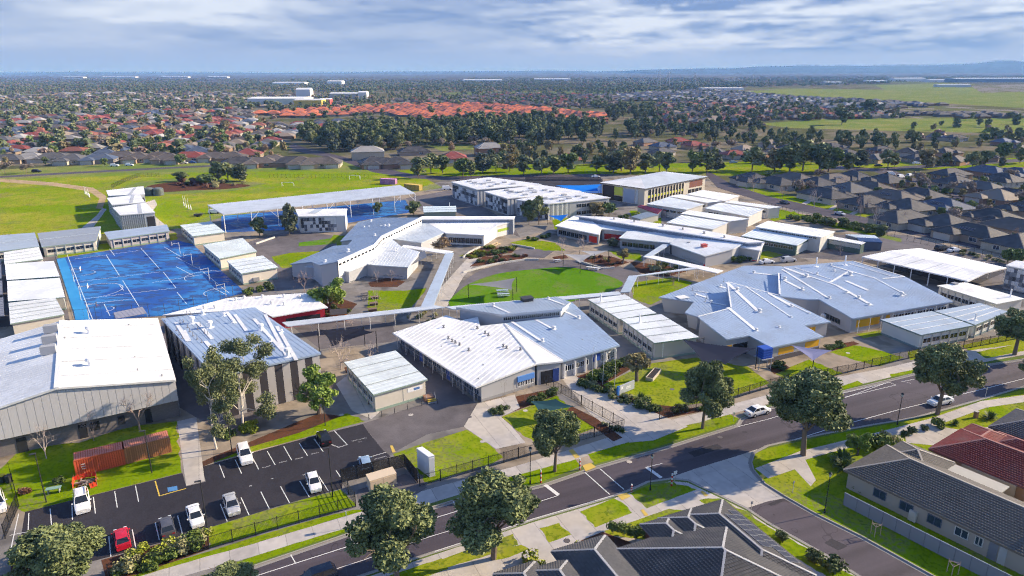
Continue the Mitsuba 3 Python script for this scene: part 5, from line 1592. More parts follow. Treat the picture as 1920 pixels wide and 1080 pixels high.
def mid_tree(seed, H=11.0, W=8.5, n=1300, size=.8, trunk_h=3.0, c0=(0.028, 0.042, 0.018), c1=(0.10, 0.108, 0.045), bark=(0.22, .18, .15), nb=18):
    rng = np.random.default_rng(seed)
    m = MB(bark)
    m.tube([0, 0, -.2], [0, 0, H * .6], .24, .1, 5, cap=False)
    blobs = []
    for k in range(4):
        a = rng.random() * 6.28
        m.tube([0, 0, trunk_h * .8], [math.cos(a) * W * .28, math.sin(a) * W * .28, H * .62], .12, .05, 4, cap=False)
    for k in range(nb):
        t = rng.random() ** .8
        z = trunk_h + (H - trunk_h) * t
        prof = math.sin(math.pi * min(1, t * .8 + .14)) ** .7
        a, r = rng.random() * 6.28, rng.random() ** .5 * W * .38 * prof
        s = (.7 + .9 * rng.random()) * W / 8
        blobs.append(((r * math.cos(a), r * math.sin(a), z - s * .5), (s * 1.15, s * 1.15, s * .9)))
    return m, leaf_mesh(rng, blobs, n, size, c0, c1, shell=.45)


def shrub(seed, n=420, size=.22, c0=(0.04, .07, .015), c1=(0.13, .17, .035), W=1.3, H=1.0):
    rng = np.random.default_rng(seed)
    blobs = [((rng.normal() * W * .28, rng.normal() * W * .28, H * (.35 + .3 * rng.random())), (W * .33, W * .33, H * .4)) for k in range(7)]
    return leaf_mesh(rng, blobs, n, size, c0, c1, shell=.5)


for i in range(4):
    add_proto(f'dense_{i}', *dense_tree(100 + i, nb=104 + 8 * i, n=27000, size=.20, taper=[.75, .6, .85, .7][i]))
add_proto('round', *dense_tree(140, H=5.6, W=5.0, trunk_h=.8, n=9000, size=.2, nb=84, c0=(0.05, .085, .015), c1=(.15, .19, .035)))
add_proto('small', *dense_tree(150, H=4.0, W=3.6, trunk_h=1.5, n=3600, size=.18, nb=44, c0=(0.07, .06, .03), c1=(.19, .16, .07)))
for i in range(2):
    add_proto(f'gum_{i}', *gum_tree(210 + i))
for i in range(3):
    add_proto(f'bare_{i}', bare_tree(300 + i, bark=[(0.34, .26, .23), (0.50, .42, .38), (0.32, .25, .235)][i]), None)
add_proto('bare_slim', bare_tree(310, H=5.5, depth=3, trunk=1.8, spread=.3, r=.06, bark=(.30, .25, .22)), None)
MIDC = [((0.028, 0.042, 0.018), (0.10, 0.108, 0.045)), ((0.022, 0.036, 0.016), (0.075, 0.088, 0.036)), ((0.04, 0.055, 0.022), (0.135, 0.14, 0.065)), ((0.03, 0.05, 0.018), (0.095, 0.12, 0.035)), ((0.05, 0.045, 0.022), (0.14, 0.115, 0.055)), ((0.024, 0.035, 0.020), (0.075, 0.08, 0.05))]
for i in range(6):
    add_proto(f'mid_{i}', *mid_tree(400 + i, c0=MIDC[i][0], c1=np.array(MIDC[i][1]) * 1.3, nb=14 + 2 * i, H=[11, 10, 12, 9, 10, 11][i], W=[8.5, 8, 8, 7, 9, 7.5][i]))
for i in range(2):
    rng = np.random.default_rng(450 + i)
    m = MB((.26, .2, .18))
    m.tube([0, 0, 0], [0, 0, 3], .15, .08, 5)
    add_proto(f'winter_{i}', m, leaf_mesh(rng, [((rng.normal() * 1.2, rng.normal() * 1.2, 3.6 + rng.random() * 2.2), (1.5, 1.5, 1.3)) for k in range(9)], 700, .42, [(0.085, .068, .055), (0.10, .072, .045)][i], [(0.19, .158, .13), (0.21, .15, .085)][i], shell=.3, stretch=2.6))
for i in range(5):
    add_proto(f'far_{i}', None, (lambda t: t[1])(mid_tree(500 + i, n=150, size=1.9, trunk_h=1.6, nb=9, c0=np.array(MIDC[i][0]) * 1.2 + .008, c1=np.array(MIDC[i][1]) * 1.15 + .014, H=[11, 10, 12, 9, 9][i])), crown_name='crown')
add_proto('far_5', None, (lambda t: t[1])(mid_tree(505, n=130, size=1.7, trunk_h=1.2, nb=9, c0=(0.10, .07, .055), c1=(.22, .155, .125), H=7)), crown_name='crown')
SHC = [((0.04, .07, .015), (0.13, .17, .035)), ((0.025, .045, .014), (0.075, .10, .03)), ((0.14, .14, .06), (0.34, .32, .16)), ((0.09, .04, .03), (0.20, .10, .06)), ((0.10, .13, .012), (0.28, .30, .03))]
for i in range(5):
    add_proto(f'shrub_{i}', None, shrub(600 + i, n=520, size=.17, c0=np.array(SHC[i][0]) * .6, c1=np.array(SHC[i][1]) * .6), crown_name='foliage')
for i in range(2):
    rng = np.random.default_rng(650 + i)
    n = 130
    a = rng.random(n) * 6.28
    e = .25 + rng.random(n) * 1.05
    L = .75 + .5 * rng.random(n)
    d = np.stack([np.cos(a) * np.cos(e), np.sin(a) * np.cos(e), np.sin(e)], 1)
    w = np.stack([-np.sin(a), np.cos(a), 0 * a], 1) * .045
    mid = d * (L * .55)[:, None]
    tip = d * L[:, None] - np.array([0, 0, .25]) * L[:, None] * np.cos(e)[:, None]
    v = np.stack([-w * .6, w * .6, mid - w, mid + w, tip], 1).reshape(-1, 3)
    f = ((np.arange(n) * 5)[:, None, None] + np.array([[0, 1, 3], [0, 3, 2], [2, 3, 4]])).reshape(-1, 3)
    c = np.repeat(np.array([[.05, .085, .02]]) + rng.random((n, 1)) * np.array([[.10, .12, .03]]), 5, 0)
    add_proto(f'strap_{i}', None, (v, f, c), crown_name='leaves')


def place(name, proto, pos, sx, sz, rot=None, label=None, cat=None, group=None, key=None, kind=None):
    key = key or thing(name, label, cat, group, kind)
    r = rnd.random() * 360 if rot is None else rot
    scene[key] = {'type': 'instance', 'group': {'type': 'ref', 'id': 'proto_' + proto}, 'to_world': T().translate([float(x) for x in pos]).rotate([0, 0, 1], r).scale([sx, sx, sz])}
    return key


def plant(name, proto, base, top, width, label, cat='tree', group=None, rot=None):
    """Base pixel, top row and crown width in photograph pixels."""
    o = P(*base)
    h = PV(base[0], top, o)
    H, W = protos[proto]
    width *= .95 if proto.startswith(('dense', 'round', 'small')) else .88
    return place(name, proto, o, width / scale_at(o + [0, 0, h * .6]) / W, h / H, rot, label, cat, group)


for base, top, w, pr, lab in [
    ((745, 1090), 930, 148, 'dense_0', 'big dense dark green tree at the bottom edge between road and footpath'),
    ((925, 1047), 893, 150, 'dense_1', 'dense dark green street tree standing over the road, second from the bottom'),
    ((1040, 884), 770, 90, 'dense_2', 'street tree with a reddish top on the kerb island beside the crossing'),
    ((1317, 803), 674, 95, 'dense_3', 'slender dark street tree between road and sign lawn, beside the white parked car'),
    ((1506, 853), 697, 138, 'dense_1', 'large dark street tree on the corner of the side street'),
    ((1757, 777), 640, 104, 'dense_0', 'large light green street tree above the white car at the kerb'),
    ((1902, 665), 578, 92, 'dense_0', 'dark street tree at the right edge beside the school fence'),
    ((1935, 722), 662, 52, 'dense_3', 'street tree cut off by the right edge above the road'),
    ((118, 1120), 999, 140, 'dense_2', 'grey green tree at the bottom left corner of the car park'),
    ((430, 1118), 1060, 96, 'dense_3', 'tree top poking up from the bottom edge beside the footpath')]:
    plant('street_tree', pr, base, top, w, lab)
plant('gum_tree', 'gum_0', (406, 842), 645, 118, 'tall pale trunked gum tree in front of the striped block, left of two')
plant('gum_tree', 'gum_1', (456, 800), 634, 140, 'tall pale trunked gum tree in front of the striped block, right of two')
plant('round_tree', 'round', (597, 776), 690, 74, 'round bright green tree before the right end of the striped block')
plant('round_tree', 'round', (618, 584), 520, 66, 'round green tree beside the canteen roof')
plant('garden_tree', 'small', (1194, 714), 662, 46, 'small brownish tree on the sign lawn')
plant('garden_tree', 'small', (1168, 494), 466, 24, 'small round olive tree beside the timber play garden')
plant('garden_tree', 'round', (1608, 852), 806, 42, 'clipped bright green tree beside the long tiled house')
for base, top, w, pr, lab in [((543, 441), 380, 34, 'mid_5', 'dark narrow tree before the long canopy beside the checkered block'), ((487, 443), 405, 34, 'mid_0', 'grey green tree before the left part of the long canopy'), ((709, 401), 378, 20, 'mid_1', 'small dark tree at the blue court under the canopy'),
                              ((776, 404), 376, 32, 'mid_1', 'dark round tree beside the small pale portable behind the green trimmed wing'), ((992, 421), 372, 36, 'mid_0', 'tall grey green tree before the striped end wall, left of two'), ((1010, 422), 365, 36, 'mid_2', 'tall grey green tree before the striped end wall, right of two'),
                              ((1118, 405), 378, 34, 'mid_4', 'bushy olive tree below the yellow accent building, left of two'), ((1142, 404), 380, 30, 'mid_3', 'bushy green tree below the yellow accent building, right of two'), ((1552, 424), 407, 26, 'mid_1', 'dark bushy tree at the east street fence, left of the pair'), ((1580, 424), 407, 26, 'mid_1', 'dark bushy tree at the east street fence, right of the pair'),
                              ((1600, 432), 414, 18, 'mid_3', 'bushy dark green tree right of the pair at the east fence'), ((1652, 440), 420, 24, 'mid_1', 'bushy tree behind the white shelter, left'), ((1888, 494), 465, 24, 'mid_3', 'dark green bush tree at the right edge by the east street, left of two'), ((1908, 496), 467, 30, 'mid_3', 'dark green bush tree at the right edge by the east street, right of two')]:
    plant('school_tree', pr, base, top, w, lab)
for base, top, w, pr, lab in [
    ((262, 806), 738, 76, 'bare_0', 'leafless tree before the gabled hall behind the red containers'), ((87, 860), 790, 40, 'bare_1', 'leafless tree in a timber bed before the hall, left of the containers'), ((176, 826), 768, 40, 'bare_2', 'leafless slender tree at the left end of the red containers'),
    ((640, 693), 632, 56, 'bare_1', 'bare pale branched tree behind the cream portable, left of two'), ((694, 676), 640, 46, 'bare_1', 'bare pale branched tree behind the cream portable, right of two'), ((622, 745), 695, 30, 'bare_0', 'bare tree beside the round green tree'),
    ((945, 759), 704, 22, 'bare_slim', 'thin bare sapling before the central building, left of three'), ((967, 756), 716, 20, 'bare_slim', 'thin bare sapling before the central building, middle of three'), ((984, 757), 712, 20, 'bare_slim', 'thin bare sapling before the central building, right of three'),
    ((660, 610), 595, 30, 'bare_1', 'bare tree below the covered way by the canteen'), ((571, 548), 508, 46, 'bare_0', 'bare brown tree at the tip of the green trimmed wing'), ((707, 530), 505, 22, 'bare_1', 'pale bare sapling in the garden bed before the green trimmed wing, left of two'), ((734, 528), 505, 20, 'bare_1', 'pale bare sapling in the garden bed before the green trimmed wing, right of two'),
    ((704, 575), 542, 26, 'bare_1', 'bare tree on the concrete path south of the green trimmed wing'), ((825, 477), 444, 42, 'winter_1', 'yellowish thin leaved tree at the corner of the covered way'), ((1053, 476), 441, 28, 'bare_1', 'pale bare tree before the white roof of the red trimmed wing, left of two'), ((1094, 470), 442, 38, 'bare_1', 'pale bare tree before the red wall panel, right of two'),
    ((1150, 462), 445, 24, 'mid_5', 'grey olive tree at the glazed front of the red trimmed wing'), ((902, 455), 440, 26, 'bare_0', 'bare bush tree before the white end of the green trimmed wing'), ((870, 453), 436, 22, 'bare_2', 'bare tree beside the dark pole before the white roofed wing'), ((1262, 535), 510, 40, 'bare_0', 'bare spreading tree under the bent covered way'), ((1575, 480), 455, 26, 'bare_2', 'bare tree in the service yard behind the white flues')]:
    plant('bare_tree', pr, base, top, w, lab)
EBT = [((1466, 374), 345, 22), ((1526, 390), 352, 30), ((1570, 396), 376, 24), ((1612, 409), 366, 34), ((1637, 426), 378, 40), ((1690, 425), 395, 30), ((1815, 445), 405, 40), ((1412, 360), 325, 24), ((1840, 330), 300, 20), ((1908, 455), 425, 30), ((1580, 358), 330, 30)]
for i, (b, t, w) in enumerate(EBT):
    plant('bare_street_tree', f'bare_{i % 3}', b, t, w, f"leafless brown tree along the east street, number {['one', 'two', 'three', 'four', 'five', 'six', 'seven', 'eight', 'nine', 'ten', 'eleven'][sorted(range(len(EBT)), key=lambda q: EBT[q][0][0]).index(i)]} from the left", 'tree')


SHRUB_LOOK = {'shrub_0': 'green', 'shrub_1': 'dark green', 'shrub_2': 'straw coloured', 'shrub_3': 'reddish brown', 'shrub_4': 'yellow green', 'strap_0': 'spiky', 'strap_1': 'spiky'}
ONES = ['', 'first', 'second', 'third', 'fourth', 'fifth', 'sixth', 'seventh', 'eighth', 'ninth', 'tenth', 'eleventh', 'twelfth', 'thirteenth', 'fourteenth', 'fifteenth', 'sixteenth', 'seventeenth', 'eighteenth', 'nineteenth']
TENS = {2: 'twent', 3: 'thirt', 4: 'fort', 5: 'fift', 6: 'sixt', 7: 'sevent', 8: 'eight', 9: 'ninet'}


def ordinal(i):
    i += 1
    if i < 20:
        return ONES[i]
    t = TENS[min(9, i // 10)]
    return t + ('ieth' if i % 10 == 0 else 'y-' + ONES[i % 10])


def bed(poly, n, pr, smin, smax, label, group, seed, name='shrub', cat='shrub'):
    """Plants scattered over a garden bed given in pixels."""
    r = random.Random(seed)
    g = Polygon(pix(poly)).buffer(0)
    x0, y0, x1, y1 = g.bounds
    k, got = 0, []
    while k < n:
        x, y = r.uniform(x0, x1), r.uniform(y0, y1)
        if not g.contains(Point(x, y)):
            continue
        s = r.uniform(smin, smax)
        got.append((x - .0 * y, y, s, r.choice(pr), r.uniform(.8, 1.15), r.random() * 360))
        k += 1
    got.sort(key=lambda t: t[0] / t[1])
    for i, (x, y, s, p_, hz, ro) in enumerate(got):
        look = SHRUB_LOOK[p_] + (' large' if s > smin + .66 * (smax - smin) else ' small' if s < smin + .33 * (smax - smin) else '')
        place(name, p_, [x, y, 0.0], s, s * hz, ro, f"{look} {label}, {ordinal(i)} from the left", cat, group)


bed([(1100, 712), (1130, 695), (1185, 678), (1170, 690), (1125, 720)], 26, ['shrub_0', 'shrub_0', 'shrub_1'], .9, 1.5, 'rounded shrub right of the entrance path', 'shrubs right of the entrance path', 1)
bed([(1070, 715), (1120, 718), (1180, 745), (1260, 765), (1340, 758), (1345, 764), (1230, 782), (1140, 745)], 44, ['shrub_1', 'shrub_1', 'shrub_2', 'strap_0', 'shrub_0'], .6, 1.3, 'shrub in the mulch around the school sign', 'shrubs under the school sign', 2)
bed([(985, 752), (1035, 735), (1040, 742), (1000, 760)], 7, ['shrub_0', 'shrub_1'], .7, 1.1, 'shrub before the central building', 'shrubs before the central building', 3)
bed([(915, 776), (955, 760), (945, 776), (930, 782)], 6, ['shrub_1'], .6, 1.0, 'shrub at the tip of the mulch bed', 'shrubs at the left tip of the mulch bed', 31)
bed([(205, 1052), (270, 1032), (390, 1000), (388, 1022), (260, 1072), (215, 1085)], 30, ['shrub_0', 'shrub_0', 'shrub_4', 'shrub_2'], .8, 1.5, 'shrub between car park and street fence', 'shrubs along the car park fence', 4)
bed([(30, 1052), (52, 1050), (52, 1065), (34, 1066)], 2, ['shrub_4'], 1.0, 1.5, 'shrub at the car park gate', 'shrubs at the car park gate', 5)
bed([(405, 815), (470, 795), (475, 808), (412, 826)], 8, ['shrub_0', 'shrub_4'], .9, 1.4, 'shrub under the gum trees', 'shrubs under the gum trees', 6)
bed([(1170, 818), (1182, 812), (1130, 790), (1120, 795)], 7, ['strap_0', 'shrub_2'], .5, .8, 'tuft beside the entrance fence', 'tufts beside the entrance fence', 7)
bed([(1545, 652), (1600, 641), (1606, 645), (1560, 658)], 9, ['shrub_1', 'shrub_0'], .6, 1.0, 'shrub below the yellow panels', 'shrubs below the yellow panels', 8)
bed([(868, 478), (905, 466), (970, 464), (960, 472), (890, 484)], 24, ['shrub_0', 'shrub_1', 'strap_0', 'shrub_4'], .8, 1.4, 'shrub before the white roofed wing', 'shrubs before the white roofed wing', 9)
bed([(885, 498), (905, 484), (960, 479), (988, 481), (970, 487), (905, 496)], 24, ['shrub_1', 'strap_1', 'shrub_3'], .6, 1.1, 'plant above the synthetic lawn', 'plants above the synthetic lawn', 10)
bed([(1100, 480), (1145, 483), (1175, 492), (1150, 500), (1100, 490)], 14, ['shrub_3', 'shrub_2', 'shrub_1'], .6, 1.1, 'plant beside the grey sail', 'plants in the play garden', 11)
bed([(1205, 492), (1250, 499), (1288, 508), (1250, 516), (1205, 508)], 18, ['shrub_1', 'shrub_0', 'shrub_2'], .9, 1.4, 'shrub under the white covered way', 'shrubs under the white covered way', 12)
bed([(1352, 488), (1385, 480), (1420, 484), (1400, 494), (1360, 500)], 14, ['shrub_1', 'shrub_1', 'shrub_0'], 1.0, 1.7, 'shrub behind the yellow panel building', 'shrubs behind the yellow panel building', 13)
bed([(735, 500), (775, 508), (765, 520), (740, 525), (790, 490)], 10, ['shrub_1', 'shrub_3'], .8, 1.4, 'shrub beside the green trimmed wing', 'shrubs at the green trimmed wing', 14)
bed([(1480, 408), (1540, 412), (1640, 432), (1690, 446), (1690, 450), (1560, 424), (1480, 414)], 30, ['shrub_1', 'shrub_0', 'shrub_1'], 1.2, 2.4, 'shrub along the east fence', 'shrubs along the east fence', 15)
bed([(1800, 470), (1880, 490), (1884, 496), (1800, 478)], 12, ['shrub_1', 'shrub_2'], .8, 1.3, 'shrub beyond the white shelter', 'shrubs beyond the white shelter', 16)
bed([(1445, 688), (1472, 682), (1478, 690), (1452, 698)], 6, ['shrub_1'], .7, 1.1, 'shrub beside the water tank', 'shrubs beside the water tank', 17)
bed([(648, 695), (665, 685), (705, 765), (700, 770)], 9, ['shrub_3', 'shrub_1'], .5, .8, 'plant beside the cream portable', 'plants beside the cream portable', 18)
bed([(450, 545), (500, 535), (520, 545), (470, 556)], 9, ['shrub_1', 'shrub_0'], .8, 1.4, 'shrub beside the canteen', 'shrubs beside the canteen', 19)
bed([(600, 590), (618, 576), (660, 570), (668, 580), (640, 600)], 9, ['shrub_1', 'shrub_3'], .8, 1.3, 'shrub around the cubby', 'shrubs around the cubby', 41)
bed([(985, 446), (1030, 440), (1038, 446), (1000, 454)], 10, ['shrub_0', 'shrub_1'], .8, 1.4, 'shrub below the tall tree pair', 'shrubs at the pair of trees', 42)
bed([(1160, 408), (1235, 398), (1240, 410), (1170, 420)], 14, ['shrub_0', 'shrub_4', 'shrub_1'], 1.0, 1.9, 'shrub behind the red trimmed wing', 'shrubs behind the red trimmed wing', 43)
bed([(745, 590), (800, 585), (850, 600), (790, 612)], 8, ['shrub_1', 'shrub_2'], .6, 1.0, 'shrub below the covered way by the central building', 'shrubs below the covered way', 44)
bed([(330, 339), (420, 338), (470, 346), (400, 354), (320, 352)], 26, ['shrub_1', 'shrub_2', 'shrub_3'], 1.2, 2.6, 'shrub in the swale behind the oval', 'shrubs in the swale', 45)
for i, (x, y, lab) in enumerate([(1149, 1000, 'left'), (1170, 1006, 'middle'), (1192, 1013, 'right')]):
    o = P(x, y)
    k = thing('topiary_tree', f'small ball clipped tree on the front lawn, {lab} of three', 'tree', 'ball clipped trees')
    place('', 'shrub_0', o + [0, 0, .55], 1.0 + .15 * i, 1.05 + .15 * i, key=k + '__crown')
    part(k, 'trunk', MB((.3, .25, .2)).tube(o, o + [0, 0, .9], .05), 'bark')
for (x, y, s, pr, nm, lab, cat) in [(1128, 1048, 1.9, 'shrub_1', 'garden_shrub', 'dark shrub between the two grey tiled houses beside the brick drive', 'shrub'), (1145, 1056, 1.1, 'shrub_4', 'garden_shrub', 'yellowish shrub beside the blue bin', 'shrub'), (1096, 1030, 1.0, 'shrub_4', 'garden_shrub', 'yellow flowering shrub at the tip of the house roof', 'shrub'), (1000, 1062, 1.4, 'shrub_4', 'garden_shrub', 'yellow green shrub at the brick letterbox by the bottom edge', 'shrub'),
                              (1610, 915, 2.0, 'strap_0', 'yucca_plant', 'spiky yucca behind the side street fence', 'plant'), (1578, 866, 2.2, 'strap_1', 'palm_plant', 'broad fan leaved palm beside the long house', 'plant'), (1582, 878, 1.9, 'strap_0', 'palm_plant', 'green palm tuft at the front corner of the long house', 'plant'), (1645, 838, 2.1, 'shrub_0', 'garden_shrub', 'green hedge shrub behind the long house, left of two', 'shrub'), (1668, 832, 1.8, 'shrub_2', 'garden_shrub', 'pale green hedge shrub behind the long house, right of two', 'shrub'),
                              (1697, 818, .9, 'shrub_1', 'garden_shrub', 'small clipped dark ball shrub on the verge, left of three', 'shrub'), (1710, 812, 1.0, 'shrub_1', 'garden_shrub', 'small clipped dark ball shrub on the verge, middle of three', 'shrub'), (1733, 806, .8, 'shrub_1', 'garden_shrub', 'small clipped dark ball shrub on the verge, right of three', 'shrub'), (1758, 800, 1.3, 'shrub_0', 'garden_shrub', 'round green shrub before the red roofed house', 'shrub'), (1790, 796, 1.0, 'strap_1', 'garden_shrub', 'pale tufted plant before the red roofed house', 'plant'), (1856, 785, 1.5, 'strap_0', 'palm_plant', 'light green young palm beside the brick letterbox', 'plant'),
                              (1464, 1010, 1.0, 'shrub_1', 'garden_shrub', 'small shrub on the side street verge, upper of three', 'shrub'), (1528, 1052, 1.3, 'shrub_1', 'garden_shrub', 'small shrub on the side street verge, middle of three', 'shrub'), (1562, 1068, 1.6, 'shrub_1', 'garden_shrub', 'shrub on the side street verge, lowest of three', 'shrub'), (1200, 752, 1.7, 'strap_1', 'flax_plant', 'pale straw coloured tuft under the school sign', 'plant'), (46, 925, .9, 'shrub_3', 'garden_shrub', 'brown dry shrub beside the car park gate', 'shrub'), (112, 905, .9, 'shrub_1', 'garden_shrub', 'dark low shrub beside the green bench', 'shrub')]:
    place(nm, pr, P(x, y), s, s, None, lab, cat)
# ---------------------------------------------------------------- houses
def hip_parts(w, d, eave, pitch, over=.5):
    """Corners of a hip roof over a w x d plan centred on the origin, ridge along the longer side: [(face polygon)...]."""
    W, D = w / 2 + over, d / 2 + over
    h = min(W, D) * math.tan(pitch)
    if W >= D:
        r0, r1 = np.array([-(W - D), 0, eave + h]), np.array([W - D, 0, eave + h])
    else:
        r0, r1 = np.array([0, -(D - W), eave + h]), np.array([0, D - W, eave + h])
    a, b, c, e = [np.array([sx * W, sy * D, eave]) for sx, sy in ((-1, -1), (1, -1), (1, 1), (-1, 1))]
    if W >= D:
        return [[a, b, r1, r0], [b, c, r1], [c, e, r0, r1], [e, a, r0]]
    return [[a, b, r0], [b, c, r1, r0], [c, e, r1], [e, a, r0, r1]]


def rotz(p, yaw, o):
    c, s = math.cos(yaw), math.sin(yaw)
    p = np.asarray(p, float)
    return np.column_stack([p[..., 0] * c - p[..., 1] * s + o[0], p[..., 0] * s + p[..., 1] * c + o[1], p[..., 2] + (o[2] if len(o) > 2 else 0)])


def tile_face(m, poly, color, tw=.31, th=.36, rr=random.Random(3)):
    """Lays single tiles over one roof face: each a bowed shell with its lower edge proud of the course below."""
    p = np.asarray(poly, float)
    n = np.zeros(3)
    for i in range(len(p)):
        n += np.cross(p[i], p[(i + 1) % len(p)])
    n /= np.linalg.norm(n)
    g = np.array([n[0], n[1], 0])
    down = np.array([n[0] * n[2], n[1] * n[2], -(n[0] ** 2 + n[1] ** 2)])
    down /= np.linalg.norm(down)
    s = np.cross(n, down)
    q = np.column_stack([p @ s, p @ down])
    G = Polygon(q).buffer(-.02)
    if G.is_empty:
        return
    x0, y0, x1, y1 = G.bounds
    base = p[0] - s * q[0, 0] - down * q[0, 1]
    from shapely import contains_xy
    ys, xs = np.arange(y0, y1, th), np.arange(x0, x1, tw)
    X, Y = np.meshgrid(xs, ys)
    X = X + (np.arange(len(ys)) % 2)[:, None] * tw * .5
    ok = contains_xy(G, X + tw / 2, Y + th / 2)
    X, Y = X[ok], Y[ok]
    k = len(X)
    if k == 0:
        return
    rng = np.random.default_rng(5)
    jit = rng.random(k) * .008
    V = []
    for fx, fy, h in [(0, 0, .0), (.5, 0, .03), (1, 0, .0), (0, 1.04, .10), (.5, 1.04, .14), (1, 1.04, .10), (0, 1.06, .0), (.5, 1.06, .0), (1, 1.06, .0)]:
        V.append(base + np.outer(X + fx * tw, s) + np.outer(Y + fy * th, down) + np.outer(h + .012 + jit, n))
    V = np.stack(V, 1).reshape(-1, 3)
    F = (np.arange(k) * 9)[:, None, None] + np.array([[0, 3, 4], [0, 4, 1], [1, 4, 5], [1, 5, 2], [3, 6, 7], [3, 7, 4], [4, 7, 8], [4, 8, 5]])
    c = np.asarray(color) * (0.88 + .24 * rng.random((k, 1)))
    m.raw(V, F.reshape(-1, 3), np.repeat(c, 9, 0))


def hip_house(label, o, yaw, blocks, wall, roof, eave=2.5, pitch=.40, key=None, tiles=False, cap=None, group=None, name='house', cat='house', wall_mat='bricks', openings=(), detail=1, far=False):
    """blocks: [(cx, cy, w, d[, eave])] in the house's own axes, x to the right along its front, y away from the front."""
    key = key or thing(name, label, cat, group)
    o = np.asarray(o, float)
    wm, rm, cm, ts = MB(wall), MB(roof), MB(cap if cap is not None else np.asarray(roof) * 1.5 + .02), MB(roof)
    for bi, bl in enumerate(blocks):
        cx, cy, w, d = bl[:4]
        ev = bl[4] if len(bl) > 4 else eave
        pts = rotz([[cx - w / 2, cy - d / 2, 0], [cx + w / 2, cy - d / 2, 0], [cx + w / 2, cy + d / 2, 0], [cx - w / 2, cy + d / 2, 0]], yaw, o)
        wm.prism(pts, o[2] if len(o) > 2 else 0, ev - .02, top=False)
        for f in hip_parts(w, d, ev + .004 * bi, pitch):
            q = rotz(np.array(f) + [cx, cy, 0], yaw, o)
            rm.poly(q)
            if tiles:
                tile_face(ts, q, roof)
            if detail:
                # fascia and gutter on the eaves, caps on the hips
                a, b = q[0], q[1]
                rm.quad(a - [0, 0, .2], b - [0, 0, .2], b, a, np.asarray(roof) * .8 + .05)
                hi = q[-1] if len(q) > 3 else q[2]
                cm.bar(q[0] + [0, 0, .05], hi + [0, 0, .05], .26, .10)
        W, D = w / 2 + .5, d / 2 + .5
        r = rotz([[-W + cx, -D + cy, ev - .2], [W + cx, -D + cy, ev - .2], [W + cx, D + cy, ev - .2], [-W + cx, D + cy, ev - .2]], yaw, o)
        rm.poly(r[::-1], (.5, .5, .48))
        if detail:
            f = hip_parts(w, d, ev, pitch)
            rid = rotz(np.array([f[0][2], f[0][3] if len(f[0]) > 3 else f[1][2]]) + [cx, cy, .05], yaw, o) if w >= d else rotz(np.array([f[1][3], f[1][2]]) + [cx, cy, .05], yaw, o)
            cm.bar(rid[0], rid[1], .26, .10)
    part(key, 'wall', wm, wall_mat)
    rk = part(key, 'roof', rm, 'tiling')
    if tiles:
        part(rk, 'tile', ts, 'tiling', kind='stuff')
    if detail:
        part(rk, 'ridge_cap', cm, 'tiling')
    for (nm, bi, side, t0, t1, z0, z1, col) in openings:
        cx, cy, w, d = blocks[bi][:4]
        c = {'f': ((cx - w / 2, cy - d / 2), (cx + w / 2, cy - d / 2)), 'r': ((cx + w / 2, cy - d / 2), (cx + w / 2, cy + d / 2)), 'b': ((cx + w / 2, cy + d / 2), (cx - w / 2, cy + d / 2)), 'l': ((cx - w / 2, cy + d / 2), (cx - w / 2, cy - d / 2))}[side]
        a, b = rotz([[*c[0], 0], [*c[1], 0]], yaw, o)
        u = (b - a) / np.linalg.norm(b - a)
        n = np.array([u[1], -u[0], 0])
        q = a + (b - a) * (t0 + t1) / 2
        L = np.linalg.norm(b - a) * (t1 - t0)
        ax = np.array([u, n, [0, 0, 1]])
        if nm == 'window':
            f = MB(col)
            cc = np.array([q[0], q[1], (z0 + z1) / 2 + (o[2] if len(o) > 2 else 0)]) + n * .04
            for sz in (-1, 1):
                f.box(cc + [0, 0, sz * (z1 - z0) / 2], (L + .1, .12, .09), axes=ax)
            for sx in (-1, 0, 1):
                f.box(cc + u * sx * L / 2, (.09, .116, z1 - z0 - .09), axes=ax)
            wk = part(key, 'window', f)
            part(wk, 'pane', MB().box(cc - n * .02, (L - .06, .05, z1 - z0 - .1), axes=ax), 'blue_glass')
        else:
            part(key, nm, MB(col).box([q[0], q[1], (z0 + z1) / 2], (L, .14, z1 - z0), axes=ax))
    return key


def panels(key, A, B, C, nx_, ny_, gap=.04):
    """Solar panels in a grid on the plane A (corner), A->B along, A->C down."""
    A, B, C = map(np.asarray, (A, B, C))
    n = np.cross(B - A, C - A)
    n = n / np.linalg.norm(n)
    n = n if n[2] > 0 else -n
    for i in range(nx_):
        for j in range(ny_):
            q = [A + (B - A) * (i + a) / nx_ + (C - A) * (j + b) / ny_ + n * .18 for a, b in ((gap, gap), (1 - gap, gap), (1 - gap, 1 - gap), (gap, 1 - gap))]
            m = MB((.025, .032, .06))
            m.poly(q)
            for k in range(4):
                m.bar(q[k], q[(k + 1) % 4], .03, .04, (0.30, .31, .33))
            part(key, 'solar_panel', m, 'painted')


ST = math.atan2(53.7, 123.6)                      # the street's direction
BLUEF, WHF = (.10, .13, .20), (.6, .6, .6)
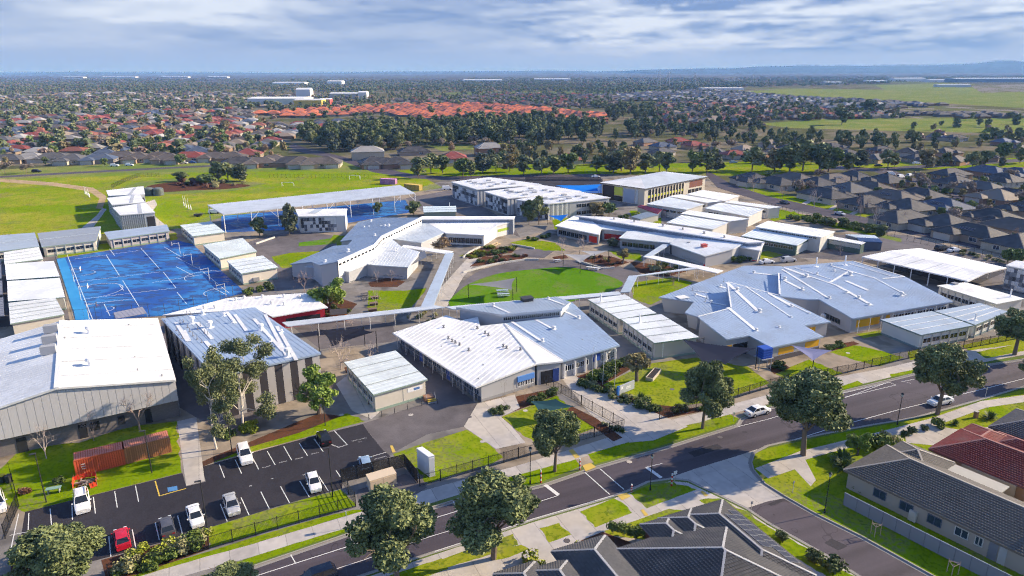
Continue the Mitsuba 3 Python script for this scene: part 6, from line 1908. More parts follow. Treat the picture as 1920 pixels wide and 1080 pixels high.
# the long house on the corner of the side street
sdir = P(1540, 1042) - P(1400, 956)
YS = math.atan2(sdir[1], sdir[0])
e0, e1 = P(1581, 881, 2.7), P(1920, 1042, 2.7)
u3 = (e1 - e0) / np.linalg.norm(e1 - e0)
YH = math.atan2(u3[1], u3[0])
wl = 27.0
nrm = np.array([-u3[1], u3[0], 0])
oc = e0 + u3 * (wl / 2) + nrm * 5.6
k3 = hip_house('long house with dark grey tiled hip roof and rendered wall along the side street', [oc[0], oc[1], 0], YH, [(0, 0, wl - 1, 10.2), (-9.2, 5.0, 6.0, 6.0)], (.42, .38, .34), (.135, .122, .108), eave=2.7, pitch=.42, tiles=True, cap=(.42, .38, .33), wall_mat='matt',
               openings=[('window', 0, 'f', .14, .20, .9, 2.0, BLUEF), ('window', 0, 'f', .27, .33, .9, 2.0, BLUEF), ('window', 0, 'f', .40, .46, .9, 2.0, BLUEF), ('window', 0, 'f', .52, .575, 1.0, 2.1, WHF), ('window', 0, 'f', .605, .635, 1.0, 2.1, WHF), ('door', 0, 'f', .66, .695, 0.0, 2.2, (.20, .22, .27)), ('door', 0, 'f', .70, .73, 0.0, 2.2, (.45, .46, .47))])
part(k3, 'flat_roof', MB((.45, .43, .38)).prism(rotz([[-6.0, 5.3, 0], [1.0, 5.3, 0], [1.0, 8.2, 0], [-6.0, 8.2, 0]], YH, [oc[0], oc[1], 0]), 2.55, 2.7), 'painted')
part(k3, 'heater', MB((.55, .52, .47)).box(e0 + u3 * 9.3 + nrm * .35 + [0, 0, -1.9], (.9, .5, 1.4), YH), 'painted')
part(k3, 'roof_vent', MB(WHITE).lathe([(.35, 0), (.35, .3), (.2, .35), (.3, .6), (0, .7)], e0 + u3 * 21 + nrm * 3.4 + [0, 0, 1.5], 10))
# the boundary fence before it, in panels between posts
K = thing('colorbond_fence', 'tall grey panel fence between the side street verge and the long house', 'fence')
f0, f1 = P(1581, 947), P(1912, 1118)
fd = (f1 - f0) / np.linalg.norm(f1 - f0)
n_ = 12
for i in range(n_):
    a, b = f0 + (f1 - f0) * i / n_, f0 + (f1 - f0) * (i + 1) / n_
    part(K, 'panel', MB((.27, .285, .32)).bar([*(a + fd * .05)[:2], .92], [*(b - fd * .05)[:2], .92], .05, 1.8))
    part(K, 'post', MB((.22, .23, .26)).bar([*a[:2], 0], [*a[:2], 1.9], .09, .09))
part(K, 'rail', MB((.4, .42, .45)).bar([*f0[:2], 1.86], [*f1[:2], 1.86], .07, .06))
# the red roofed house and its darker neighbour
r0 = P(1742, 838, 2.7)
hip = lambda lab, px, z, off, yaw, bl, wall, roof, **k: hip_house(lab, [*(P(*px, z)[:2] + off), 0], yaw, bl, wall, roof, **k)
k4 = hip('orange brick house with a dark red tiled hip roof', (1742, 838), 2.7, np.array([math.cos(YH), math.sin(YH)]) * 10.2 + np.array([-math.sin(YH), math.cos(YH)]) * 4.4, YH, [(0, 0, 19, 9), (-2.0, 5.0, 8, 6), (-6.2, 2.5, 6, 10)], (.46, .25, .13), (.22, .04, .035), eave=2.7, pitch=.42, tiles=True, cap=(.36, .17, .15),
         openings=[('window', 0, 'f', .62, .74, 1.5, 2.0, BLUEF), ('window', 0, 'f', .8, .88, .3, 2.2, WHF)])
part(k4, 'alcove_wall', MB((.48, .38, .27)).box(P(1850, 905, 1.3), (6.5, .3, 2.5), YH))
K = thing('low_fence', 'low pale fence between the long house and the red roofed house', 'fence')
a, b = P(1832, 905), P(1960, 965)
for i in range(5):
    p0_, p1_ = a + (b - a) * i / 5, a + (b - a) * (i + .97) / 5
    part(K, 'panel', MB((.48, .46, .43)).bar([*p0_[:2], .85], [*p1_[:2], .85], .06, 1.7))
hip('dark grey tiled house at the right edge beyond the red roofed house', (1853, 800), 2.7, np.array([math.cos(YH), math.sin(YH)]) * 8.5 + np.array([-math.sin(YH), math.cos(YH)]) * 5, YH, [(0, 0, 16, 9)], (.42, .26, .15), (.09, .09, .10), eave=2.7, pitch=.42, tiles=True, cap=(.3, .29, .29))
# the grey tiled houses at the bottom edge
cY = ST
ca, sa = np.array([math.cos(cY), math.sin(cY)]), np.array([-math.sin(cY), math.cos(cY)])
q2 = P(1172, 1040, 2.6)[:2]
c2_ = q2 + ca * 7.2 - sa * 5.6
k2 = hip_house('dark grey tiled house with solar panels on the corner by the crossing', [*c2_, 0], cY, [(0.35, -1.4, 15.0, 15.4), (5.6, 2.0, 7.0, 14.0), (2.4, 6.4, 4.0, 5.4), (-.5, 6.6, 3.4, 4.8)], (.30, .13, .09), (.062, .062, .068), eave=2.6, pitch=.40, tiles=True, cap=(.40, .40, .41),
                openings=[('window', 0, 'l', .3, .5, .9, 2.1, WHF)])
A, B, C = P(1392, 968, 4.3), P(1470, 1030, 4.3), P(1367, 988, 5.6)
u_, v_2 = ca, sa
W0 = 15.0 / 2 + .5
# the face of the main hip that looks to the side street
fx = 5.6 + 3.5 + .5
slope = np.array([-math.cos(.40), 0, math.sin(.40)])
for (y0_, y1_, s0_, s1_, nx_, ny_) in [(6.6, -3.6, .5, 2.1, 10, 1), (5.4, -1.0, 2.2, 3.7, 6, 1)]:
    pt = lambda y, s: rotz([[fx + slope[0] * s, y, 2.6 + slope[2] * s]], cY, [*c2_, 0])[0]
    panels(k2, pt(y0_, s1_), pt(y1_, s1_), pt(y0_, s0_), nx_, ny_)
q1 = P(1115, 1030, 4.2)[:2]
c1_ = q1 - sa * 2.0
k1 = hip_house('grey tiled house at the bottom edge beside the brick drive', [*c1_, 0], cY, [(0, -2.0, 6.0, 14.0), (-4.8, -.4, 4.6, 7.4), (-8.4, 1.2, 4.0, 6.0)], (.42, .27, .18), (.085, .085, .09), eave=2.5, pitch=.44, tiles=True, cap=(.40, .40, .41))


# --- houses in rows and estates: one house shape in a few plans, set on the ground the photograph shows them on
PLANS = [[(0, 0, 14, 9), (-3.6, -4.8, 6, 5)], [(0, 0, 13, 10), (3.2, -5.2, 6, 5), (-4, -4.4, 3.6, 3)], [(0, 0, 15, 9.5), (4, 4.4, 6.5, 6)], [(0, 0, 12, 11), (-2.6, -6, 6.4, 4.5)]]
ROOFS = {'charcoal': (.05, .05, .056), 'grey': (.10, .098, .10), 'brown': (.105, .088, .078), 'slate blue': (.07, .095, .15), 'terracotta': (.27, .09, .055), 'orange': (.58, .165, .07), 'red': (.24, .055, .042), 'pale': (.36, .35, .34), 'tan': (.26, .21, .165)}
WALLS = [(.42, .33, .25), (.50, .46, .38), (.36, .22, .15), (.55, .52, .48), (.40, .28, .20), (.30, .27, .25)]
HOUSE_SPOTS = []


def town_house(label, px, yaw, roof, plan, scale=1.0, group=None, detail=1, name='house', two=False, solar=False, rich=True):
    o = P(*px)
    ev = 5.2 if two else 2.6
    bl = [tuple(np.array(b[:4]) * scale) for b in PLANS[plan]]
    wall = WALLS[rnd.randrange(len(WALLS))]
    op = []
    if rich:
        op = [('window', 0, 'f', .62, .76, .8, 2.1, WHF), ('window', 0, 'r', .2, .35, .8, 2.1, WHF), ('window', 0, 'l', .3, .45, .8, 2.1, WHF), ('window', 0, 'r', .6, .75, .8, 2.1, WHF), ('garage_door', 1, 'f', .12, .88, 0, 2.2, (.50, .48, .45)), ('window', 0, 'l', .65, .8, .8, 2.1, WHF)]
    HOUSE_SPOTS.append((o[0], o[1], 10.5 * scale))
    k = hip_house(label, [o[0], o[1], 0], yaw, bl, wall, np.array(ROOFS[roof]) * rnd.uniform(.85, 1.2), eave=ev, pitch=.42, group=group, detail=detail, name=name, openings=op)
    if solar:
        w, d = bl[0][2] / 2 + .5, bl[0][3] / 2 + .5
        pt = lambda x, s: rotz([[x, -d + math.cos(.42) * s, ev + math.sin(.42) * s]], yaw, [o[0], o[1], 0])[0]
        panels(k, pt(-3.2, 4.0), pt(1.8, 4.0), pt(-3.2, 2.3), 5, 1)
    return k


ES = math.atan2(*(P(1677, 430) - P(1440, 375))[1::-1])
EAST = [(1455, 352, 'charcoal'), (1410, 345, 'charcoal'), (1490, 345, 'brown'), (1530, 355, 'charcoal'), (1562, 346, 'brown'), (1600, 342, 'charcoal'), (1545, 376, 'charcoal'), (1590, 366, 'grey'), (1632, 362, 'brown'), (1622, 392, 'charcoal'), (1672, 380, 'brown'), (1700, 400, 'charcoal'), (1725, 376, 'charcoal'), (1770, 398, 'slate blue'),
        (1690, 422, 'charcoal'), (1770, 432, 'charcoal'), (1826, 450, 'charcoal'), (1860, 420, 'charcoal'), (1905, 440, 'brown'), (1790, 352, 'charcoal'), (1840, 362, 'grey'), (1880, 346, 'charcoal'), (1895, 378, 'charcoal'), (1868, 380, 'tan'), (1780, 335, 'charcoal'), (1905, 335, 'slate blue'), (1850, 330, 'slate blue'),
        (1660, 348, 'charcoal'), (1930, 405, 'charcoal'), (1910, 470, 'charcoal')]
for i, (x, y, rf_) in enumerate(EAST):
    rank = sorted(range(len(EAST)), key=lambda q: EAST[q][0]).index(i)
    town_house(f"{rf_} tiled house in the estate across the east street, {ordinal(rank)} from the left", (x, y), ES + (math.pi if (x + y) % 2 else 0) * 0 + (math.pi / 2 if i % 5 == 4 else 0), rf_, i % 4, 1.3, 'houses across the east street', solar=i % 3 == 1)
ROWA = [(18, 306, 'grey'), (60, 303, 'pale'), (102, 303, 'grey'), (140, 306, 'grey'), (188, 305, 'slate blue'), (198, 297, 'slate blue'), (232, 300, 'brown'), (262, 303, 'brown'), (300, 301, 'brown'), (318, 305, 'brown'), (356, 301, 'red'), (372, 291, 'slate blue'), (405, 301, 'brown'), (436, 302, 'brown'), (450, 312, 'charcoal'), (466, 296, 'red'), (490, 312, 'brown'), (512, 308, 'brown'), (548, 311, 'charcoal'), (566, 312, 'brown'), (592, 313, 'brown'), (612, 312, 'brown'),
        (690, 298, 'pale'), (700, 312, 'charcoal'), (718, 313, 'charcoal'), (745, 313, 'charcoal'), (776, 290, 'charcoal'), (850, 302, 'red'), (918, 290, 'pale'), (1060, 305, 'terracotta')]
for i, (x, y, rf_) in enumerate(ROWA):
    rank = sorted(range(len(ROWA)), key=lambda q: ROWA[q][0]).index(i)
    town_house(f"{rf_} roofed house in the row facing the playing fields, {ordinal(rank)} from the left", (x, y), .12 + (i % 3) * .1, rf_, i % 4, 1.35, 'houses facing the playing fields', two=rf_ == 'pale' and x > 600)
NB = [(1270, 270, 'red'), (1300, 278, 'red'), (1240, 292, 'grey'), (1335, 290, 'grey'), (1375, 296, 'red'), (1395, 286, 'tan'), (1415, 296, 'charcoal'), (1450, 292, 'brown'), (1480, 284, 'charcoal'), (1240, 280, 'slate blue'), (1210, 272, 'grey'), (1510, 292, 'tan'), (1555, 300, 'tan'), (1590, 296, 'charcoal'), (1640, 304, 'grey'), (1700, 292, 'charcoal'), (1720, 304, 'charcoal'), (1770, 292, 'brown'), (1790, 308, 'brown'), (1752, 262, 'slate blue'), (1790, 264, 'charcoal'), (1880, 272, 'slate blue'), (1905, 284, 'charcoal'), (1840, 300, 'brown'), (1650, 288, 'charcoal'), (1560, 282, 'charcoal'), (1445, 275, 'tan')]
for i, (x, y, rf_) in enumerate(NB):
    rank = sorted(range(len(NB)), key=lambda q: NB[q][0]).index(i)
    town_house(f"{rf_} roofed house among the trees north of the school, {ordinal(rank)} from the left", (x, y), .3 + (i % 4) * .2, rf_, i % 4, 1.1, 'houses north of the school', rich=i % 2 == 0)

# estates further off, as jittered rows; the nearest are things of their own, the rest one mass
EST = [([(-40, 300), (-40, 228), (200, 212), (470, 205), (480, 235), (550, 245), (540, 290), (420, 292), (250, 295), (100, 298)], 24, 19, ['brown', 'grey', 'red', 'terracotta', 'brown', 'tan', 'pale', 'slate blue'], 'left suburb', .12, .95),
       ([(470, 214), (600, 206), (740, 198), (900, 196), (1000, 204), (1140, 218), (1130, 232), (1080, 226), (960, 224), (800, 226), (720, 214), (560, 222)], 17, 12.5, ['orange', 'orange', 'orange', 'terracotta'], 'orange roofed estate', .3, 1.0),
       ([(1138, 234), (1106, 226), (1100, 218), (1140, 224)], 19, 15, ['orange'], 'orange roofed estate', .3, 1.0),
       ([(480, 240), (560, 232), (700, 226), (740, 236), (640, 248), (520, 262)], 20, 16, ['pale', 'charcoal', 'brown', 'red', 'slate blue'], 'estate before the orange roofs', .3, .95),
       ([(1215, 232), (1225, 196), (1340, 192), (1480, 206), (1660, 214), (1700, 222), (1560, 224), (1420, 228), (1310, 236)], 24, 19, ['brown', 'red', 'terracotta', 'grey', 'charcoal', 'tan'], 'estate left of the meadows', .35, .9),
       ([(1150, 178), (1330, 168), (1480, 182), (1640, 190), (1780, 198), (1640, 206), (1480, 206), (1340, 192), (1160, 190)], 24, 19, ['charcoal', 'grey', 'slate blue', 'pale', 'grey'], 'far grey roofed estate', .2, .95),
       ([(700, 190), (960, 176), (1150, 178), (1160, 204), (960, 198), (820, 194)], 30, 24, ['brown', 'red', 'grey', 'tan', 'brown'], 'far central suburb', .2, 1.0),
       ([(-60, 225), (-60, 180), (300, 172), (640, 180), (640, 196), (470, 204), (200, 212)], 34, 26, ['brown', 'tan', 'grey', 'pale'], 'far left suburb', .1, .5),
       ([(1680, 214), (1960, 216), (1960, 222), (1720, 222)], 24, 19, ['charcoal', 'brown', 'grey'], 'houses beyond the right meadow', .1, .9)]
cand = []
for poly, sx, sy, pal, nm, yaw, dens in EST:
    g = Polygon(pix(poly)).buffer(0)
    if 'orange' not in nm:
        sheet('suburb_yards', np.array(g.exterior.coords)[:-1], 'suburb_ground', 3, pixels=False)
    c, s = math.cos(yaw), math.sin(yaw)
    x0, y0, x1, y1 = g.bounds
    R_ = max(x1 - x0, y1 - y0)
    cx, cy = (x0 + x1) / 2, (y0 + y1) / 2
    for i in range(int(-R_ / sx), int(R_ / sx) + 1):
        for j in range(int(-R_ / sy), int(R_ / sy) + 1):
            if j % 5 == 4:
                continue                        # a street
            lx, ly = i * sx + rnd.uniform(-2, 2), j * sy + rnd.uniform(-2, 2)
            x, y = cx + lx * c - ly * s, cy + lx * s + ly * c
            if rnd.random() > dens or not g.contains(Point(x, y)):
                continue
            if any((x - a) ** 2 + (y - b) ** 2 < (r + 8) ** 2 for a, b, r in HOUSE_SPOTS[:90]):
                continue
            cand.append((y, x, pal[rnd.randrange(len(pal))], nm, yaw + rnd.choice([0, 0, math.pi / 2, math.pi]), rnd.randrange(4)))
cand.sort()
MASS_W, MASS_R = MB(), MB()
LAB = {'left suburb': 'small {0} roofed house among many alike in the suburb left of the tree belt', 'orange roofed estate': 'small {0} roofed house among many alike in the orange roofed estate', 'estate before the orange roofs': 'small {0} roofed house in the estate just before the orange roofs', 'estate left of the meadows': 'small {0} roofed house in the estate left of the meadows',
       'far grey roofed estate': 'tiny {0} roofed house in the far grey roofed estate', 'far central suburb': 'tiny {0} roofed house in the far central suburb', 'far left suburb': 'tiny {0} roofed house in the far left suburb', 'houses beyond the right meadow': 'tiny {0} roofed house beyond the right meadow'}
n_own = 0
for y, x, rf_, nm, yaw, pl in cand:
    HOUSE_SPOTS.append((x, y, 9))
    col = np.array(ROOFS[rf_]) * rnd.uniform(.75, 1.25)
    wall = WALLS[rnd.randrange(len(WALLS))]
    if n_own < 205:
        n_own += 1
        hip_house(LAB[nm].format(rf_), [x, y, 0], yaw, [tuple(np.array(b) * (1.2 if 'orange' not in nm else 1.1)) for b in PLANS[pl][:2]], np.array(wall) * .7, col, detail=0, group=f"{rf_} roofed houses, {nm}", wall_mat='matt')
    else:
        for bl in PLANS[pl][:2]:
            cx, cy, w, d = np.array(bl) * 1.15
            MASS_W.prism(rotz([[cx - w / 2, cy - d / 2, 0], [cx + w / 2, cy - d / 2, 0], [cx + w / 2, cy + d / 2, 0], [cx - w / 2, cy + d / 2, 0]], yaw, [x, y, 0]), 0, 2.6, np.array(wall) * .55, top=False)
            for f in hip_parts(w, d, 2.6, .42):
                MASS_R.poly(rotz(np.array(f) + [cx, cy, 0], yaw, [x, y, 0]), col)
k = thing('distant_houses', 'mass of tiny far houses with grey, brown and orange roofs', 'houses', kind='stuff')
part(k, 'wall', MASS_W, 'matt', kind='stuff')
part(k, 'roof', MASS_R, 'tiling', kind='stuff')
# sheds, shops and warehouses far off
def shed(name, label, px, w, d, h, col, roof=None, yaw=0.0, cat='building'):
    o = P(*px)
    k = thing(name, label, cat)
    pts = rotz([[-w / 2, -d / 2, 0], [w / 2, -d / 2, 0], [w / 2, d / 2, 0], [-w / 2, d / 2, 0]], yaw, [o[0], o[1], 0])
    HOUSE_SPOTS.append((o[0], o[1], max(w, d) * .5))
    part(k, 'wall', MB(col).prism(pts, 0, h, top=False), 'matt')
    m = MB(roof if roof is not None else (.72, .73, .74))
    a, b, c, d_ = [np.array([*p[:2], h]) for p in pts]
    r0, r1 = (a + d_) / 2 + [0, 0, h * .18], (b + c) / 2 + [0, 0, h * .18]
    m.poly([a, b, r1, r0]).poly([c, d_, r0, r1]).poly([a, r0, d_]).poly([b, c, r1])
    part(k, 'roof', m, 'painted')
    return k


shed('shopping_centre', 'white and grey shopping centre beyond the orange roofs', (528, 196), 95, 60, 11, (.66, .67, .68))
shed('shopping_centre', 'yellow walled part of the shopping centre beyond the orange roofs', (582, 199), 45, 30, 10, (.62, .46, .12), (.6, .6, .58))
shed('shopping_centre', 'small red walled part of the shopping centre', (612, 196), 18, 20, 9, (.45, .12, .12))
shed('shopping_centre', 'grey tower block of the shopping centre', (572, 184), 30, 25, 18, (.62, .66, .70))
shed('shop_block', 'pale shop block right of the yellow walls', (648, 184), 60, 30, 10, (.55, .52, .46))
shed('shop_block', 'white square shop at the right end of the shops', (682, 185), 18, 24, 13, (.75, .75, .73))
for i, (x, y, w, h, lab) in enumerate([(140, 146.5, 330, 12, 'first'), (225, 145.8, 560, 12, 'second'), (330, 146, 420, 12, 'third'), (410, 146.4, 300, 12, 'fourth'), (545, 159, 230, 12, 'fifth'), (630, 158, 110, 16, 'sixth'), (905, 153.5, 330, 14, 'seventh'), (1035, 151.5, 340, 14, 'eighth'), (1350, 168, 200, 6, 'ninth'), (1640, 154, 140, 9, 'tenth'), (1700, 152, 260, 16, 'eleventh'), (1775, 153, 330, 12, 'twelfth'), (1560, 157, 120, 8, 'thirteenth')]):
    shed('warehouse', f'long white warehouse on the horizon plain, {lab} from the left' if i < 8 else f'white warehouse beyond the green meadows, {lab} in the row counted from the far left', (x, y), w * .6, 60, h * .85, (.78, .78, .78), (.82, .83, .84))
shed('big_shed', 'large blue grey shed with bright roof edge beyond the right meadows', (1868, 154), 420, 90, 16, (.20, .27, .36), (.62, .66, .70))
shed('farm_shed', 'pale farm shed in the middle of the green meadows', (1785, 163), 110, 24, 8, (.6, .6, .58))
# ---------------------------------------------------------------- woods and scattered trees
TREE_SPOTS = []
from shapely import contains_xy
road2 = [Polygon(pix(q)).buffer(3) for q in [[(-200, 338), (0, 333), (200, 322), (385, 313), (500, 306), (500, 303), (385, 309), (200, 318), (0, 329), (-200, 334)], [(540, 274), (556, 284), (700, 323), (767, 334), (842, 338), (842, 331), (718, 315), (612, 286), (552, 270)]]]


def free(x, y, pad=3.0):
    a = np.array(HOUSE_SPOTS)
    d = (a[:, 0] - x) ** 2 + (a[:, 1] - y) ** 2
    return not np.any(d < (a[:, 2] * .75 + pad) ** 2) and not any(g.contains(Point(x, y)) for g in road2)


ROWT = [(785, 334, 42), (808, 326, 40), (830, 325, 36), (868, 330, 34), (882, 333, 34), (905, 325, 40), (930, 324, 36), (955, 322, 36), (982, 328, 40), (1015, 328, 36), (1038, 327, 38), (1065, 325, 40), (1118, 322, 32), (1150, 324, 40), (1165, 321, 50), (1182, 326, 52), (1210, 325, 40), (1236, 322, 40), (1250, 322, 38), (1298, 322, 40), (1325, 325, 42), (1344, 322, 36), (1410, 320, 46), (1452, 322, 44), (1480, 324, 60), (1505, 320, 62), (1535, 325, 60), (1553, 322, 48), (1590, 324, 40), (1612, 313, 34), (1664, 317, 38), (1736, 316, 38), (1775, 310, 26), (1822, 318, 36), (1845, 315, 34), (1882, 300, 34), (1912, 306, 30)]
for i, (x, y, h) in enumerate(ROWT):
    plant('avenue_tree', f'mid_{[0, 2, 1, 3, 0, 5, 2, 4][i % 8]}', (x, y), y - h, h * rnd.uniform(.8, 1.05), f"grey green eucalypt in the row along the north road, {ordinal(i)} from the left", 'tree', 'eucalypts along the north road')
    o = P(x, y)
    TREE_SPOTS.append((o[0], o[1]))
for base, top, w, pr, lab in [((410, 342), 300, 40, 'mid_0', 'grey olive tree by the swale behind the oval, left of three'), ((428, 340), 304, 40, 'mid_2', 'grey olive tree by the swale behind the oval, middle of three'), ((450, 340), 306, 34, 'mid_5', 'grey olive tree by the swale behind the oval, right of three'), ((340, 340), 321, 30, 'mid_1', 'dark rounded bush tree by the swale, left of two'), ((388, 346), 326, 34, 'mid_3', 'dark rounded bush tree by the swale, right of two'),
                              ((10, 326), 302, 32, 'winter_0', 'bare spreading tree at the north road, leftmost of two'), ((50, 325), 306, 24, 'winter_0', 'bare spreading tree at the north road, second from the left edge'), ((1578, 234), 200, 30, 'mid_1', 'big dark pine like tree in the meadow, alone'), ((1628, 210), 185, 32, 'mid_1', 'broad dark tree at the edge of the far grey estate'), ((1836, 236), 222, 14, 'mid_1', 'single small dark tree in the right meadow'), ((1895, 222), 210, 18, 'mid_1', 'dark tree at the right edge beyond the meadow')]:
    plant('park_tree', pr, base, top, w, lab)
WOOD = [  # region, number of trees, protos, nearest own label
    ([(548, 288), (560, 262), (640, 252), (760, 246), (900, 238), (1000, 232), (1060, 236), (1110, 250), (1120, 268), (1000, 274), (860, 272), (760, 282), (640, 286)], 360, ['mid_0', 'mid_1', 'mid_2', 'mid_5', 'mid_0'], 'grey green eucalypt in the dense belt behind the north road', (10, 17)),
    ([(900, 300), (960, 284), (1120, 278), (1230, 300), (1200, 312), (1000, 316), (905, 314)], 46, ['mid_4', 'mid_0', 'mid_5', 'mid_1'], 'olive tree in the grove around the terracotta house', (7, 10)),
    ([(1120, 262), (1140, 208), (1220, 206), (1240, 262), (1180, 272)], 46, ['mid_1', 'mid_0', 'mid_5'], 'tall dark tree in the stand right of the orange roofs', (10, 15)),
    ([(1380, 272), (1420, 256), (1560, 262), (1640, 262), (1740, 282), (1700, 286), (1560, 280), (1440, 284)], 40, ['mid_0', 'mid_2', 'mid_1'], 'grey green tree in the band before the meadows', (8, 12)),
    ([(1180, 258), (1215, 234), (1310, 238), (1420, 232), (1440, 250), (1400, 262), (1300, 262)], 80, ['mid_1', 'mid_0', 'mid_5', 'winter_0'], 'tree in the scattered grove left of the meadows', (7, 12)),
    ([(700, 262), (880, 268), (980, 262), (980, 280), (820, 290), (700, 288)], 26, ['winter_0', 'winter_1', 'winter_0'], 'leafless brownish tree in front of the dense belt', (.9, 1.2)),
    ([(1250, 268), (1330, 262), (1500, 270), (1640, 284), (1920, 268), (1920, 318), (1700, 316), (1500, 312), (1300, 304)], 60, ['mid_0', 'mid_5', 'winter_0', 'mid_4', 'mid_2'], 'garden tree among the houses north of the school', (5, 8)),
    ([(0, 314), (0, 280), (200, 268), (500, 262), (540, 290), (540, 308), (300, 312)], 74, ['mid_1', 'mid_4', 'winter_0', 'mid_3', 'winter_1', 'mid_2'], 'garden tree among the houses behind the oval', (5, 8.5)),
    ([(1420, 338), (1600, 338), (1920, 340), (1920, 470), (1780, 440), (1600, 390), (1440, 352)], 66, ['winter_0', 'shrub_0', 'mid_4', 'mid_0', 'shrub_1', 'mid_3'], 'garden tree between the houses of the east estate', (3.2, 5.2)),
]
own = []
for poly, n, pr, lab, (h0, h1) in WOOD:
    g = Polygon(pix(poly)).buffer(0)
    x0, y0, x1, y1 = g.bounds
    tries, k = 0, 0
    while k < n and tries < n * 40:
        tries += 1
        x, y = rnd.uniform(x0, x1), rnd.uniform(y0, y1)
        if g.contains(Point(x, y)) and free(x, y, 1.0):
            k += 1
            TREE_SPOTS.append((x, y))
            own.append((y, x, pr[rnd.randrange(len(pr))], lab, rnd.uniform(h0, h1)))
own.sort()
RANK, seen = {}, {}
for i, t in sorted(enumerate(own), key=lambda q: q[1][1] / q[1][0]):
    RANK[i] = seen[t[2][:6] + t[3]] = seen.get(t[2][:6] + t[3], -1) + 1
cnt = 0
for oi, (y, x, p_, lab, h) in enumerate(own):
    s = h / protos[p_][0] if not p_.startswith('winter') else rnd.uniform(.7, 1.05)
    if p_.startswith('shrub'):
        s = rnd.uniform(1.5, 3)
    if cnt < 235:
        cnt += 1
        look = 'leafless' if p_.startswith('winter') else 'low bushy' if p_.startswith('shrub') else {'mid_0': 'grey', 'mid_1': 'dark', 'mid_2': 'pale', 'mid_3': 'fresh', 'mid_4': 'brownish', 'mid_5': 'dull'}[p_]
        lb = lab if lab.startswith('leafless') else look + ' ' + lab
        ol = lb if 'belt' in lb else f'{lb}, {ordinal(RANK[oi])} from the left'
        place('tree', p_, [x, y, 0], s * rnd.uniform(.85, 1.15), s, None, ol, 'tree', lb.replace(' tree', ' trees').replace(' eucalypt', ' eucalypts') )
    else:
        key = f'woodland__{cnt:03d}'
        cnt += 1
        place('', p_, [x, y, 0], s * rnd.uniform(.85, 1.15), s, key=key)
labels['woodland'] = {'label': 'dense mass of grey green trees behind the nearest rows', 'category': 'trees', 'kind': 'stuff'}
# the leafy plain: trees thin out to a dark carpet towards the horizon
FARW = [([(-60, 300), (-60, 226), (200, 212), (480, 204), (545, 240), (545, 262), (400, 290)], 190), ([(-80, 226), (-80, 172), (300, 166), (640, 172), (640, 198), (470, 205), (200, 212)], 950), ([(-120, 174), (-120, 148), (400, 148), (900, 152), (900, 168), (640, 172), (300, 166)], 1500),
        ([(640, 196), (640, 174), (900, 168), (1160, 166), (1150, 206), (960, 198), (740, 194)], 600), ([(880, 166), (880, 146), (1340, 146), (1400, 162), (1330, 168), (1150, 176)], 1100), ([(1160, 206), (1150, 176), (1330, 168), (1480, 184), (1660, 200), (1700, 222), (1400, 230), (1220, 232)], 400),
        ([(1380, 164), (1380, 144), (1960, 142), (1960, 152), (1700, 150), (1640, 158), (1480, 162)], 700), ([(1700, 146), (1960, 145), (1960, 148), (1700, 149)], 150), ([(480, 214), (1140, 200), (1140, 230), (500, 224)], 40), ([(500, 206), (900, 196), (960, 199), (700, 204), (500, 212)], 60), ([(1680, 226), (1960, 224), (1960, 250), (1700, 246)], 14), ([(1640, 262), (1960, 256), (1960, 270), (1760, 276)], 24)]
fi = 0
for poly, n in FARW:
    q = np.array(poly, float)
    g = Polygon(q)
    x0, y0, x1, y1 = g.bounds
    k, tries = 0, 0
    while k < n and tries < n * 12:
        tries += 1
        u, v = rnd.uniform(x0, x1), rnd.uniform(y0, y1)
        # even over the ground's log distance rather than over the ground: far trees stand in clumps anyway
        if not g.contains(Point(u, v)):
            continue
        o = P(u, v)
        if not free(o[0], o[1], -1.0):
            continue
        k += 1
        big = min(3.2, max(1.0, o[1] / 1300.0))
        s = rnd.uniform(.55, 1.1) * (.95 if o[1] < 1200 else .85)
        for c in range(1 if big < 1.6 else 3):
            place('', f"far_{[0, 1, 2, 3, 4, 5, 1, 0][rnd.randrange(8)]}", [o[0] + (rnd.gauss(0, 14) * big if c else 0), o[1] + (rnd.gauss(0, 14) * big if c else 0), 0], s * rnd.uniform(.9, 1.5) * (1 + .25 * (big - 1)), s, key=f'distant_trees__{fi:05d}')
            fi += 1
labels['distant_trees'] = {'label': 'carpet of far trees spreading over the plain to the horizon', 'category': 'trees', 'kind': 'stuff'}

# hills on the horizon
def ridge(key, x0, x1, dist, prof, seed, col):
    xs = np.linspace(x0, x1, 90)
    z = np.array([prof(t) for t in np.linspace(0, 1, 90)]) * (0.86 + .28 * meshkit.fbm(np.column_stack([xs / dist * 16, xs * 0, xs * 0 + seed]), 4, seed))
    rows = []
    for k, (dy, f) in enumerate([(-2600, 0.0), (-1700, .35), (-900, .75), (0, 1.0), (2500, .3), (4000, -.02)]):
        r = np.column_stack([xs, np.full(90, dist + dy) + 700 * meshkit.noise(np.column_stack([xs / 900, xs * 0 + k, xs * 0]), seed), np.maximum(z, 0) * f * (0.9 + .2 * meshkit.noise(np.column_stack([xs / 500, xs * 0 + k * 3, xs * 0]), seed + 3))])
        rows.append(r)
    V = np.vstack(rows)
    F = []
    for k in range(len(rows) - 1):
        for i in range(89):
            F.append([k * 90 + i, k * 90 + i + 1, (k + 1) * 90 + i + 1])
            F.append([k * 90 + i, (k + 1) * 90 + i + 1, (k + 1) * 90 + i])
    put(key, mikit.ply((V, np.array(F)), 'far_foliage', smooth=True))
    labels[key] = {'kind': 'structure'}


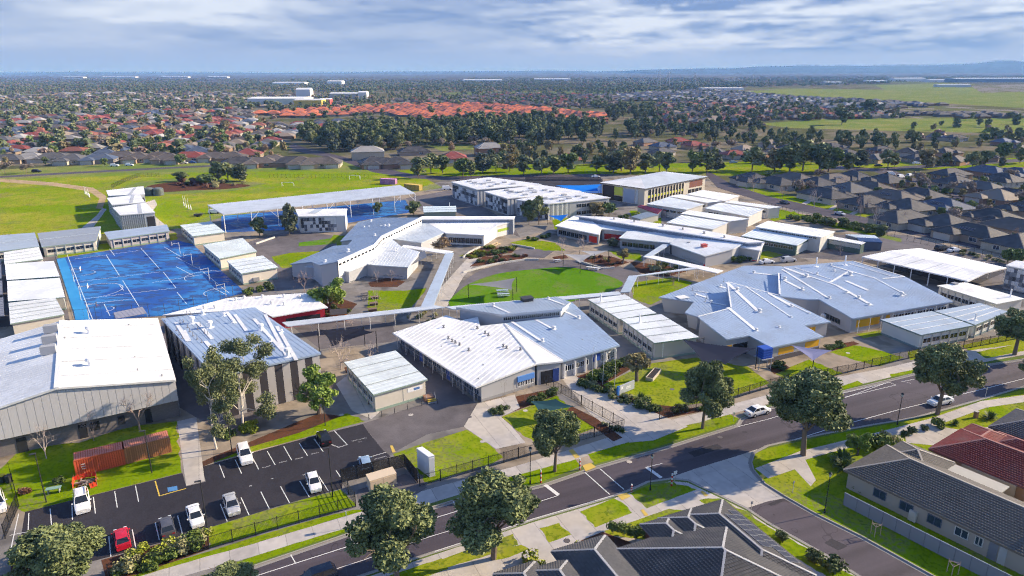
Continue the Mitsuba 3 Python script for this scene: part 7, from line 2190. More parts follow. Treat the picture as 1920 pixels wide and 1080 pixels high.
ridge('hills', 2500, 16000, 14500, lambda t: 40 + 175 * math.exp(-((t - .62) / .20) ** 2) + 90 * math.exp(-((t - .25) / .2) ** 2) + 120 * math.exp(-((t - .95) / .15) ** 2), 3, None)
ridge('hills_001', -3000, 9000, 17500, lambda t: 30 + 70 * math.exp(-((t - .75) / .22) ** 2), 8, None)
ridge('hills_002', -15000, 2000, 19000, lambda t: 45 + 15 * math.sin(t * 9), 12, None)
# power pylons
for i, (x, y, top) in enumerate([(1235, 164, 133), (1252, 164, 134), (1067, 158, 139), (1088, 158, 139), (1302, 163, 137), (1410, 160, 140)]):
    o = P(x, y)
    h = PV(x, top, o)
    m = MB((.42, .44, .46))
    b, w = h * .12, h * .03
    for sx in (-1, 1):
        for sy in (-1, 1):
            m.bar(o + [sx * b, sy * b, 0], o + [sx * w, sy * w, h], .35, .35)
    for z in np.linspace(.1, .9, 7):
        r0, r1 = b + (w - b) * z, b + (w - b) * min(1, z + .12)
        m.bar(o + [-r0, -r0, h * z], o + [r1, -r1, h * min(1, z + .12)], .3, .3)
        m.bar(o + [r0, -r0, h * z], o + [-r1, -r1, h * min(1, z + .12)], .3, .3)
    for z in (.68, .82, .95):
        m.bar(o + [-h * .16, 0, h * z], o + [h * .16, 0, h * z], .5, .5)
    put(thing('power_pylon', f'far steel power pylon on the plain, {ordinal(sorted([1235, 1252, 1067, 1088, 1302, 1410]).index(x))} from the left', 'pylon'), m, 'painted')
# ---------------------------------------------------------------- vehicles
CARS = {'sedan': (4.6, 1.78, 1.45, [(-2.3, .62, .86), (-2.2, .92, .9), (-1.3, .98, .93), (1.0, .93, .93), (1.9, .80, .9), (2.28, .62, .80)], (-1.75, -.85, .45, 1.25)),
        'hatch': (4.1, 1.74, 1.5, [(-2.05, .66, .88), (-2.0, 1.0, .92), (-1.0, 1.0, .93), (.9, .95, .93), (1.7, .82, .9), (2.03, .62, .8)], (-2.0, -1.35, .25, 1.05)),
        'wagon': (4.8, 1.9, 1.75, [(-2.4, .72, .9), (-2.36, 1.12, .93), (-1.0, 1.12, .95), (1.0, 1.08, .95), (2.0, .98, .92), (2.38, .72, .84)], (-2.34, -1.9, .35, 1.2)),
        'van': (4.9, 1.9, 2.0, [(-2.45, .7, .92), (-2.42, 1.15, .95), (-1.0, 1.15, .96), (1.3, 1.12, .96), (2.2, 1.0, .92), (2.43, .75, .86)], (-2.4, -2.25, 1.0, 1.9))}


def car(label, px, ahead, kind, color, detail=1, name='parked_car', group=None, cat='car', rack=False, z=0.0):
    """px: the middle of the car on the ground; ahead: a pixel on the ground that it faces, or an angle."""
    L, Wd, Hh, st, gh = CARS[kind]
    o = P(*px, z)
    d = (P(*ahead, z) - o)[:2] if isinstance(ahead, tuple) else np.array([math.cos(ahead), math.sin(ahead)])
    d = d / np.linalg.norm(d)
    yaw = math.atan2(d[1], d[0])
    key = thing(name, label, cat, group)
    tr = lambda p: rotz(np.asarray(p, float), yaw, o)
    W = Wd / 2
    body = MB(color)
    rings = []
    for x, zt, k in st:
        w = W * k
        zt_ = zt
        rings.append([[x, -w * .92, .22], [x, -w, .42], [x, -w * 1.0, zt_ * .72], [x, -w * .93, zt_ * .97], [x, -w * .72, zt_ + .015], [x, 0, zt_ + .04], [x, w * .72, zt_ + .015], [x, w * .93, zt_ * .97], [x, w, zt_ * .72], [x, w, .42], [x, w * .92, .22]])
    R = np.array(rings)
    n = R.shape[1]
    V = tr(R.reshape(-1, 3))
    F = []
    for i in range(len(rings) - 1):
        for j in range(n - 1):
            F.append([i * n + j, i * n + j + 1, (i + 1) * n + j + 1])
            F.append([i * n + j, (i + 1) * n + j + 1, (i + 1) * n + j])
    e = len(rings) - 1
    for j in range(1, n - 1):
        F.append([0, j + 1, j])
        F.append([e * n, e * n + j, e * n + j + 1])
    body.raw(V, F)
    xa, xb, xc, xd = gh
    zb = max(s[1] for s in st[1:4]) - .03
    wb, wt = W * .90, W * .70
    base = [[xa, -wb, zb], [xd, -wb * .96, zb - .05], [xd, wb * .96, zb - .05], [xa, wb, zb]]
    top = [[xb, -wt, Hh - .04], [xc, -wt * .97, Hh - .04], [xc, wt * .97, Hh - .04], [xb, wt, Hh - .04]]
    B_, T_ = tr(base), tr(top)
    # roof skin, slightly crowned
    ctr = tr([[(xb + xc) / 2, 0, Hh + .02]])[0]
    for i in range(4):
        body.raw([T_[i], T_[(i + 1) % 4], ctr], [[0, 1, 2]])
    for i in range(4):
        body.quad(B_[i], B_[(i + 1) % 4], T_[(i + 1) % 4], T_[i])
    part(key, 'body', body, 'gloss')
    cg, ct = B_.mean(0), T_.mean(0)

    def pane(i, s0, s1, t0, t1, nm):
        a, b, c, d_ = B_[i], B_[(i + 1) % 4], T_[(i + 1) % 4], T_[i]
        f = lambda s, t: (a * (1 - s) + b * s) * (1 - t) + (d_ * (1 - s) + c * s) * t
        q = np.array([f(s0, t0), f(s1, t0), f(s1, t1), f(s0, t1)])
        nn = np.cross(q[1] - q[0], q[3] - q[0])
        nn /= np.linalg.norm(nn)
        if nn.dot(q.mean(0) - (cg + ct) / 2) < 0:
            nn = -nn
        part(key, nm, MB().quad(*(q + nn * .012)), 'dark_glass')

    pane(1, .05, .95, .08, .95, 'windscreen')
    pane(3, .06, .94, .12, .92, 'rear_window')
    if detail:
        for i in (0, 2):
            pane(i, .05, .47, .12, .9, 'side_window')
            pane(i, .53, .95, .12, .9, 'side_window')
        for nm, x, col in (('headlight', L / 2 - .10, (.75, .78, .8)), ('tail_light', -L / 2 + .06, (.35, .02, .02))):
            for sy in (-1, 1):
                part(key, nm, MB(col).box(tr([[x, sy * W * .62, .66]])[0], (.14, .34, .15), yaw), 'gloss')
        part(key, 'number_plate', MB((.75, .75, .72)).box(tr([[L / 2 - .01, 0, .45]])[0], (.04, .37, .12), yaw), 'painted')
        for sy in (-1, 1):
            part(key, 'door_mirror', MB(color).box(tr([[xc + .55, sy * (W + .07), zb + .02]])[0], (.12, .18, .13), yaw), 'gloss')
        if rack:
            for sy in (-1, 1):
                part(key, 'roof_rail', MB((.12, .12, .13)).bar(*tr([[xb + .1, sy * wt * .85, Hh + .05], [xc - .1, sy * wt * .85, Hh + .05]]), .05), 'painted')
    ax = np.array([-d[1], d[0], 0])
    for sx in (-L * .29, L * .29):
        for sy in (-1, 1):
            c = tr([[sx, sy * (W - .11), .32]])[0]
            wk = part(key, 'wheel', MB((.018, .018, .02)).tube(c - ax * .11, c + ax * .11, .33, n=12).tube(c + ax * .11, c - ax * .115, .33, n=12), 'painted')
            if detail:
                part(wk, 'rim', MB((.45, .46, .48)).tube(c, c + ax * sy * .125, .20, n=10), 'steel')
    return key


CW, CB, CS, CG = (.78, .78, .78), (.015, .016, .02), (.42, .43, .45), (.09, .09, .105)
car('white wagon with roof rails in the end bay beside the orange barrier mesh', (155, 948), (158, 972), 'wagon', CW, rack=True)
car('red hatchback parked in the lower row of the car park', (230, 1016), (224, 985), 'hatch', (.55, .012, .035))
car('dark grey hatchback between red car and white sedan', (314, 994), (308, 968), 'hatch', CG)
car('white sedan in the lower row beside the planted bed', (367, 974), (376, 1002), 'sedan', CW)
car('silver sedan at the middle of the lower row', (435, 952), (444, 980), 'sedan', CS)
car('white car alone in the upper row beside the gum trees', (460, 859), (467, 882), 'wagon', CW)
car('black hatchback at the right end of the upper row', (608, 826), (600, 808), 'hatch', CB)
car('white hatchback at the right end of the lower row', (589, 911), (597, 936), 'hatch', CW)
car('pale blue car half hidden behind the dark screen fence', (686, 876), (680, 856), 'hatch', (.25, .36, .50))
car('white sedan parked at the kerb below the slender street tree', (1420, 776), (1450, 768), 'sedan', CW, z=ROAD_Z)
car('white sedan parked under the light green street tree', (1762, 757), (1740, 762), 'sedan', CW, z=ROAD_Z)
car('dark car cut off by the bottom edge on the road', (592, 1093), (560, 1104), 'wagon', (.02, .022, .04), z=ROAD_Z)
car('white car cut off by the left edge beyond the bins', (-4, 950), (2, 975), 'wagon', CW)
for lab, px, ah, kd, col in [
    ('white car behind the yellow panel building, left of two', (1437, 494), 0.3, 'sedan', CW), ('white wagon behind the yellow panel building, right of two', (1478, 491), 0.35, 'wagon', CS), ('dark utility wagon beside the white shelter', (1766, 469), .3, 'wagon', CB), ('white sedan beside the white shelter', (1789, 472), .3, 'sedan', CW),
    ('pale car on the east street behind the bushy pair of trees', (1575, 403), ES, 'sedan', CS), ('white wagon parked on the east street', (1674, 425), ES, 'wagon', CW), ('white hatchback on the east street at the right', (1805, 450), ES, 'hatch', CW), ('white van in a driveway of the east estate', (1727, 424), 1.8, 'van', CW), ('dark car on the east street near the yellow accent building', (1471, 382), ES, 'sedan', CB),
    ('white van in the side road of the east estate, left', (1670, 329), .2, 'van', CW), ('white van in the side road of the east estate, middle', (1688, 334), .5, 'van', CW), ('white wagon in the side road of the east estate, right', (1706, 331), .5, 'wagon', CW), ('white wagon in a driveway of the northern houses', (1718, 308), .2, 'wagon', CW), ('dark car in the north road before a grey roof', (1647, 312), .1, 'sedan', CB),
    ('dark wagon driving on the road behind the oval', (69, 323), .1, 'wagon', CB), ('white wagon parked before the houses behind the oval, first from the left', (215, 312), .2, 'wagon', CW), ('white wagon parked before the houses behind the oval, second from the left', (243, 311), .1, 'wagon', CW), ('white car before the red roofed house behind the oval', (345, 307), .1, 'sedan', CW), ('blue car before the red roofed house behind the oval', (361, 306), .1, 'sedan', (.05, .12, .35)), ('white van before the red roofed house behind the oval', (376, 304), 1.5, 'van', CW),
    ('white wagon under the left end of the long canopy', (403, 400), .1, 'wagon', CW), ('white van on the yard left of the two storey blocks', (838, 356), .3, 'van', CW), ('white car on the dark yard behind the two storey blocks', (1117, 333), .1, 'sedan', CW), ('white car on the north road among the trees', (1007, 312), .1, 'sedan', CW), ('blue grey car before the northern red roofed house', (1375, 306), .2, 'wagon', (.25, .33, .45))]:
    car(lab, px, ah, kd, col, detail=0)
k = thing('box_trailer', 'dark box trailer on the grass beside the long canopy', 'trailer')
o = P(372, 406)
part(k, 'tray', MB((.04, .04, .045)).box(o + [0, 0, .75], (3.0, 1.7, .6), .2))
for sy in (-1, 1):
    part(k, 'wheel', MB((.02, .02, .02)).tube(o + [0, sy * .95, .35], o + [0, sy * .75, .35], .34, n=10))
part(k, 'drawbar', MB((.1, .1, .1)).bar(o + [-1.4, -.3, .5], o + [-2.6, -.55, .45], .1))

# ---------------------------------------------------------------- fences
def picket_fence(label, pts, h=1.8, gap=.14, every=2.4, color=BLACK, z=0.0, name='picket_fence', pickets=True, r=.012):
    key = thing(name, label, 'fence')
    q = np.array([P(*p)[:2] for p in pts])
    rails, pk = MB(color), MB(color)
    for a, b in zip(q[:-1], q[1:]):
        L = np.linalg.norm(b - a)
        n = max(1, round(L / every))
        for i in range(n + (b is q[-1])):
            c = a + (b - a) * i / n
            part(key, 'post', MB(color).box([*c, (h + .1) / 2], (.08, .08, h + .1), math.atan2(*(b - a)[::-1])))
        for zz_ in (.18, h - .12):
            rails.bar([*a, zz_], [*b, zz_], .04, .04)
        if pickets:
            for s in np.arange(gap / 2, L, gap):
                c = a + (b - a) * s / L
                u, w = (b - a) / L * r, np.array([-(b - a)[1], (b - a)[0]]) / L * r
                for e0, e1 in ((c - u - w, c + u - w), (c + u - w, c + u + w), (c + u + w, c - u + w)):
                    pk.quad([*e0, .05], [*e1, .05], [*e1, h], [*e0, h])
    part(key, 'rail', rails)
    if pickets:
        part(key, 'picket', pk, kind='stuff')
    return key


picket_fence('black picket fence below the car park along the footpath', [(205, 1084), (260, 1068), (392, 1030), (480, 1004), (600, 970), (668, 951)])
picket_fence('black picket fence along the lawn beside the white cabinet', [(787, 912), (826, 902), (945, 868), (972, 860), (1012, 850), (1085, 828), (1170, 805)])
picket_fence('black picket fence with gate along the entrance path', [(1012, 715), (1052, 738), (1110, 771), (1170, 805)], gap=.2)
picket_fence('black picket fence along the sign lawn at the street', [(1236, 787), (1285, 775), (1362, 752), (1425, 733), (1477, 719), (1550, 708), (1587, 700)])
picket_fence('black sliding gate across the driveway below the lilac sail', [(1589, 699), (1634, 688)], h=1.6, name='driveway_gate')
picket_fence('black picket fence right of the driveway gate', [(1634, 688), (1650, 686), (1685, 677), (1720, 669), (1822, 652), (1870, 643), (1960, 626)])
picket_fence('black fence at the left end of the car park beside the bins', [(10, 1010), (36, 950), (20, 890)], h=2.0)
picket_fence('dark fence along the east street near the portable cluster', [(1440, 388), (1466, 396), (1545, 418), (1690, 447)], pickets=False, h=2.0)
picket_fence('dark fence along the east street beyond the white shelter', [(1700, 452), (1810, 474), (1960, 508)], pickets=False, h=2.0)
picket_fence('dark fence at the corner of the running track', [(210, 353), (232, 342), (262, 331), (300, 331)], h=2.0, gap=.3)
picket_fence('dark fence behind the playing field', [(505, 333), (600, 334), (708, 334)], pickets=False, h=2.0)
picket_fence('tall wire fence on the near side of the blue court', [(142, 604), (220, 596), (310, 592), (390, 572), (460, 549)], h=3.0, every=3.6, gap=3.6, color=(.06, .08, .12))
picket_fence('tall wire fence on the left side of the blue court', [(104, 486), (120, 535), (142, 604)], h=2.4, every=4, pickets=False, color=(.06, .07, .09))
picket_fence('low timber paling fence behind the bus bay trees', [(985, 338), (1128, 339)], h=1.8, every=4, gap=.5, color=(.16, .12, .12), r=.2)
K = thing('screen_fence', 'dark slatted screen fence around the beige cabinet', 'fence')
q = [P(667, 950), P(641, 905), P(759, 876), P(783, 906)]
for i in range(3):
    a, b = q[i], q[i + 1]
    n = max(2, int(np.linalg.norm(b - a) / 2.2))
    for j in range(n + 1):
        c = a + (b - a) * j / n
        part(K, 'post', MB(BLACK).bar([*c[:2], 0], [*c[:2], 2.2], .09, .09))
    if i > 0:
        for z_ in np.arange(.12, 2.1, .16):
            part(K, 'slat', MB((.025, .023, .022)).bar([*a[:2], z_], [*b[:2], z_], .02, .13))
    else:
        for z_ in np.arange(.2, 2.1, .28):
            part(K, 'slat', MB((.03, .03, .03)).bar([*a[:2], z_], [*b[:2], z_], .03, .05))

# ---------------------------------------------------------------- lamps, signs, bollards, flag poles
for base, top, lab in [((994, 907), 838, 'black street lamp on the kerb island left of the crossing'), ((1219, 919), 852, 'black street lamp on the verge at the corner of the side street'), ((1682, 796), 737, 'black street lamp on the verge left of the light green street tree'), ((1546, 961), 886, 'black street lamp beside the grey panel fence')]:
    o = P(*base)
    h = PV(base[0], top, o)
    k = thing('street_lamp', lab, 'street lamp')
    part(k, 'pole', MB((.02, .025, .025)).lathe([(.12, 0), (.12, .5), (.06, .6), (.05, h - .7), (.09, h - .65), (.09, h - .6)], o, 8))
    part(k, 'lantern', MB((.35, .45, .45)).lathe([(.10, h - .6), (.20, h - .2), (.2, h - .18)], o, 8), 'gloss')
    part(k, 'cap', MB((.02, .025, .025)).lathe([(.26, h - .18), (.16, h - .06), (.04, h), (0, h + .1)], o, 8))
for base, top, lab in [((391, 1002), 902, 'tall dark light pole between the two white cars in the lower row'), ((87, 942), 851, 'dark light pole beside the green bench'), ((285, 887), 808, 'dark light pole before the orange containers'), ((624, 931), 840, 'dark light pole at the right end of the lower row of cars'), ((610, 798), 747, 'dark light pole on the lawn before the cream portable'), ((435, 847), 775, 'dark light pole by the shrubs under the gum trees'), ((1317, 670), 634, 'dark post at the left corner of the big charcoal sail')]:
    o = P(*base)
    h = PV(base[0], top, o)
    k = thing('light_pole', lab, 'light pole')
    part(k, 'pole', MB((.03, .03, .033)).tube(o, o + [0, 0, h], .085, .05, 7))
    part(k, 'lamp_head', MB((.05, .05, .055)).box(o + [-.25, -.1, h + .03], (.75, .28, .10), .4))
for base, top, lab in [((1110, 716), 650, 'slim white flag pole in the hedge, left of three'), ((1130, 722), 657, 'slim white flag pole in the hedge, middle of three'), ((1152, 733), 660, 'slim white flag pole in the hedge, right of three')]:
    o = P(*base)
    h = PV(base[0], top, o)
    k = thing('flag_pole', lab, 'flag pole')
    put(k, MB((.6, .6, .6)).tube(o, o + [0, 0, h], .05, .03, 7).lathe([(.0, h), (.08, h + .06), (0, h + .14)], o, 6))
for base, top, lab in [((1014, 905), 881, 'red and white striped bollard at the left end of the crossing island'), ((1087, 881), 860, 'red and white striped bollard beside the yellow tactile path'), ((1184, 921), 908, 'red and white striped bollard on the far kerb of the crossing'), ((1259, 911), 888, 'red and white striped bollard on the corner verge')]:
    o = P(*base)
    h = PV(base[0], top, o)
    k = thing('bollard', lab, 'bollard')
    for i in range(6):
        part(k, 'band', MB((.7, .7, .68) if i % 2 else (.55, .03, .03)).tube(o + [0, 0, h * i / 6], o + [0, 0, h * (i + 1) / 6], .11 + .001 * (i % 2), n=9))


def sign_post(label, base, top, w, h_, col, yaw, name='sign_post', plate_text=None):
    o = P(*base)
    h = PV(base[0], top, o)
    k = thing(name, label, 'sign')
    part(k, 'post', MB((.45, .46, .47)).tube(o, o + [0, 0, h], .035, n=6))
    part(k, 'plate', MB(col).box(o + [0, 0, h - h_ / 2], (w, .03, h_), yaw))


for lab, b, t, w, h, c in [('white parking sign on the footpath before the beige cabinet', (651, 990), 959, .45, .6, (.7, .72, .7)), ('small white sign on the gravel by the beige cabinet', (742, 930), 918, .3, .35, (.7, .7, .7)), ('white triangular flag sign beside the corner bollard', (1265, 905), 883, .55, .55, (.75, .76, .76)), ('small grey sign post on the side street verge', (1407, 968), 940, .35, .4, (.2, .2, .22)), ('small post with plate at the side street corner', (1486, 924), 902, .3, .3, (.3, .3, .32)), ('small parking sign at the kerb beside the white sedan', (1375, 790), 773, .3, .4, (.3, .45, .3)), ('bus stop sign post leaning on the verge at the right', (1847, 746), 726, .35, .5, (.25, .27, .3))]:
    sign_post(lab, b, t, w, h, c, ST + math.pi * .5 if 'parking' in lab else ST)
K = thing('school_sign', 'grey school name sign with a blue edge on the lawn', 'sign')
a, b = P(1161, 741), P(1187, 730)
d = (b - a) / np.linalg.norm(b - a)
yaw = math.atan2(d[1], d[0])
c = (a + b) / 2
part(K, 'board', MB((.42, .45, .5)).box(c + [0, 0, .95], (np.linalg.norm(b - a) * 1.1, .22, 1.6), yaw))
part(K, 'blue_edge', MB((.03, .14, .45)).box(a - d * .35 + [0, 0, .9], (.5, .3, 1.8), yaw))
part(K, 'white_emblem', MB(WHITE).box(a + d * .55 + np.array([d[1], -d[0], 0]) * .12 + [0, 0, 1.25], (.5, .03, .45), yaw))
part(K, 'lettering', MB((.8, .8, .8)).box(c + d * .4 + np.array([d[1], -d[0], 0]) * .12 + [0, 0, 1.05], (1.1, .02, .12), yaw).box(c + d * .4 + np.array([d[1], -d[0], 0]) * .12 + [0, 0, .75], (1.3, .02, .08), yaw))
m = MB((.62, .45, .12))
for q in [[(1066, 845), (1074, 842), (1087, 857), (1079, 860)], [(1092, 873), (1107, 868), (1118, 876), (1098, 884)], [(1157, 929), (1175, 924), (1183, 931), (1166, 938)], [(1201, 957), (1206, 955), (1216, 966), (1209, 968)], [(1313, 922), (1318, 920), (1328, 929), (1322, 931)], [(1424, 892), (1430, 889), (1436, 895), (1430, 898)], [(731, 836), (736, 835), (742, 848), (736, 849)]]:
    v, f = shape_mesh(Polygon(pix(q)).buffer(0), .034)
    m.raw(v, f)
labels[put('tactile_paving', m, 'matt')] = {'kind': 'structure'}

# ---------------------------------------------------------------- shade sails
def sail(label, corners, color, sag=.5, name='shade_sail', posts_=True):
    """corners: [(px, py, height)]; the cloth hangs between them with drawn in edges."""
    k = thing(name, label, 'shade sail')
    C = np.array([P(x, y, z) for x, y, z in corners])
    n, N = len(C), 8
    ctr = C.mean(0)
    ctr[2] = C[:, 2].mean() - sag * .3
    m = MB(color)
    edge = []
    for i in range(n):
        a, b = C[i], C[(i + 1) % n]
        for t in np.linspace(0, 1, N, endpoint=False):
            p = a + (b - a) * t
            edge.append(p + (ctr - p) * .13 * 4 * t * (1 - t) - np.array([0, 0, sag * .15 * t * (1 - t)]))
    edge = np.array(edge)
    M = len(edge)
    r1 = edge * .5 + ctr * .5 - [0, 0, sag * .12]
    V = np.vstack([edge, r1, [ctr - [0, 0, sag * .15]]])
    F = []
    for i in range(M):
        j = (i + 1) % M
        F += [[i, j, M + j], [i, M + j, M + i], [M + i, M + j, 2 * M]]
    V2 = np.vstack([V, V - [0, 0, .012]])
    F = np.array(F)
    m.raw(V2, np.vstack([F, F[:, ::-1] + len(V)]))
    part(k, 'cloth', m, 'matt')
    for i, c in enumerate(C):
        if posts_ is True or i in posts_:
            o = c + (c - ctr) / np.linalg.norm((c - ctr)[:2]) * .3
            part(k, 'post', MB((.025, .025, .028)).tube([*o[:2], 0], [*o[:2], c[2] + .15], .08, n=7))


sail('big charcoal shade sail before the yellow panel building', [(1279, 636, 4.6), (1418, 653, 4.2), (1360, 683, 2.6), (1318, 683, 2.6)], (.04, .045, .07), posts_=(1,))
sail('lilac shade sail over the path below the yellow panels', [(1483, 647, 3.6), (1560, 657, 3.2), (1525, 676, 2.6)], (.24, .25, .40), posts_=(2,))
sail('teal shade sail low over the lawn before the central building', [(995, 752, 2.2), (1042, 748, 2.6), (1078, 762, 2.2), (1010, 776, 2.0)], (.035, .085, .10), posts_=())
sail('black shade sail over the yard behind the cream portable', [(598, 618, 4.6), (680, 615, 4.0), (702, 622, 4.4), (621, 650, 3.0)], (.025, .027, .04), posts_=(0, 1, 2))
sail('bright blue small shade sail beside the striped end wall', [(1028, 404, 3.4), (1066, 402, 3.8), (1052, 415, 2.8)], (.02, .16, .62), posts_=(0,))
sail('large bright blue shade sail behind the two storey blocks', [(1042, 347, 4.5), (1126, 346, 4.5), (1122, 358, 4.0), (1082, 360, 3.5)], (.02, .20, .72))
sail('grey shade sail over the synthetic lawn', [(880, 533, 3.6), (967, 521, 3.8), (960, 543, 3.2)], (.22, .23, .25))
sail('pale grey shade sail over the play yard, front of two', [(1058, 476, 3.8), (1113, 477, 3.6), (1088, 493, 3.0)], (.35, .36, .38))
sail('pale grey shade sail over the play yard, rear of two', [(1088, 470, 4.2), (1140, 470, 4.0), (1112, 480, 3.4)], (.38, .39, .41))

# ---------------------------------------------------------------- containers, cabinets and small things
def container(label, a, b, depth, h, front, roof=None, name='shipping_container', side=None):
    k = thing(name, label, 'container')
    A, B = P(*a), P(*b)
    u = (B - A) / np.linalg.norm(B - A)
    L = np.linalg.norm(B - A)
    v = np.array([-u[1], u[0], 0])
    ax = np.array([u, v, [0, 0, 1]])
    part(k, 'shell', MB(np.asarray(front) * .75).box(A + u * L / 2 + v * depth / 2 + [0, 0, h / 2], (L - .12, depth - .12, h - .06), axes=ax))
    n = int(L / .28)
    for i in range(n):
        part(k, 'corrugation', MB(np.asarray(front) * (.85 + .3 * rnd.random())).box(A + u * L * (i + .5) / n + v * .02 + [0, 0, h / 2], (.16, .09, h - .3), axes=ax))
    for i in range(n):
        part(k, 'roof_rib', MB(roof if roof is not None else front).box(A + u * L * (i + .5) / n + v * depth / 2 + [0, 0, h - .015], (.18, depth - .1, .05), axes=ax))
    fr = MB(np.asarray(front) * .8)
    for z_ in (.07, h - .07):
        fr.box(A + u * L / 2 + [0, 0, z_], (L, .12, .14), axes=ax)
        fr.box(A + u * L / 2 + v * depth + [0, 0, z_], (L, .12, .14), axes=ax)
    for s in (0, 1):
        for t in (0, 1):
            fr.box(A + u * (L * s) + v * depth * t + [0, 0, h / 2], (.13, .13, h - .28), axes=ax)
    part(k, 'frame', fr)
    return k, A, u, v, ax


kc = container('rusty orange shipping container before the hall, left of two', (144, 894), (236, 871), 2.44, 2.55, (.66, .13, .05), (.62, .20, .14))
part(kc[0], 'lettering', MB((.7, .6, .5)).box(kc[1] + kc[2] * 1.0 - kc[3] * .05 + [0, 0, 1.7], (.5, .02, .14), axes=kc[4]).box(kc[1] + kc[2] * 1.0 - kc[3] * .05 + [0, 0, 1.35], (.5, .02, .14), axes=kc[4]).box(kc[1] + kc[2] * 1.0 - kc[3] * .05 + [0, 0, 1.0], (.4, .02, .14), axes=kc[4]))
container('brownish orange shipping container before the hall, right of two', (238, 870), (322, 848), 2.44, 2.55, (.46, .20, .09), (.60, .22, .15))
container('pink container at the far side of the playing field', (713, 345), (741, 346), 2.6, 2.6, (.50, .25, .50))
container('yellow container beside the playing field', (758, 355), (786, 358), 2.6, 2.6, (.55, .40, .10))


def cabinet(label, base, top, col, name, panels_=2):
    """Three base corners (back left, front, right) and the row of the top above the first."""
    k = thing(name, label, 'cabinet')
    A, B, C = [P(*p) for p in base]
    h = PV(base[0][0], top, A)
    D = A + C - B
    part(k, 'body', MB(col).prism(np.array([A, B, C, D])[:, :2], .08, h))
    part(k, 'plinth', MB((.4, .39, .37)).prism((np.array([A, B, C, D]) + (np.array([A, B, C, D]) - (A + C) / 2) * .06)[:, :2], 0, .09))
    part(k, 'lid', MB(np.asarray(col) * 1.05).prism((np.array([A, B, C, D]) + (np.array([A, B, C, D]) - (A + C) / 2) * .03)[:, :2], h, h + .07))
    u = (C - B) / np.linalg.norm(C - B)
    n = np.array([u[1], -u[0], 0])
    L = np.linalg.norm(C - B)
    for i in range(panels_):
        c = B + u * L * (i + .5) / panels_ + n * .015 + [0, 0, h * .5]
        part(k, 'door', MB(np.asarray(col) * .93).box(c, (L / panels_ - .06, .05, h * .85), axes=np.array([u, n, [0, 0, 1]])))
        for z_ in (.22, .27, .32):
            part(k, 'vent_slot', MB(np.asarray(col) * .35).box(c + n * .03 + [0, 0, h * (z_ - .5)], (L / panels_ * .5, .02, .05), axes=np.array([u, n, [0, 0, 1]])))
    return k


cabinet('beige electrical cabinet on the gravel pad', [(688, 909), (695, 922), (744, 907)], 890, (.62, .50, .36), 'electrical_cabinet')
cabinet('tall white utility cabinet on the lawn by the fence', [(783, 878), (805, 895), (816, 892)], 841, (.72, .74, .78), 'utility_cabinet', 1)
for (x, y, w, d, h, c, lab) in [(1157, 1056, .6, .7, 1.05, (.02, .12, .30), 'blue lidded wheelie bin beside the corner house'), (1163, 1064, .6, .7, 1.0, (.03, .16, .12), 'green wheelie bin beside the blue one'), (6, 905, .6, .7, 1.1, (.04, .05, .05), 'dark wheelie bin with yellow lid at the left edge'), (18, 905, .6, .7, 1.1, (.05, .05, .05), 'dark wheelie bin at the left edge, right of two')]:
    o = P(x, y)
    k = thing('wheelie_bin', lab, 'bin')
    m = MB(c)
    a, b = .42, .5
    v = [[-w * a, -d * a, .1], [w * a, -d * a, .1], [w * a, d * a, .1], [-w * a, d * a, .1], [-w * b, -d * b, h], [w * b, -d * b, h], [w * b, d * b, h], [-w * b, d * b, h]]
    m.raw(np.array(v) + o, [[0, 3, 2, 1], [0, 1, 5, 4], [1, 2, 6, 5], [2, 3, 7, 6], [3, 0, 4, 7]])
    part(k, 'bin_body', m)
    part(k, 'lid', MB((.55, .42, .02) if 'yellow' in lab else (.03, .25, .55) if 'blue l' in lab else c).box(o + [0, 0, h + .04], (w * 1.06, d * 1.06, .08)))
    for s in (-1, 1):
        part(k, 'wheel', MB((.02, .02, .02)).tube(o + [s * w * .4, d * .45, .12], o + [s * w * .5, d * .45, .12], .12, n=8))


def table(label, px, yaw, col, top=(1.8, .75), name='picnic_table', seats=True):
    o = P(*px)
    k = thing(name, label, 'table')
    c, s = math.cos(yaw), math.sin(yaw)
    part(k, 'table_top', MB(col).box(o + [0, 0, .74], (*top, .06), yaw))
    for sg in (-1, 1):
        q = np.array([c, s, 0]) * top[0] * .36 * sg
        part(k, 'leg', MB((.3, .31, .33)).box(o + q + [0, 0, .36], (.08, top[1] * .8, .70), yaw))
        if seats:
            part(k, 'bench', MB(col).box(o + np.array([-s, c, 0]) * .8 * sg + [0, 0, .44], (top[0], .3, .05), yaw))
            part(k, 'bench_leg', MB((.3, .31, .33)).box(o + np.array([-s, c, 0]) * .8 * sg + [0, 0, .21], (.1, .22, .41), yaw))


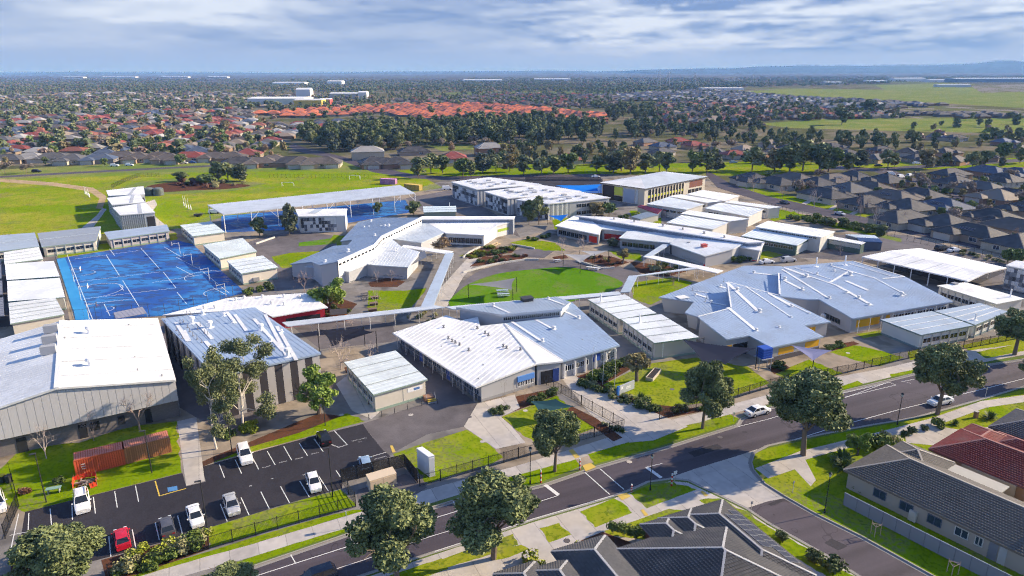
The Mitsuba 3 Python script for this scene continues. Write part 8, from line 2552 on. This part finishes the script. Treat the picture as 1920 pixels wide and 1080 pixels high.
table('pale green outdoor table on the lawn behind the light pole', (102, 924), .35, (.22, .36, .30), name='garden_table', seats=False)
table('pale blue picnic table on the synthetic lawn, rear of two', (942, 549), .1, (.40, .50, .66), (3.0, .9))
table('pale blue picnic table on the synthetic lawn, front of two', (944, 556), .1, (.40, .50, .66), (3.0, .9))
table('white picnic table on the play yard under the grey sail', (1045, 491), .3, (.55, .58, .62))
table('pale picnic table at the right end of the play yard', (1112, 506), -.5, (.62, .63, .65), (4.0, 1.0))
table('dark picnic table before the green trimmed wing, upper of two', (684, 555), .4, (.10, .09, .09))
table('dark picnic table before the green trimmed wing, lower of two', (683, 563), .4, (.10, .09, .09))
for i, (x, y) in enumerate([(703, 560), (701, 572), (699, 583)]):
    put(thing('planter_box', f"dark timber planter box on the lawn edge, {['upper', 'middle', 'lower'][i]} of three", 'planter'), MB((.12, .07, .05)).prism(rotz([[-.9, -.5, 0], [.9, -.5, 0], [.9, .5, 0], [-.9, .5, 0]], .3, P(x, y)), 0, .55).prism(rotz([[-1.0, -.6, 0], [1.0, -.6, 0], [1.0, .6, 0], [-1.0, .6, 0]], .3, P(x, y)), .55, .62, (.2, .13, .09)))
K = thing('planter_bench', 'long raised timber planter on the sign lawn', 'planter')
a, b = P(1217, 714), P(1233, 696)
d = (b - a) / np.linalg.norm(b - a)
s = np.array([-d[1], d[0], 0])
for sg in (-1, 1):
    part(K, 'side_board', MB((.48, .42, .36)).bar(a + s * .65 * sg + [0, 0, .3], b + s * .65 * sg + [0, 0, .3], .10, .6))
for q in (a, b):
    part(K, 'end_board', MB((.5, .45, .38)).bar(q - s * .6 + [0, 0, .3], q + s * .6 + [0, 0, .3], .10, .6))
part(K, 'soil', MB((.04, .03, .025)).bar(a + [0, 0, .45], b + [0, 0, .45], 1.2, .05))
K = thing('barrier_mesh', 'orange barrier mesh around a timber pile beside the white wagon', 'barrier')
q = [P(137, 919), (P(140, 902)), P(160, 897), P(181, 894), P(183, 912), P(170, 917)]
m = MB((.75, .08, .04))
for i in range(5):
    a, b = q[i], q[i + 1]
    for j in range(7):
        a2, b2 = a + (b - a) * j / 7, a + (b - a) * (j + 1) / 7
        z0_, z1_ = .05 + .1 * rnd.random(), .75 + .25 * rnd.random()
        off_ = np.array([rnd.uniform(-.1, .1), rnd.uniform(-.1, .1), 0])
        m.quad(a2 + [0, 0, z0_], b2 + [0, 0, z0_], b2 + off_ + [0, 0, z1_], a2 + off_ + [0, 0, z1_])
part(K, 'mesh', m, 'matt')
for i in range(6):
    part(K, 'stake', MB((.3, .2, .15)).tube(q[i], q[i] + [0, 0, 1.05], .025, n=5))
K = thing('timber_pile', 'pile of pale broken timber inside the orange mesh', 'timber')
c = P(160, 907)
for i in range(16):
    a = rnd.random() * 3.14
    e = np.array([math.cos(a), math.sin(a), rnd.uniform(-.08, .12)]) * rnd.uniform(.5, 1.1)
    o = c + [rnd.uniform(-.9, .9), rnd.uniform(-.6, .6), .15 + .03 * i]
    part(K, 'board', MB(np.array((.42, .34, .28)) * rnd.uniform(.5, 1.2)).bar(o - e, o + e, .16, .04))
for i, (x, y, t, dx) in enumerate([(139, 528, 497, 1), (152, 562, 530, 1), (167, 598, 562, 1), (361, 498, 467, -1), (393, 526, 493, -1), (424, 557, 521, -1), (338, 476, 448, -1)]):
    o = P(x, y)
    k = thing('basketball_hoop', f"{'white' if i != 2 else 'dark backed'} basketball hoop on the {'left' if dx > 0 else 'right'} side of the blue court, {ordinal(i if dx > 0 else (i - 3 if i < 6 else 3))} {'from the back' if dx > 0 else 'in the row'}", 'basketball hoop')
    h = 3.6
    d = np.array([dx * math.cos(.45), dx * math.sin(.45), 0])
    part(k, 'pole', MB((.65, .67, .7)).tube(o, o + [0, 0, h], .08, n=7))
    part(k, 'arm', MB((.65, .67, .7)).bar(o + [0, 0, h - .1], o + d * 1.9 + [0, 0, h - .3], .1, .1))
    part(k, 'backboard', MB((.75, .76, .78) if i != 2 else (.06, .06, .08)).box(o + d * 1.95 + [0, 0, h - .25], (.05, 1.8, 1.05), math.atan2(d[1], d[0])))
    part(k, 'ring', MB((.6, .12, .04)).lathe([(.23, 3.02), (.25, 3.04), (.23, 3.06), (.21, 3.04)], o + d * 2.25, 12))
for i, (x, y, t) in enumerate([(160, 364, 349), (163, 366, 351), (166, 368, 353), (168, 370, 358), (345, 386, 367), (349, 389, 366), (354, 392, 371), (358, 393, 382)]):
    o = P(x, y)
    put(thing('goal_post', f"white football goal post {'left' if i < 4 else 'right'} of the striped modules, {ordinal(i % 4)} of four from the left", 'goal post'), MB((.78, .78, .78)).lathe([(.22, 0), (.22, 1.6), (.07, 1.62), (.06, PV(x, t, o)), (0, PV(x, t, o) + .05)], o, 8))
for x0, x1, y, t, lab in [(529, 550, 350, 341, 'white soccer goal in the middle of the field'), (655, 675, 337, 330, 'white soccer goal at the far end of the field')]:
    a, b = P(x0, y), P(x1, y)
    h = 2.2
    k = thing('soccer_goal', lab, 'goal')
    for q in (a, b):
        part(k, 'post', MB(WHITE).tube(q, q + [0, 0, h], .09, n=6))
        part(k, 'stay', MB(WHITE).tube(q + [0, 0, h], q + [0, 2.0, 0], .05, n=5))
    part(k, 'crossbar', MB(WHITE).tube(a + [0, 0, h], b + [0, 0, h], .09, n=6))
for x, y, lab in [(280, 366, 'dark green water tank behind the striped modules, left of two'), (298, 366, 'dark green water tank behind the striped modules, right of two')]:
    o = P(x, y)
    k = thing('water_tank', lab, 'tank')
    part(k, 'tank_body', MB((.11, .13, .13)).lathe([(2.2, 0)] + [(2.2 + .06 * (i % 2), .3 * i) for i in range(1, 11)] + [(2.2, 3.1)], o, 20))
    part(k, 'lid', MB((.14, .16, .16)).lathe([(2.2, 3.1), (1.2, 3.5), (.3, 3.6), (0, 3.6)], o, 20))
for x, y, lab in [(987, 1058, 'brown brick letterbox pillar by the bottom edge'), (1829, 783, 'brown brick letterbox pillar before the red roofed house')]:
    o = P(x, y)
    k = thing('letterbox', lab, 'letterbox')
    part(k, 'pillar', MB((.30, .17, .10)).box(o + [0, 0, .55], (.55, .5, 1.1), .4), 'bricks')
    part(k, 'cap', MB((.45, .42, .38)).box(o + [0, 0, 1.13], (.65, .6, .08), .4))
for pts, lab in [([(1632, 1000), (1639, 1008), (1650, 1004)], 'timber tree guard with straps on the fenced verge, upper of two'), ([(1775, 1072), (1783, 1084), (1796, 1078)], 'timber tree guard with straps on the fenced verge, lower of two')]:
    k = thing('tree_guard', lab, 'tree guard')
    q = [P(*p) for p in pts]
    for p in q:
        part(k, 'stake', MB((.50, .36, .27)).tube(p, p + [0, 0, 1.8], .04, n=5))
    for i in range(3):
        part(k, 'strap', MB((.55, .42, .33)).bar(q[i] + [0, 0, 1.5], q[(i + 1) % 3] + [0, 0, 1.5], .02, .07))
    part(k, 'sapling', bare_tree(700, H=1.8, depth=1, trunk=.5, r=.02, bark=(.2, .15, .12)).ply('bark', to_world=T().translate((sum(q) / 3).tolist())) if False else MB((.2, .15, .12)).tube(sum(q) / 3, sum(q) / 3 + [0, 0, 1.7], .025, n=5), 'bark')
k = thing('cubby_house', 'small orange timber cubby beside the round tree', 'play house')
o = P(636, 600)
part(k, 'wall', MB((.42, .13, .03)).box(o + [0, 0, .9], (3.2, 2.2, 1.8), .2))
part(k, 'roof', MB((.08, .07, .07)).poly(rotz([[-1.9, -1.4, 1.8], [1.9, -1.4, 1.8], [1.9, 0, 2.7], [-1.9, 0, 2.7]], .2, o)).poly(rotz([[-1.9, 0, 2.7], [1.9, 0, 2.7], [1.9, 1.4, 1.8], [-1.9, 1.4, 1.8]], .2, o)))
for i, (a, b) in enumerate([((922, 466), (938, 458)), ((917, 464), (933, 456))]):
    A, B = P(*a), P(*b)
    put(thing('timber_bench', f"long yellowish timber seat before the white roofed wing, {'front' if i == 0 else 'rear'} of two", 'bench'), MB((.55, .42, .24)).bar(A + [0, 0, .42], B + [0, 0, .42], .6, .1).bar(A * .9 + B * .1 + [0, 0, .2], A * .85 + B * .15 + [0, 0, .2], .5, .4).bar(A * .15 + B * .85 + [0, 0, .2], A * .1 + B * .9 + [0, 0, .2], .5, .4))
for pts, lab in [([(868, 512), (912, 500), (935, 495), (985, 488), (1010, 488)], 'pale concrete garden wall above the synthetic lawn'), ([(1080, 490), (1130, 505), (1152, 503)], 'pale concrete garden wall at the play garden'), ([(868, 484), (880, 474), (900, 464)], 'pale concrete garden wall before the white roofed wing'), ([(960, 460), (980, 463), (1002, 467)], 'grey garden wall above the curved path'), ([(480, 458), (515, 446)], 'pale timber edge on the yard beside the long canopy')]:
    m = MB((.56, .55, .52))
    for a, b in zip(pts[:-1], pts[1:]):
        m.bar(P(*a) + [0, 0, .25], P(*b) + [0, 0, .25], .4, .5)
    put(thing('garden_wall', lab, 'wall'), m, 'matt')
k = thing('entry_steps', 'small timber landing with yellow edged steps at the cream portable', 'steps')
o = P(806, 752)
part(k, 'landing', MB((.30, .17, .11)).box(o + [-.3, .6, .35], (1.6, 1.4, .7), .42))
for i in range(3):
    part(k, 'step', MB((.5, .36, .06) if i < 2 else (.3, .3, .3)).box(o + [.35 + .1 * i, -.35 - .27 * i, .5 - .18 * i], (1.5, .28, .1), .42))
for s in (-1, 1):
    part(k, 'handrail', MB((.35, .36, .37)).bar(o + [s * .75, .5, 1.5], o + [s * .75 + .4, -.9, .95], .05))
for i, (x, y) in enumerate([(692, 787), (716, 781), (740, 775), (764, 768), (791, 761), (820, 757)]):
    o = P(x, y)
    put(thing('bollard_post', f'slim dark bollard before the cream portable, {ordinal(i)} from the left', 'bollard'), MB((.07, .07, .075)).lathe([(.06, 0), (.06, .95), (.03, 1.0), (0, 1.0)], o, 8))

# ---------------------------------------------------------------- the person by the red car
import manifold3d as m3
def person(label, base, yaw):
    k = thing('person', label, 'person')
    J = {'pel': (0, 0, .95, .135), 'chest': (0, .02, 1.32, .15), 'neck': (0, .02, 1.50, .055), 'shl': (-.19, 0, 1.42, .06), 'shr': (.19, 0, 1.42, .06), 'ell': (-.25, -.02, 1.14, .043), 'elr': (.25, -.02, 1.14, .043), 'wrl': (-.24, .10, .90, .03), 'wrr': (.24, .12, .92, .03),
         'hpl': (-.09, 0, .93, .09), 'hpr': (.09, 0, .93, .09), 'knl': (-.11, .06, .50, .06), 'knr': (.10, -.02, .50, .06), 'anl': (-.12, .0, .08, .045), 'anr': (.11, -.12, .08, .045), 'tol': (-.13, .17, .04, .035), 'tor': (.12, .05, .04, .035)}
    def sph(j):
        x, y, z, r = J[j] if isinstance(j, str) else j
        return m3.Manifold.sphere(r, 12).translate([x, y, z])
    bones = [('pel', 'chest'), ('chest', 'neck'), ('chest', 'shl'), ('chest', 'shr'), ('shl', 'ell'), ('shr', 'elr'), ('ell', 'wrl'), ('elr', 'wrr'), ('pel', 'hpl'), ('pel', 'hpr'), ('hpl', 'knl'), ('hpr', 'knr'), ('knl', 'anl'), ('knr', 'anr'), ('anl', 'tol'), ('anr', 'tor'), ('neck', (0, .03, 1.62, .07))]
    for s, w in ((-1, 'wrl'), (1, 'wrr')):
        x, y, z, r = J[w]
        palm = (x, y + .02, z - .07, .028)
        bones.append((w, palm))
        for f in range(4):
            bones.append(((x + (f - 1.5) * .018, y + .02, z - .085, .012), (x + (f - 1.5) * .02, y + .045, z - .16 + .008 * abs(f - 1.5), .009)))
        bones.append(((x - s * .02, y + .03, z - .06, .012), (x - s * .04, y + .06, z - .11, .009)))
    body = m3.Manifold.batch_boolean([m3.Manifold.batch_hull([sph(a), sph(b)]) for a, b in bones] + [m3.Manifold.sphere(1, 20).scale([.078, .098, .118]).translate([0, .035, 1.66]), m3.Manifold.sphere(.018, 8).translate([0, .135, 1.645])] + [m3.Manifold.sphere(.022, 8).scale([.5, 1, 1.3]).translate([s * .08, .03, 1.655]) for s in (-1, 1)], m3.OpType.Add)
    mm = body.to_mesh()
    v, f = mm.vert_properties[:, :3], mm.tri_verts
    z = v[:, 2]
    col = np.where((z > 1.50)[:, None], (.38, .24, .17), np.where((z > .93)[:, None], (.03, .032, .045), np.where((z > .09)[:, None], (.045, .05, .075), (.02, .02, .02))))
    hand = (np.abs(v[:, 0]) > .17) & (z < .93) & (z > .6)
    col[hand] = (.38, .24, .17)
    o = P(*base)
    put(k + '__body', MB().raw(rotz(v, yaw, o), f, col), 'matt')
    h = m3.Manifold.sphere(1, 16).scale([.086, .105, .11]).translate([0, .018, 1.685]) - m3.Manifold.cube([.3, .2, .3], True).translate([0, .16, 1.62])
    hm = h.to_mesh()
    put(k + '__hair', MB((.03, .02, .015)).raw(rotz(hm.vert_properties[:, :3], yaw, o), hm.tri_verts), 'matt')
    put(k + '__eyes', MB((.02, .02, .02)).box(rotz([[-.03, .125, 1.675]], yaw, o)[0], (.02, .012, .01), yaw).box(rotz([[.03, .125, 1.675]], yaw, o)[0], (.02, .012, .01), yaw), 'matt')
    put(k + '__mouth', MB((.2, .08, .07)).box(rotz([[0, .125, 1.605]], yaw, o)[0], (.04, .01, .008), yaw), 'matt')


person('person in dark clothes walking in the tree shade beside the red hatchback', (193, 1024), 2.6)
# ---------------------------------------------------------------- air
scene['air'] = {'type': 'homogeneous', 'albedo': {'type': 'rgb', 'value': [0.45, 0.68, 1.0]}, 'sigma_t': {'type': 'rgb', 'value': [0.00004, 0.000058, 0.00009]}}
bs('air_boundary', {'type': 'null'})
HX, HZ0, HZ1 = 61000.0, -2.0, 290.0
scene['haze'] = {'type': 'cube', 'to_world': T().translate([0, 0, (HZ0 + HZ1) / 2]).scale([HX, HX, (HZ1 - HZ0) / 2]), 'bsdf': {'type': 'ref', 'id': 'air_boundary'}, 'interior': {'type': 'ref', 'id': 'air'}}
labels['haze'] = {'kind': 'stuff'}
